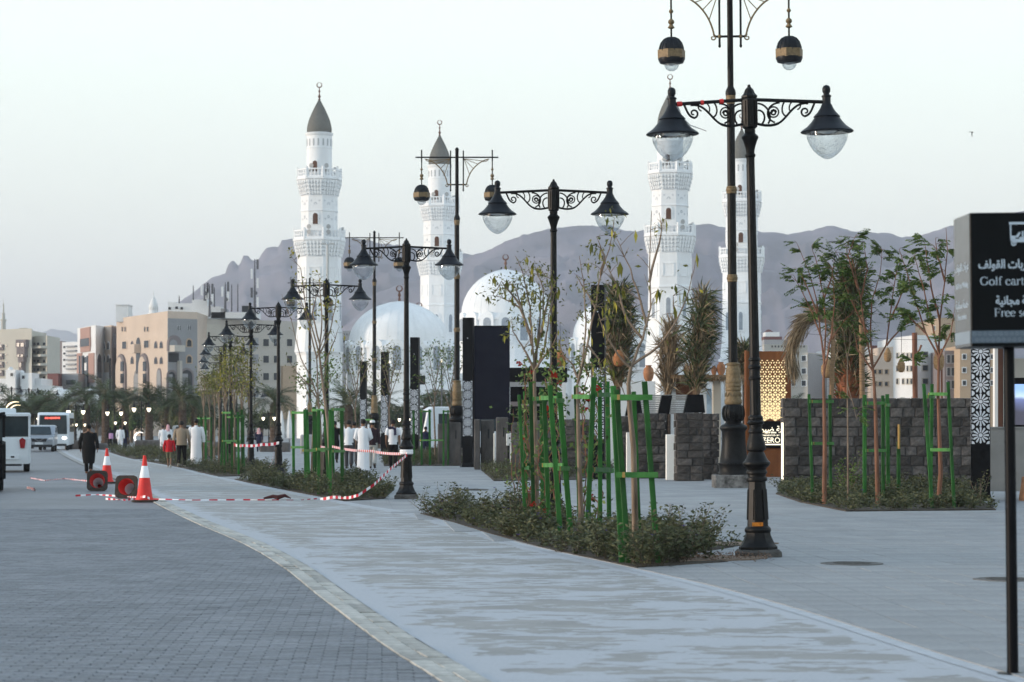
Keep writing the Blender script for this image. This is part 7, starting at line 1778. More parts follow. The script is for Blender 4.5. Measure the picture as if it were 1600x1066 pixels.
# upright palm with tied fronds behind the wall
def tied_palm(px, d, ybase, ytop, wpx, lab, green=True, bend=0.0, n=520, trunk=None):
    s_ = d / F; H0, H1 = PZ(ybase, d), PZ(ytop, d); t = thing('tied_palm', lab, 'palm', (PX(px, d), d, 0))
    w = wpx * 0.30 * s_; b = MB()
    if trunk:
        r = trunk / 2 * s_; z1 = H0 + (H1 - H0) * 0.3; b.lathe([(r * 0.9, 0), (r * 0.95, H0), (r * 1.1, H0 + 0.35 * (z1 - H0)), (r * 0.95, H0 + 0.7 * (z1 - H0)), (r * 0.6, z1)], 12)
        for k in range(60):
            a = random.uniform(0, 6.28); z = H0 - 0.6 + random.random() * (z1 - H0 + 0.6); b.tube([(r * 0.9 * math.cos(a), r * 0.9 * math.sin(a), z), (r * 1.35 * math.cos(a), r * 1.35 * math.sin(a), z + 0.22)], [0.05, 0.02], 4)
    else: b.tube([(0, 0, 0), (0, 0, H0 + 0.3)], 0.09, 8)
    b.build('trunk', MATS['rust_trunk'] if trunk and 'rust_trunk' in MATS else M_ptrunk, t)
    P1, D1, S1, P2, D2, S2 = [], [], [], [], [], []; sb = MB()
    for k in range(n):
        f = random.random(); a = random.uniform(0, 6.28); u = random.random() ** 0.6
        z = H0 + (H1 - H0) * f; sp = w * (0.28 + 0.85 * math.sin(math.pi * min(1, 0.08 + f * 0.8)) ** 1.6) * u
        bx_ = bend * (f ** 1.6)
        p = Vector((sp * math.cos(a) + bx_, sp * math.sin(a) * 0.8, z)); dr = Vector((math.cos(a) * 0.35 + bend * 0.9 * f, math.sin(a) * 0.35, random.uniform(-0.6, 1.0) if f > 0.5 else random.uniform(0.2, 1)))
        dry = (not green) or random.random() < (0.62 if f < 0.55 else 0.42)
        (P1 if dry else P2).append(p); (D1 if dry else D2).append(dr); (S1 if dry else S2).append(random.uniform(0.35, 0.8))
        if k % 6 == 0: sb.tube([Vector((sp * 0.3 * math.cos(a), sp * 0.3 * math.sin(a), H0 - 0.1)), Vector((sp * 0.7 * math.cos(a) + bx_ * 0.4, sp * 0.6 * math.sin(a), (H0 + z) / 2)), p], [0.025, 0.018, 0.008], 4)
    sb.build('frond_stalks', M_wood, t, normals=False)['kind'] = 'stuff'
    if P1: leaf_mesh('dry_fronds', P1, D1, S1, L_dry, t, width=0.07)
    for m_ in range(2):
        if P1: leaf_mesh('dry_fronds', [p + Vector((random.gauss(0, .05), random.gauss(0, .05), random.gauss(0, .08))) for p in P1], D1[::-1], S1, L_dry, t, width=0.06)
    if P2:
        for m_ in range(4): leaf_mesh('green_fronds', [p + Vector((random.gauss(0, .07), random.gauss(0, .05), random.gauss(0, .08))) for p in P2], [Vector(q) + Vector((random.gauss(0, .3), random.gauss(0, .3), random.gauss(0, .2))) for q in D2], S2, L_palm, t, width=0.07)
    return t
M_rust = mat('rust_trunk', (0.19, 0.07, 0.035), rough=0.95, var=0.4, scale=8, bump=1.0)
tied_palm(1326, 70, 622, 428, 54, 'tall tied date palm with a rusty stub trunk behind the basalt wall', True, 0.05, 1000, trunk=34)
tied_palm(1088, 83, 612, 462, 48, 'upright tied palm sheaf, half green, above the black awnings', True, 0.25, 620)
tied_palm(1044, 84, 615, 512, 38, 'dry brown tied palm sheaf left of the half green one', False, 0.12, 380)
tied_palm(966, 86, 600, 452, 62, 'dry drooping palm behind the forked bare sapling', True, 0.0, 800)
tied_palm(1160, 90, 600, 545, 22, 'small palm tuft seen between the two lamp posts', True, 0.0, 400)
# bent dry sheaf beside the palm
t = thing('dry_palm_sheaf', 'bent sheaf of dry palm fronds drooping to the left over the lattice panel', 'palm sheaf', (PX(1290, 66), 66, 0)); P, D, S = [], [], []; b0 = V(PX(1290, 66), 66, 0)
arc_ = [V(PX(x, 66), 66, PZ(y, 66)) - b0 for x, y in ((1300, 500), (1280, 492), (1262, 498), (1250, 515), (1240, 535), (1236, 556), (1238, 572))]
for _ in range(1500):
    f = random.random() * 5.99; i = int(f); p = arc_[i].lerp(arc_[i + 1], f - i); tg = (arc_[i + 1] - arc_[i]).normalized(); wd = 0.20 * (1 - 0.6 * f / 6)
    P.append(p + Vector((random.gauss(0, wd * .6), random.gauss(0, wd * .6), random.gauss(0, wd * .6)))); D.append(tg + Vector((random.gauss(0, .15), random.gauss(0, .15), random.gauss(0, .15)))); S.append(random.uniform(0.3, 0.6))
leaf_mesh('dry_fronds', P, D, S, L_dry, t, width=0.05)
b = MB(); b.tube([(0.1, 0.1, 0)] + [arc_[0] + Vector((0.05, 0.1, -0.6)), arc_[0], arc_[1], arc_[2]], [0.07, 0.06, 0.05, 0.04, 0.02], 6); b.build('stalk', M_wood, t)
# ================================================================== people
M_skin = mat('skin_brown', (0.20, 0.11, 0.07), rough=0.6, var=0.1); M_hair = mat('black_hair', (0.008, 0.007, 0.007), rough=0.6, var=0.3, scale=30)
M_thobe = mat('white_cloth', (0.70, 0.71, 0.74), rough=0.85, var=0.04, scale=4, bump=0.25, bscale=7); M_blackcloth = mat('black_cloth', (0.005, 0.005, 0.0055), rough=0.9, var=0.3, scale=5, bump=0.2, bscale=7)
M_beigecl = mat('beige_cloth', (0.27, 0.215, 0.16), rough=0.9, var=0.08, scale=4, bump=0.25, bscale=8); M_redcl = mat('red_cloth', (0.42, 0.012, 0.02), rough=0.85, var=0.12, scale=4, bump=0.2, bscale=9)
M_khaki = mat('khaki_cloth', (0.12, 0.12, 0.075), rough=0.9); M_greycl = mat('dark_grey_cloth', (0.055, 0.055, 0.06), rough=0.9, var=0.1, bump=0.2, bscale=8); M_plum = mat('dark_maroon_cloth', (0.03, 0.016, 0.022), rough=0.9)
M_paletr = mat('pale_grey_trousers', (0.38, 0.37, 0.35), rough=0.9, bump=0.2, bscale=8); M_navycl = mat('navy_cloth', (0.012, 0.014, 0.04), rough=0.9); M_pinkbag = mat('lilac_cloth', (0.42, 0.24, 0.40), rough=0.8)
M_sole = mat('pale_shoe', (0.35, 0.33, 0.28), rough=0.8); M_shoe = mat('dark_shoe', (0.02, 0.018, 0.016), rough=0.6); M_brownshoe = mat('brown_sandal', (0.16, 0.07, 0.04), rough=0.7)
def keff_mat():
    m = bpy.data.materials.new('red_checked_cloth'); m.use_nodes = True; n, l = m.node_tree.nodes, m.node_tree.links; b = n['Principled BSDF']; b.inputs['Roughness'].default_value = 0.9
    tc = n.new('ShaderNodeTexCoord'); ck = n.new('ShaderNodeTexChecker'); ck.inputs['Scale'].default_value = 46; ck.inputs['Color1'].default_value = (0.5, 0.05, 0.08, 1); ck.inputs['Color2'].default_value = (0.65, 0.6, 0.6, 1)
    l.new(tc.outputs['Object'], ck.inputs[0]); l.new(ck.outputs[0], b.inputs['Base Color']); return m
M_keff = keff_mat()
def loft(b, rings, n=18, fold=0.0, seed=0):
    vs = []
    for k, (cx, cy, z, rx, ry) in enumerate(rings):
        for i in range(n):
            a = 2 * math.pi * i / n; f = 1 + fold * math.sin(a * 5 + seed + z * 1.5) * (1 if k < len(rings) - 3 else 0.2) + fold * 0.6 * math.sin(a * 9 + seed * 2)
            vs.append((cx + rx * f * math.cos(a), cy + ry * f * math.sin(a), z))
    m = len(rings); fs = [(k * n + i, k * n + (i + 1) % n, (k + 1) * n + (i + 1) % n, (k + 1) * n + i) for k in range(m - 1) for i in range(n)]
    fs += [tuple(range(n - 1, -1, -1)), tuple((m - 1) * n + i for i in range(n))]
    return b.add(vs, fs)
def person(px, d, h, label, top='thobe', top_m=None, leg_m=None, hair=True, head='hair', stride=0.24, rz=0.0, flip=False, shoe_m=None, arm=(0.06, 0.02), build=1.0, group=None, child=False, shorts=False, extra=None, sleeves='long', ahead=None):
    k = h / 1.75; t = thing('person', label, 'person', (PX(px, d), d, 0), rz, group); s = -1 if flip else 1
    hs = 1.18 if child else 1.0
    J = {}
    J['pel'] = V(0, 0, 0.95); J['wai'] = V(0, 0.0, 1.08); J['che'] = V(0, 0.0, 1.28); J['nb'] = V(0, 0.0, 1.44); J['ne'] = V(0, 0.01, 1.52); J['he1'] = V(0, 0.015, 1.585 + 0.02 * (hs - 1)); J['he2'] = V(0, 0.02, 1.665)
    J['hL'] = V(-0.095, 0, 0.92); J['hR'] = V(0.095, 0, 0.92)
    st = stride
    fr = lambda x: (V(x, st * 0.62, 0.50), V(x * 0.95, st * 0.95, 0.085), V(x * 1.05, st * 0.95 + 0.15, 0.035))
    bk = lambda x: (V(x, st * 0.12, 0.50), V(x * 0.95, -st * 1.0, 0.16), V(x * 1.05, -st * 1.0 + 0.10, 0.04))
    a_, b_ = (fr, bk) if s > 0 else (bk, fr)
    J['kL'], J['aL'], J['tL'] = a_(-0.095); J['kR'], J['aR'], J['tR'] = b_(0.095)
    for q, sg in (('L', -1), ('R', 1)):
        y = (arm[0] if sg * s < 0 else -arm[0] * 0.8)
        J['s' + q] = V(sg * 0.185 * build, 0, 1.41); J['e' + q] = V(sg * 0.245 * build, -y * 0.6 - 0.02, 1.13); J['w' + q] = V(sg * 0.255 * build, y * 1.6 + 0.04, 0.90); J['h' + q + 'd'] = V(sg * 0.25 * build, y * 1.9 + 0.06, 0.82)
    if ahead: [J.__setitem__(a, V(*b)) for a, b in ahead.items()]
    names = list(J); E = [('pel', 'wai'), ('wai', 'che'), ('che', 'nb'), ('nb', 'ne'), ('ne', 'he1'), ('he1', 'he2'), ('pel', 'hL'), ('pel', 'hR'), ('hL', 'kL'), ('kL', 'aL'), ('aL', 'tL'), ('hR', 'kR'), ('kR', 'aR'), ('aR', 'tR'),
                         ('nb', 'sL'), ('sL', 'eL'), ('eL', 'wL'), ('wL', 'hLd'), ('nb', 'sR'), ('sR', 'eR'), ('eR', 'wR'), ('wR', 'hRd')]
    RD = {'pel': (0.14, 0.11), 'wai': (0.13, 0.10), 'che': (0.155, 0.11), 'nb': (0.10, 0.08), 'ne': (0.055, 0.058), 'he1': (0.072 * hs, 0.085 * hs), 'he2': (0.078 * hs, 0.095 * hs), 'h': (0.085, 0.085), 'k': (0.056, 0.058), 'a': (0.038, 0.042), 't': (0.04, 0.022), 's': (0.058, 0.058), 'e': (0.04, 0.04), 'w': (0.027, 0.027), 'hd': (0.038, 0.016)}
    me = bpy.data.meshes.new('body'); me.from_pydata([tuple(J[n_]) for n_ in names], [(names.index(a), names.index(b)) for a, b in E], [])
    o = bpy.data.objects.new('body', me); COL.objects.link(o)
    sk = o.modifiers.new('skin', 'SKIN'); sk.use_smooth_shade = True
    for i, n_ in enumerate(names):
        r = RD.get(n_) or (RD['hd'] if n_.endswith('d') and len(n_) == 3 else RD[n_[0]]); me.skin_vertices[0].data[i].radius = r
        me.skin_vertices[0].data[i].use_root = (n_ == 'pel')
    sb = o.modifiers.new('sub', 'SUBSURF'); sb.levels = 1; sb.render_levels = 1
    dg = bpy.context.evaluated_depsgraph_get(); bm_ = bpy.data.meshes.new_from_object(o.evaluated_get(dg)); bpy.data.objects.remove(o)
    b = MB(); b.add([v.co for v in bm_.vertices], [tuple(p.vertices) for p in bm_.polygons])
    for q, sg in (('L', -1), ('R', 1)):                      # fingers and thumb
        hd = J['h' + q + 'd']; wv = (hd - J['w' + q]).normalized()
        for i in range(4):
            L_ = (0.075, 0.085, 0.08, 0.062)[i]; f0 = hd + V(0, 0.024 - i * 0.016, 0); f1 = f0 + wv * L_ * 0.55; f2 = f1 + (wv + V(-sg * 0.5, 0, 0)).normalized() * L_ * 0.5
            b.tube([f0, f1, f2], [0.0095, 0.0085, 0.006], 5)
        th0 = J['w' + q].lerp(hd, 0.5) + V(0, 0.03, 0); b.tube([th0, th0 + V(-sg * 0.01, 0.03, -0.02), th0 + V(-sg * 0.015, 0.035, -0.055)], [0.012, 0.010, 0.007], 5)
    hc = J['he2']
    for sg in (-1, 1): b.lathe([(0.0, -0.03), (0.016, -0.02), (0.02, 0.0), (0.016, 0.025), (0, 0.032)], 8, o=hc + V(sg * 0.082 * hs, -0.005, -0.035), sx=0.45)
    b.lathe([(0.0, 0.02), (0.009, 0.0), (0.015, -0.02), (0, -0.026)], 6, o=hc + V(0, 0.118 * hs, -0.04))
    body = b.build('body', M_skin, t, smooth=60)
    fc = MB()
    for sg in (-1, 1): fc.lathe([(0, -0.008), (0.011, 0), (0, 0.008)], 6, o=hc + V(sg * 0.032, 0.096 * hs, -0.012))
    fc.lathe([(0, -0.006), (0.022, 0), (0, 0.006)], 6, o=hc + V(0, 0.088 * hs, -0.088), sy=0.5); fc.build('face_features', M_brownshoe, body, normals=False)
    body.scale = (k, k, k); parts = []
    def add(name, mb, m, sm=60):
        o = mb.build(name, m, t, smooth=sm); o.scale = (k, k, k); parts.append(o); return o
    B1 = build
    def sleeve(mb, full=True, r=0.068):
        for q in 'LR':
            S_, E_, W_ = J['s' + q], J['e' + q], J['w' + q]; end = W_ if full else S_.lerp(E_, 0.75)
            pts_ = [J['nb'].lerp(S_, 0.55) - V(0, 0, 0.01), S_, S_.lerp(E_, 0.5), (E_ if full else end)] + ([E_.lerp(W_, 0.5), W_] if full else [])
            rr_ = [r * 0.9, r * 1.12, r * 1.0, r * 0.95] + ([r * 0.85, r * 0.82] if full else []); mb.tube(pts_, rr_, 10)
    if top == 'thobe':
        m_ = top_m or M_thobe; b = MB(); fy = (J['aL'].y + J['aR'].y) / 2
        loft(b, [(0, fy * 0.8, 0.085, 0.215, 0.19 + st * 0.32), (0, fy * 0.7, 0.20, 0.205, 0.19 + st * 0.22), (0, fy * 0.4, 0.5, 0.195, 0.17 + st * 0.08), (0, 0, 0.80, 0.19, 0.155), (0, 0, 0.95, 0.185 * B1, 0.15), (0, 0, 1.1, 0.17 * B1, 0.135), (0, 0, 1.28, 0.195 * B1, 0.14), (0, 0, 1.38, 0.20 * B1, 0.125), (0, 0, 1.44, 0.165 * B1, 0.105), (0, 0, 1.48, 0.085, 0.08), (0, 0, 1.52, 0.062, 0.065)], 22, 0.045, px * 0.1)
        sleeve(b); add('robe', b, m_)
    else:
        b = MB(); lo = 0.86 if top != 'jacket' else 0.84
        loft(b, [(0, 0, lo, 0.185 * B1, 0.14), (0, 0, 0.95, 0.18 * B1, 0.14), (0, 0, 1.1, 0.168 * B1, 0.13), (0, 0, 1.28, 0.195 * B1, 0.138), (0, 0, 1.38, 0.20 * B1, 0.125), (0, 0, 1.44, 0.16 * B1, 0.10), (0, 0, 1.48, 0.082, 0.078), (0, 0, 1.51, 0.064, 0.066)], 18, 0.03, px * 0.13)
        sleeve(b, sleeves == 'long', 0.068 if sleeves == 'long' else 0.075); add('shirt' if top != 'jacket' else 'sweater', b, top_m)
        b = MB()
        for q in 'LR':
            H_, K_, A_ = J['h' + q], J['k' + q], J['a' + q]
            if shorts: b.tube([H_ + V(0, 0, 0.03), H_.lerp(K_, 0.5), H_.lerp(K_, 0.95)], [0.10, 0.095, 0.09], 10)
            else: b.tube([H_ + V(0, 0, 0.03), H_.lerp(K_, 0.5), K_, K_.lerp(A_, 0.55), A_ + V(0, 0, 0.0)], [0.105, 0.098, 0.078, 0.072, 0.07], 10)
        loft(b, [(0, 0, 0.80, 0.17, 0.125), (0, 0, 0.88, 0.18 * B1, 0.135), (0, 0, 0.99, 0.165 * B1, 0.125)], 14); add('shorts' if shorts else 'trousers', b, leg_m or M_blackcloth)
    for q in 'LR':
        A_, T_ = J['a' + q], J['t' + q]; b = MB(); dv = (T_ - A_).normalized(); heel = A_ - V(0, 0.05, 0) + V(0, 0, -0.045)
        b.tube([heel, A_.lerp(T_, 0.35) + V(0, 0, -0.015), T_ + V(0, 0, 0.0), T_ + V(0, 0.05, -0.005)], [0.045, 0.048, 0.04, 0.02], 8); sh_ = add('shoe', b, shoe_m or M_shoe)
        if sh_ and min(A_.z, T_.z) < 0: pass
    hc = J['he2']
    if head in ('hair', 'cap'):
        b = MB(); prof = [(0.080, -0.055), (0.092, -0.03), (0.095, 0.01), (0.088, 0.05), (0.065, 0.085), (0.03, 0.105), (0.0, 0.108)]
        b.lathe([(r * hs, z * hs) for r, z in prof], 16, o=hc + V(0, -0.018, 0.0), sy=1.12); add('hair', b, M_hair)
    if head == 'cap':
        b = MB(); b.lathe([(0.097, 0.03), (0.10, 0.06), (0.092, 0.10), (0.06, 0.122), (0.0, 0.128)], 16, o=hc + V(0, -0.015, 0), sy=1.1); add('skull_cap', b, M_thobe)
    if head == 'keffiyeh':
        b = MB(); loft(b, [(0, -0.08, 1.33, 0.15, 0.075), (0, -0.06, 1.42, 0.15, 0.09), (0, -0.03, 1.52, 0.115, 0.105), (0, 0, 1.62, 0.105, 0.12), (0, 0.0, 1.70, 0.10, 0.115), (0, 0.0, 1.76, 0.07, 0.08), (0, 0, 1.785, 0.02, 0.02)], 16, 0.03); add('headscarf', b, M_keff)
    if head == 'veil':
        b = MB(); loft(b, [(0, -0.03, 0.9, 0.24, 0.17), (0, -0.03, 1.25, 0.22, 0.15), (0, -0.03, 1.42, 0.18, 0.14), (0, -0.01, 1.55, 0.105, 0.115), (0, 0.0, 1.66, 0.10, 0.115), (0, 0.0, 1.75, 0.075, 0.085), (0, 0, 1.78, 0.02, 0.02)], 16, 0.03); add('veil', b, M_blackcloth)
    if extra: extra(t, J, add)
    return t
person(138.5, 80.7, 1.62, 'person in a long black robe walking alone up the paved road', 'shirt', M_blackcloth, M_blackcloth, stride=0.10, build=1.25, arm=(0.03, 0), shoe_m=M_brownshoe, extra=lambda t, J, add: add('tunic', loft(MB(), [(0, 0.02, 0.36, 0.20, 0.17), (0, 0.01, 0.6, 0.235, 0.19), (0, 0, 0.85, 0.25, 0.19), (0, 0, 1.0, 0.235, 0.17)], 18, 0.04), M_blackcloth))
person(306.5, 95, 1.85, 'man in a long white robe, right of the group of three by the stakes', stride=0.16, shoe_m=M_brownshoe, build=1.12, arm=(0.02, 0))
person(283.5, 93.5, 1.76, 'man in a beige sweater and black trousers holding a child by the hand', 'jacket', M_beigecl, M_blackcloth, flip=True, stride=0.2, shoe_m=M_sole, build=1.15)
person(264.5, 92.5, 1.24, 'small child in a red top and khaki shorts walking beside the man in beige', 'jacket', M_redcl, M_khaki, stride=0.2, child=True, shorts=True, shoe_m=M_sole, build=1.15)
person(254.5, 150, 1.62, 'man in a white robe walking beside the one with the checked headscarf', stride=0.12)
person(262.5, 152, 1.66, 'man in white with a red checked headscarf, behind the child', head='keffiyeh', stride=0.12)
person(188, 152, 1.62, 'man in white walking alone beyond the cones', 'shirt', M_thobe, M_thobe, stride=0.12)
person(172, 172, 1.5, 'woman in a black veil with a lilac bag, left of the lone man in white', 'thobe', M_blackcloth, head='veil', stride=0.05, extra=lambda t, J, add: add('bag', MB().bev((0.12, -0.22, 1.05), (0.36, 0.2, 0.45), 0.05), M_pinkbag))
person(180, 175, 1.6, 'woman in a black veil nearest the lone man in white', 'thobe', M_blackcloth, head='veil', stride=0.05)
person(194, 165, 1.6, 'dark-clad person half hidden behind the lone man in white', 'thobe', M_navycl, head='veil', stride=0.05)
person(545, 90, 1.78, 'young man in a white t-shirt and dark grey trousers, left of the walking group', 'shirt', M_thobe, M_greycl, stride=0.12, sleeves='short')
person(553, 97, 1.74, 'person mostly hidden behind the young man in grey trousers', 'shirt', M_greycl, M_greycl, stride=0.1)
person(567.5, 82, 1.80, 'man in a long white robe in the middle of the walking group', stride=0.2, flip=True, arm=(0.0, 0), ahead={'wL': (-0.17, 0.14, 1.08), 'hLd': (-0.10, 0.18, 1.08), 'wR': (0.17, 0.14, 1.10), 'hRd': (0.10, 0.18, 1.10), 'eL': (-0.26, 0, 1.14), 'eR': (0.26, 0, 1.14)})
person(582, 90.5, 1.76, 'man in a white skull cap, dark shirt and pale trousers, one foot lifted', 'shirt', M_plum, M_paletr, head='cap', stride=0.26, shoe_m=M_shoe, sleeves='long')
def scarf(t, J, add):
    b = MB(); b.tube([(-0.19, 0.03, 1.40), (-0.12, -0.10, 1.46), (0.0, -0.12, 1.47), (0.08, -0.15, 1.42), (0.09, -0.165, 1.2)], [0.05, 0.055, 0.055, 0.06, 0.06], 8, flat=0.5); add('dark_scarf', b, M_navycl)
person(614, 91.5, 1.80, 'man in a white t-shirt with a dark scarf over his shoulders', 'shirt', M_thobe, M_blackcloth, stride=0.06, sleeves='short', extra=scarf)
person(523, 104, 1.78, 'man in black seen between the green stakes and the young man in white', 'shirt', M_blackcloth, M_blackcloth, stride=0.12, sleeves='short')
person(404.5, 150, 1.45, 'person in dark clothes with a pink checked headscarf behind the sixth lamp', 'shirt', M_navycl, M_navycl, head='keffiyeh', stride=0.02)
person(665, 120, 1.55, 'dark-clad person far behind the fourth pylon saplings', 'shirt', M_navycl, M_navycl, stride=0.05)

# ================================================================== vehicles
M_carwhite = mat('white_paint', (0.62, 0.66, 0.70), rough=0.3, var=0.05, scale=1.5); M_carsilver = mat('silver_paint', (0.30, 0.33, 0.37), rough=0.28, metal=0.3, var=0.05)
M_tyre = mat('tyre_rubber', (0.014, 0.014, 0.015), rough=0.85); M_glassdark = mat('tinted_glass', (0.018, 0.03, 0.036), rough=0.12, var=0.3, scale=1.2); M_head = emit('headlight_glow', (1, 0.97, 0.9), 2.2); M_redlamp = mat('red_tail_lamp', (0.25, 0.01, 0.015), rough=0.25)
M_chrome = mat('grey_trim', (0.25, 0.25, 0.26), rough=0.35, metal=0.6)
def wheel(t, x, y, r=0.33, w=0.2):
    b = MB(); M = Matrix.Rotation(R(90), 4, 'Y'); b.lathe([(r * 0.62, -w / 2), (r * 0.93, -w / 2), (r, -w * 0.35), (r, w * 0.35), (r * 0.93, w / 2), (r * 0.62, w / 2)], 20, o=(x, y, r), M=M); ty = b.build('wheel', M_tyre, t, smooth=40)
    b = MB(); b.lathe([(0.02, -w * 0.42), (r * 0.6, -w * 0.4), (r * 0.63, 0), (r * 0.6, w * 0.4), (0.02, w * 0.42)], 16, o=(x, y, r), M=M); b.build('rim', M_chrome, ty)
def profbody(t, name, prof, w, m, y0=0, taper=0.06):
    """prof: side outline (y, z); extruded across x with the edges drawn in"""
    b = MB(); n = len(prof); cz = sum(p[1] for p in prof) / n; cyy = sum(p[0] for p in prof) / n; rows = []
    for x, k in ((-w / 2, 1 - taper), (-w / 2 + 0.09, 1.0), (w / 2 - 0.09, 1.0), (w / 2, 1 - taper)): rows += [(x, cyy + (y - cyy) * k, cz + (z - cz) * k) for y, z in prof]
    fs = [tuple(range(n)), tuple(range(4 * n - 1, 3 * n - 1, -1))] + [(r * n + i, r * n + (i + 1) % n, (r + 1) * n + (i + 1) % n, (r + 1) * n + i) for r in range(3) for i in range(n)]
    b.add(rows, fs); return b.build(name, m, t, smooth=30)
def shuttle(px_right, d, label, m, W=2.0, H=2.02, roofbox_=True, rot=11.0):
    t = thing('shuttle_cart', label, 'shuttle cart', (PX(px_right, d) - W / 2 * math.cos(R(rot)), d, 0), R(rot))
    profbody(t, 'body', [(0, 0.28), (-0.06, 0.5), (-0.04, 1.15), (0.05, 1.22), (4.4, 1.2), (4.6, 0.8), (4.6, 0.3)], W, m)
    b = MB(); b.bev((0, 2.25, H - 0.05), (W, 4.7, 0.12), 0.04); b.build('roof', m, t)
    for x in (-W / 2 + 0.05, W / 2 - 0.05):
        for y in (0.05, 1.6, 3.2, 4.4): b = MB(); b.bev((x, y, 1.6), (0.07, 0.08, H - 1.25), 0.01); b.build('pillar', m, t)
    b = MB(); b.bev((0, 0.02, (1.22 + H) / 2 - 0.04), (W - 0.16, 0.03, H - 1.3), 0.005); wd = b.build('rear_window', M_glassdark, t)
    b = MB(); b.bev((0, 4.42, 1.6), (W - 0.16, 0.03, H - 1.36), 0.005); b.build('windscreen', M_glassdark, t)
    for k in range(3): b = MB(); b.bev((0, 1.0 + k * 1.1, 1.3), (W - 0.3, 0.12, 0.55), 0.03); b.build('seat', M_blackcloth, t)
    b = MB(); b.bev((0, -0.075, 0.52), (W * 0.62, 0.02, 0.16), 0.005); b.build('rear_panel', m, t)
    b = MB(); b.bev((-W * 0.33, -0.08, 0.58), (0.2, 0.03, 0.05), 0.005); b.build('handle', M_dark, t); b = MB(); b.bev((W * 0.2, -0.08, 0.52), (0.12, 0.02, 0.06), 0.005); b.build('plate', M_dark, t)
    for sx_ in (-1, 1): b = MB(); b.extr([(-0.08, -0.18), (0.06, -0.18), (0.1, 0.1), (-0.02, 0.18), (-0.12, 0.1)], (sx_ * (W / 2 - 0.26), -0.07, 1.0), (1, 0, 0), (0, 0, 1), (0, -1, 0), 0, 0.03); b.build('tail_lamp', M_redlamp, t)
    for y in (0.75, 3.9):
        for x in (-W / 2 + 0.14, W / 2 - 0.14): wheel(t, x, y, 0.27)
    b = MB(); b.bev((0, 0.4, 0.27), (W * 0.7, 0.8, 0.12), 0.02); b.build('underbody', M_dark, t)
    if roofbox_: b = MB(); b.bev((-0.25, 1.2, H + 0.09), (1.5, 1.4, 0.16), 0.04); b.build('roof_unit', m, t)
    return t
shuttle(46, 83, 'white passenger shuttle cart seen from behind, at the left edge', M_carwhite)
shuttle(6.5, 58, 'black cart cut off by the left edge, nearest vehicle', M_blackmetal, W=1.7, H=1.86, roofbox_=False, rot=13.5)
def car(px, d, label, m, W=1.85, rz=0.0, front=True):
    t = thing('parked_car', label, 'car', (PX(px, d), d, 0), rz); t.name = 'suv_car'
    profbody(t, 'body', [(0, 0.35), (-0.03, 0.7), (0.15, 0.98), (1.0, 1.05), (1.7, 1.58), (2.2, 1.66), (3.8, 1.62), (4.4, 1.1), (4.5, 0.4)], W, m, taper=0.05)
    b = MB(); b.add([(-0.72, 0.93, 1.08), (0.72, 0.93, 1.08), (0.6, 1.66, 1.56), (-0.6, 1.66, 1.56)], [(0, 1, 2, 3)]); b.build('windscreen', M_glassdark, t, normals=False)
    b = MB(); b.extr([(-0.42, -0.1), (0.42, -0.1), (0.5, 0.1), (-0.5, 0.1)], (0, -0.02, 0.72), (1, 0, 0), (0, 0, 1), (0, -1, 0), 0, 0.04); g_ = b.build('grille', M_dark, t)
    b = MB(); b.tube([(-0.3, -0.07, 0.82), (0, -0.08, 0.64), (0.3, -0.07, 0.82)], 0.02, 5); b.build('grille_chrome', M_chrome, g_)
    for sx_ in (-1, 1):
        b = MB(); b.extr([(-0.15, -0.05), (0.13, -0.06), (0.17, 0.07), (-0.1, 0.04)], (sx_ * 0.7, 0.0, 0.82), (sx_, 0, 0), (0, 0, 1), (0, -1, 0), 0, 0.04); b.build('headlight', mat('headlight_clear', (0.6, 0.62, 0.65), rough=0.15), t)
        b = MB(); b.bev((sx_ * (W / 2 + 0.08), 1.1, 1.12), (0.18, 0.1, 0.13), 0.02); b.build('wing_mirror', m, t)
        b = MB(); b.extr([(1.15, 1.1), (3.7, 1.1), (3.4, 1.5), (1.8, 1.5)], (sx_ * (W / 2 - 0.01), 0, 0), (0, 1, 0), (0, 0, 1), (sx_, 0, 0), 0, 0.015); b.build('side_window', M_glassdark, t)
        for y in (0.85, 3.6): wheel(t, sx_ * (W / 2 - 0.12), y, 0.34)
    b = MB(); b.bev((0, -0.05, 0.52), (0.5, 0.02, 0.14), 0.003); b.build('plate', M_carwhite, t); b = MB(); b.bev((0, 0.0, 0.36), (W * 0.9, 0.16, 0.16), 0.03); b.build('lower_bumper', M_dark, t)
    return t
car(61, 151, 'silver grey suv facing the camera, between the shuttle and the bus', M_carsilver, rz=R(8))
car(285, 205, 'pale blue-white car seen between the man in beige and the man in white', M_carwhite, rz=R(5))
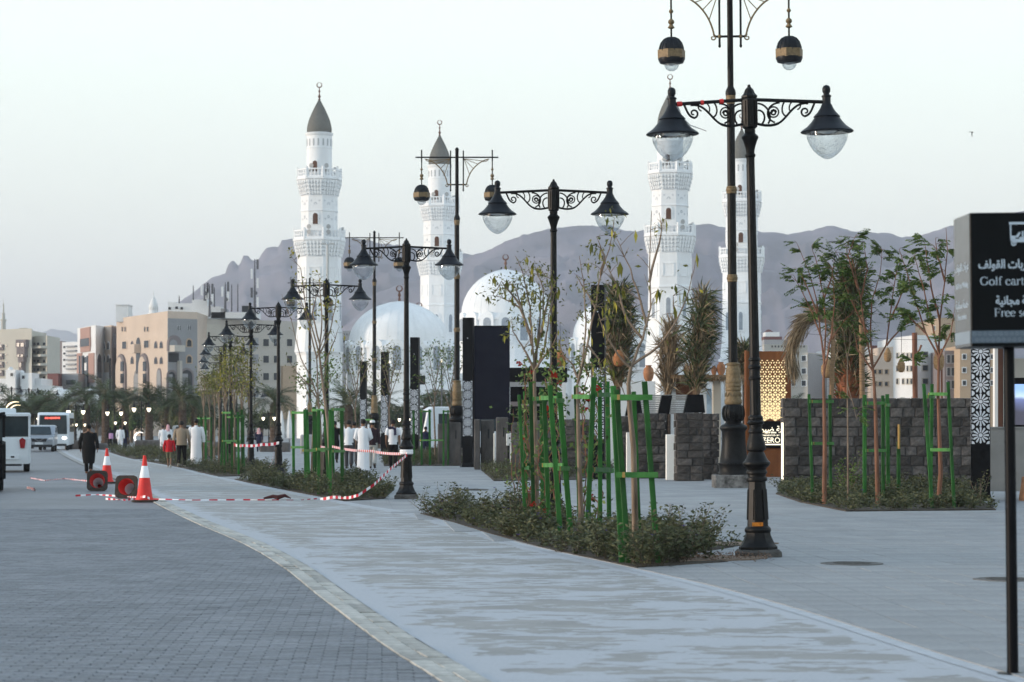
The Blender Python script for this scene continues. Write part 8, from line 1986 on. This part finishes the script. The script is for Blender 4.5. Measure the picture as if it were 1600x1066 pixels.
def bus(px, d, label, W=2.05, H=2.5, L=7.0, rz=0.0, led=True):
    t = thing('shuttle_bus', label, 'bus', (PX(px, d), d, 0), rz)
    profbody(t, 'body', [(0, 0.32), (-0.05, 0.9), (0.05, H * 0.55), (0.25, H * 0.93), (0.6, H), (L - 0.3, H), (L, H * 0.9), (L, 0.35)], W, M_carwhite, taper=0.04)
    b = MB(); b.extr([(-W * 0.44, 0), (W * 0.44, 0), (W * 0.42, H * 0.5), (-W * 0.42, H * 0.5)], (0, 0.03, H * 0.43), (1, 0, 0), (0, 0.07, 0.99), (0, -1, 0), 0.0, 0.06); ws = b.build('windscreen', M_glassdark, t)
    if led:
        b = MB(); xx = -W * 0.24
        for k in range(13):
            if k == 3: xx += 0.05; continue
            w_ = 0.055 if k % 3 else 0.07; b.box((xx, -0.045, H * 0.85 + (0.01 if k > 8 else 0)), (w_, 0.02, 0.12)); xx += w_ + 0.018
        b.build('led_display', emit('red_led', (1.0, 0.10, 0.07), 0.9), ws)['kind'] = 'stuff'
    for sx_ in (-1, 1):
        b = MB(); b.lathe([(0, -0.1), (0.13, -0.06), (0.17, 0), (0.13, 0.06), (0, 0.1)], 12, o=(sx_ * W * 0.36, -0.03, 0.82), sy=0.3); b.build('headlight', M_head if sx_ > 0 else M_glassdark, t, smooth=60)
        b = MB(); b.bev((sx_ * (W / 2 + 0.12), 0.0, H * 0.72), (0.14, 0.12, 0.34), 0.03); b.build('wing_mirror', M_dark, t)
        for k in range(5): b = MB(); b.extr([(0.9 + k * 1.15, H * 0.48), (1.95 + k * 1.15, H * 0.48), (1.95 + k * 1.15, H * 0.85), (0.9 + k * 1.15, H * 0.85)], (sx_ * (W / 2), 0, 0), (0, 1, 0), (0, 0, 1), (sx_, 0, 0), -0.02, 0.012); b.build('side_window', M_glassdark, t)
        for y in (1.1, L - 1.4): wheel(t, sx_ * (W / 2 - 0.14), y, 0.4)
    b = MB(); b.bev((0, 0.02, 0.36), (W * 0.85, 0.2, 0.14), 0.02); b.build('lower_bumper', M_dark, t)
    b = MB(); b.bev((0, -0.04, 0.95), (0.22, 0.02, 0.1), 0.01); b.build('badge', M_dark, t)
    return t
bus(83, 160, 'white shuttle bus with a red light display and one bright headlight', rz=R(7.5))
bus(657, 140, 'white bus parked sideways behind the fourth pylon and small saplings', H=2.7, L=5.0, rz=R(-80), led=False)

# ================================================================== cones, tape, small things
M_orange = mat('cone_red_plastic', (0.62, 0.035, 0.03), rough=0.5, var=0.1, scale=4); M_sleeve = mat('cone_white_sleeve', (0.78, 0.8, 0.84), rough=0.4, var=0.05); M_conebase = mat('cone_rubber_base', (0.045, 0.035, 0.03), rough=0.9, var=0.3, scale=12)
def cone(label, loc, rot=(0, 0, 0), faded=False):
    t = thing('traffic_cone', label, 'traffic cone', loc, 0, 'traffic cones by the road edge'); t.rotation_euler = rot
    b = MB(); n_ = 32; sq = []
    for i in range(n_):
        q = 2 * math.pi * i / n_; c_, s_ = math.cos(q), math.sin(q); k_ = 0.25 / max(abs(c_), abs(s_)); k_ = min(k_, 0.315); sq.append((c_ * k_, s_ * k_, c_, s_))
    rg = [[(x, y, 0.0) for x, y, _, _ in sq], [(x, y, 0.035) for x, y, _, _ in sq], [(c * 0.19, s * 0.19, 0.04) for _, _, c, s in sq], [(c * 0.185, s * 0.185, 0.0) for _, _, c, s in sq]]
    b.add([p for r_ in rg for p in r_], [(k * n_ + i, k * n_ + (i + 1) % n_, ((k + 1) % 4) * n_ + (i + 1) % n_, ((k + 1) % 4) * n_ + i) for k in range(4) for i in range(n_)])
    b.build('base', M_conebase, t)
    b = MB(); b.lathe([(0.195, 0.036), (0.19, 0.06), (0.165, 0.09), (0.105, 0.50)], 28, cap=False); b.lathe([(0.06, 0.74), (0.034, 0.92), (0.032, 0.955), (0.0, 0.96)], 24, cap=False); b.lathe([(0.105, 0.50), (0.06, 0.74)], 24, cap=False)
    b.lathe([(0.183, 0.0), (0.125, 0.28)], 24, cap=False); b.lathe([(0.052, 0.74), (0.0, 0.93)], 24, cap=False)
    b.build('body', M_orange, t, smooth=50)
    b = MB(); b.lathe([(0.125, 0.28), (0.052, 0.74)], 24, cap=False); b.build('inner_sleeve', M_sleeve, t, smooth=50)
    b = MB(); b.lathe([(0.108, 0.495), (0.1085, 0.50), (0.0635, 0.735), (0.061, 0.74)], 28, cap=False); b.build('reflective_sleeve', M_sleeve, t, smooth=50)
    return t
x, y = GP(226, 784); cone('upright red and white traffic cone standing nearest, tape around its foot', (x, y, 0))
x, y = GP(167, 755); cone('upright red and white traffic cone farther back, behind the fallen ones', (x, y, 0))
x, y = GP(152, 767); cone('fallen traffic cone with its base towards the camera, farther one', (x, y - 0.0, 0.245), (R(-102), 0, R(5)))
x, y = GP(197, 778); cone('fallen traffic cone with its base towards the camera, beside the upright one', (x, y, 0.245), (R(-102), 0, R(-10)))
M_tapew = mat('tape_white', (0.75, 0.75, 0.78), rough=0.4, var=0.05); M_taper = mat('tape_red', (0.5, 0.02, 0.04), rough=0.4, var=0.1)
def tape(label, pts, w=0.07, seg=0.16, sag=0.0, flat=False, twist=0.0):
    pts = [Vector(p) for p in pts]; Q = []
    for i in range(len(pts) - 1):
        L_ = (pts[i + 1] - pts[i]).length; n = max(1, int(L_ / seg))
        for j in range(n):
            t = j / n; p = pts[i].lerp(pts[i + 1], t); p.z -= sag * 4 * t * (1 - t); Q.append(p)
    Q.append(pts[-1]); b = MB()
    for i in range(len(Q) - 1):
        def off(k): a = twist * k + (math.pi / 2 if flat else 0) + 0.35 * math.sin(k * 0.37); return Vector((0, math.sin(a) * w / 2, abs(math.cos(a)) * w / 2 + 0.004))
        o0, o1 = off(i), off(i + 1)
        def P4(t): q = Q[i].lerp(Q[i + 1], t); o = o0.lerp(o1, t); return q - o, q + o
        a0, b0_ = P4(0); a1_, b1 = P4(0.5); a2, b2 = P4(1)
        b.add([a0, a1_, b1, b0_], [(0, 1, 2, 3)], 0); b.add([a1_, a2, b2, b1], [(0, 1, 2, 3)], 1)
    o = b.build('barrier_tape', [M_taper, M_tapew], None, normals=False); return tag(o, label, 'barrier tape')
def W3(px, py, d): return (PX(px, d), d, PZ(py, d))
l3 = lamp_pos(635, 392); l5 = lamp_pos(435, 260)
tape('barrier tape stretched from the second bed stakes to the lamp beside the walking men', [W3(497, 697, 60), W3(520, 698, 58), W3(580, 705, 55), W3(636, 708.5, 52.1)], sag=0.03, w=0.05)
tape('barrier tape running down from the lamp to the ground along the second bed', [W3(636, 711, 52.1), W3(612, 731, 51.2), W3(585, 757, 50.5), W3(560, 774, 50.3), W3(545, 778, 50.6), W3(520, 777, 51), W3(500, 781, 51.3)], w=0.055)
tape('barrier tape lying across the concrete path from the nearest cone to the bed', [GP(238, 782) + (0.03,), GP(300, 783) + (0.02,), GP(380, 782.5) + (0.02,), GP(470, 783) + (0.02,), GP(500, 781) + (0.03,)], w=0.022, seg=0.3, twist=0.5)
tape('barrier tape stretched from the taped stake bundle to the fifth lamp', [W3(366, 695, 79.5), W3(380, 696, 79), W3(410, 694.5, 78.8), W3(436, 692, 78.6)], sag=0.03, w=0.085)
tape('loose end of barrier tape hanging from the fifth lamp into the shrubs', [W3(430, 694, 78.5), W3(428, 708, 78), W3(425, 722, 77.5), W3(420, 732, 77)], w=0.06, twist=0.7)
tape('crumpled barrier tape lying on the road in front of the fallen cones', [GP(118, 776) + (0.02,), GP(150, 775) + (0.03,), GP(190, 777) + (0.02,), GP(220, 781) + (0.04,), GP(196, 783) + (0.02,), GP(165, 781) + (0.02,)], w=0.035, seg=0.25, twist=0.6)
tape('faded barrier tape lying on the road left of the black-robed walker', [GP(48, 748) + (0.02,), GP(70, 752) + (0.02,), GP(100, 749) + (0.02,), GP(140, 753) + (0.02,)], w=0.035, seg=0.3, twist=0.8)
tape('scrap of barrier tape crumpled on the road', [GP(42, 763) + (0.02,), GP(48, 766) + (0.05,), GP(56, 767) + (0.02,)], w=0.07, seg=0.2, twist=0.9)
tape('tape knotted round the foot of the nearest cone', [(PX(219, 50.1), 50.1, PZ(777, 50.1)), (PX(227, 50.0), 50.0, PZ(776, 50)), (PX(234, 50.1), 50.1, PZ(779, 50.1))], w=0.04, seg=0.14)
tape('tape hanging slack from the farther upright cone', [W3(160, 715, 66.5), W3(158, 730, 66), W3(155, 745, 64)], w=0.04, seg=0.2, twist=0.7)
b = MB()
for z in (0.99, 1.03): b.lathe([(0.135, z - 0.03), (0.15, z), (0.135, z + 0.03)], 12)
o = b.build('tape_knot', M_tapew, None); o.location = (l3[0], l3[1], 0.0); tag(o, 'white tape knot wrapped round the base of the lamp beside the walking men', 'barrier tape')
b = MB(); b.tube([(-0.3, 0, 0.03), (-0.1, 0.02, 0.07), (0.0, 0, 0.05), (0.15, 0.03, 0.09), (0.28, 0, 0.03)], [0.02, 0.04, 0.05, 0.035, 0.01], 6); o = b.build('crumpled_rag', mat('dark_red_rag', (0.06, 0.02, 0.02), rough=0.9)); o.location = GP(434, 781) + (0.0,); tag(o, 'small dark red rag lying on the tape across the path', 'rag')
# glowing crescents in the far garden
M_glow = emit('glow_tube', (1.0, 0.80, 0.48), 0.9); M_glow2 = emit('pale_glow', (1.0, 0.93, 0.86), 0.9)
def crescent(px, py, r, d, a0, a1, lab, m, th=1.0):
    s_ = d / F; t = thing('light_crescent', lab, 'light ornament', (PX(px, d), d, PZ(py, d))); b = MB(); n = 18
    b.tube([(r * s_ * math.cos(R(a0 + (a1 - a0) * i / n)), 0, r * s_ * math.sin(R(a0 + (a1 - a0) * i / n))) for i in range(n + 1)], [max(0.02, th * s_ * r * 0.15 * math.sin(math.pi * i / n)) for i in range(n + 1)], 8); b.build('crescent', m, t, smooth=60)
    b = MB(); b.tube([(0, 0.2, -(PZ(py, d))), (0, 0.2, -r * s_ * 0.9)], 0.06, 6); b.build('stand', M_dark, t)
crescent(219, 684, 8.5, 170, 60, 310, 'white glowing crescent on the ground beside the palm trunk', M_glow2, 1.1)
crescent(25, 645, 17, 200, 75, 170, 'outer golden light arch above the white shuttle', M_glow, 0.45); crescent(28, 648, 15, 202, 75, 170, 'inner golden light arch above the white shuttle', M_glow, 0.35)
for px, py, d, r, lab in ((566, 585, 190, 1.6, 'small warm lamp in front of the low dome, left one'), (632, 586, 190, 1.6, 'small warm flood lamp beside the fourth pylon'), (690, 564.5, 160, 2.6, 'bright warm flood lamp seen through the sapling by the tall lamp'), (608, 566, 170, 2.0, 'small bright flood lamp beside the third small pylon'), (477, 636, 120, 1.6, 'warm lamp among the second bed saplings')):
    s_ = d / F; t = thing('flood_lamp', lab, 'lamp', (PX(px, d), d, 0), 0, 'small lit flood lamps'); b = MB(); b.tube([(0, 0.1, 0), (0, 0.1, PZ(py, d))], 0.05, 6); b.build('pole', M_steel, t)
    b = MB(); b.lathe([(0, -r * s_), (r * s_, 0), (0, r * s_)], 10, o=(0, 0, PZ(py, d))); b.build('lit_globe', emit('lit_globe', (1, .86, .62), 7.0), t, smooth=60)
# low planter blocks, rocks and umbrellas in the far garden
for px, py, w, h, d, lab in ((118, 702, 30, 14, 168, 'low planter edge right of the bus'), (150, 704, 34, 10, 165, 'low stone planter behind the black-robed walker'), (232, 700, 40, 14, 170, 'low stone planter round the palm trunk'), (350, 706, 50, 16, 150, 'low hedge wall behind the third bed'), (430, 704, 46, 15, 150, 'low wall behind the fifth street lamp'), (500, 706, 60, 30, 140, 'grey garden wall behind the second bed')):
    s_ = d / F; b = MB(); b.bev((0, 0, h * s_ / 2), (w * s_, 1.0, h * s_), 0.08); o = b.build('planter_block', M_slabgrey if px != 500 else M_greyw); o.location = (PX(px, d), d, 0); tag(o, lab, 'planter')
for px, lab in ((440, 'closed pale grey parasol, left of the pair behind the fifth lamp'), (452, 'closed pale grey parasol, right of the pair behind the fifth lamp')):
    d = 170; t = thing('closed_parasol', lab, 'parasol', (PX(px, d), d, 0)); b = MB(); b.lathe([(0.03, 0), (0.03, 0.8)], 8); b.build('pole', M_steel, t); b = MB(); b.lathe([(0.22, 0.75), (0.26, 1.1), (0.14, 2.0), (0.05, 2.6), (0, 2.7)], 8); b.build('canopy', M_palew, t)
# the bird
t = thing('bird', 'small dark bird flying high in the sky above the golf cart sign', 'bird', (PX(1519, 120), 120, PZ(207, 120))); b = MB()
b.lathe([(0, -0.09), (0.018, -0.07), (0.03, -0.02), (0.028, 0.03), (0.012, 0.07), (0, 0.10)], 8, M=Matrix.Rotation(R(-78), 4, 'X'))
b.add([(0, -0.02, 0.01), (-0.07, 0.01, 0.025), (-0.14, 0.03, 0.005), (-0.06, -0.04, 0.01)], [(0, 1, 2, 3)]); b.add([(0, -0.02, 0.01), (0.07, 0.01, -0.005), (0.15, 0.03, -0.03), (0.06, -0.04, -0.01)], [(0, 1, 2, 3)])
b.add([(-0.012, 0.06, 0), (0.012, 0.06, 0), (0.02, 0.05, -0.13), (-0.01, 0.05, -0.13)], [(0, 1, 2, 3)]); b.build('body', M_hair, t, normals=False); t.scale = (1.5, 1.5, 1.5)
# ================================================================== mountains
def mountain(name, ridge, d0, seed, m, run=1.0):
    """ridge: photo points of the skyline; the slope falls from the ridge towards the plaza over real depth"""
    xs = np.linspace(ridge[0][0], ridge[-1][0], int((ridge[-1][0] - ridge[0][0]) / 2.6) + 1)
    ry = np.interp(xs, [p[0] for p in ridge], [p[1] for p in ridge])
    kw = 27; rs = np.convolve(np.pad(ry, kw // 2, mode='edge'), np.ones(kw) / kw, 'valid')[:len(ry)]
    rows = 70; n = len(xs); vs = []
    for k in range(-6, rows + 1):
        t = k / rows
        for px, py, ps in zip(xs, ry, rs):
            H = (667 - py) / F * d0; Hs = (667 - ps) / F * d0
            X = (px - 800) / F * d0
            if k < 0: vs.append((X, d0 - k * 90, max(-2.0, H * (1 + k * 0.17)))); continue
            y = d0 - t * run * 900; mixt = min(1.0, t * 24)
            f = (1 - t) ** 1.2; hh = (H * (1 - mixt) + Hs * mixt) * f
            nz = 0.0
            for o_, (sc, am) in enumerate(((0.0035, 1.0), (0.009, 0.55), (0.022, 0.28), (0.05, 0.14))):
                q = noise.noise(Vector((X * sc + seed + 0.35 * y * sc, y * sc * 0.8, seed * 1.7 + o_))); nz += (0.55 - 2.4 * abs(q)) * am
            env = min(1.0, t * 5) * min(1.0, (1 - t) * 4)
            z = hh + nz * env * 24 * (0.35 + Hs / 260)
            vs.append((X * y / d0, y, (z if t < 1 else -2) + CAMH * (1 - mixt)))
    fs = [(r_ * n + i, (r_ + 1) * n + i, (r_ + 1) * n + i + 1, r_ * n + i + 1) for r_ in range(rows + 6) for i in range(n - 1)]
    b = MB(); b.add(vs, fs); o = b.build(name, m, normals=False, smooth=60)
    return tag(o, kind='structure')
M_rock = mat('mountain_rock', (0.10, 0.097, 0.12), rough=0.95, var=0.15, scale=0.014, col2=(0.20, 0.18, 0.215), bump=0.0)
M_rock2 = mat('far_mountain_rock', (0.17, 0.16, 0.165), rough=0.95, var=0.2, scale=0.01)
def jag(pts, amp, seed, step=4):
    xs = np.arange(pts[0][0], pts[-1][0], step); ry = np.interp(xs, [p[0] for p in pts], [p[1] for p in pts])
    return [(x, y + amp * noise.noise(Vector((x * 0.09, seed, 0))) + amp * 0.6 * noise.noise(Vector((x * 0.3, seed, 4)))) for x, y in zip(xs, ry)]
ridgeA = [(60, 640), (180, 520), (230, 505), (283, 470), (300, 458), (318, 444), (326, 436), (340, 431), (352, 427), (354, 416), (362, 408), (370, 413), (374, 418), (380, 401), (388, 400), (396, 408), (404, 405), (408, 396), (416, 388), (426, 388), (438, 385), (440, 376), (452, 373), (470, 374), (500, 370), (560, 373), (600, 380), (660, 388), (720, 396), (760, 402), (860, 430), (960, 470)]
ridgeB = [(440, 640), (500, 540), (560, 470), (620, 446), (680, 430), (722, 408), (742, 397), (760, 392), (790, 377), (820, 367), (860, 358), (905, 352), (930, 354), (955, 352), (975, 360), (1000, 362), (1040, 356), (1085, 352), (1110, 351), (1140, 356), (1180, 362), (1232, 366), (1262, 361), (1292, 353), (1310, 355), (1334, 362), (1380, 364), (1410, 370), (1440, 368), (1475, 356), (1520, 346), (1600, 330), (1720, 330), (1900, 350), (2200, 420)]
mountain('mountain', jag(ridgeA, 3.0, 1.3), 3300, 3.1, M_rock)
mountain('mountain', jag(ridgeB, 2.2, 5.3), 2900, 7.7, M_rock)
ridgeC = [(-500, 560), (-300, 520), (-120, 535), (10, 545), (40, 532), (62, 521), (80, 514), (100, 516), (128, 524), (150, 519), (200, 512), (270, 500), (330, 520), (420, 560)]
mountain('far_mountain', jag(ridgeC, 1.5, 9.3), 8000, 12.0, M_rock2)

# ================================================================== the air
hz = MB(); hz.box((0, 7000, 199), (25000, 14400, 402))
haze = hz.build('haze', [], normals=True)
hm = bpy.data.materials.new('haze'); hm.use_nodes = True
hn = hm.node_tree.nodes; hn.remove(hn['Principled BSDF'])
pvn = hn.new('ShaderNodeVolumePrincipled'); pvn.inputs['Color'].default_value = (0.86, 0.9, 1.0, 1); pvn.inputs['Density'].default_value = 0.00017
pvn.inputs['Anisotropy'].default_value = 0.0
hm.node_tree.links.new(pvn.outputs[0], hn['Material Output'].inputs['Volume'])
haze.data.materials.append(hm); tag(haze, kind='stuff')
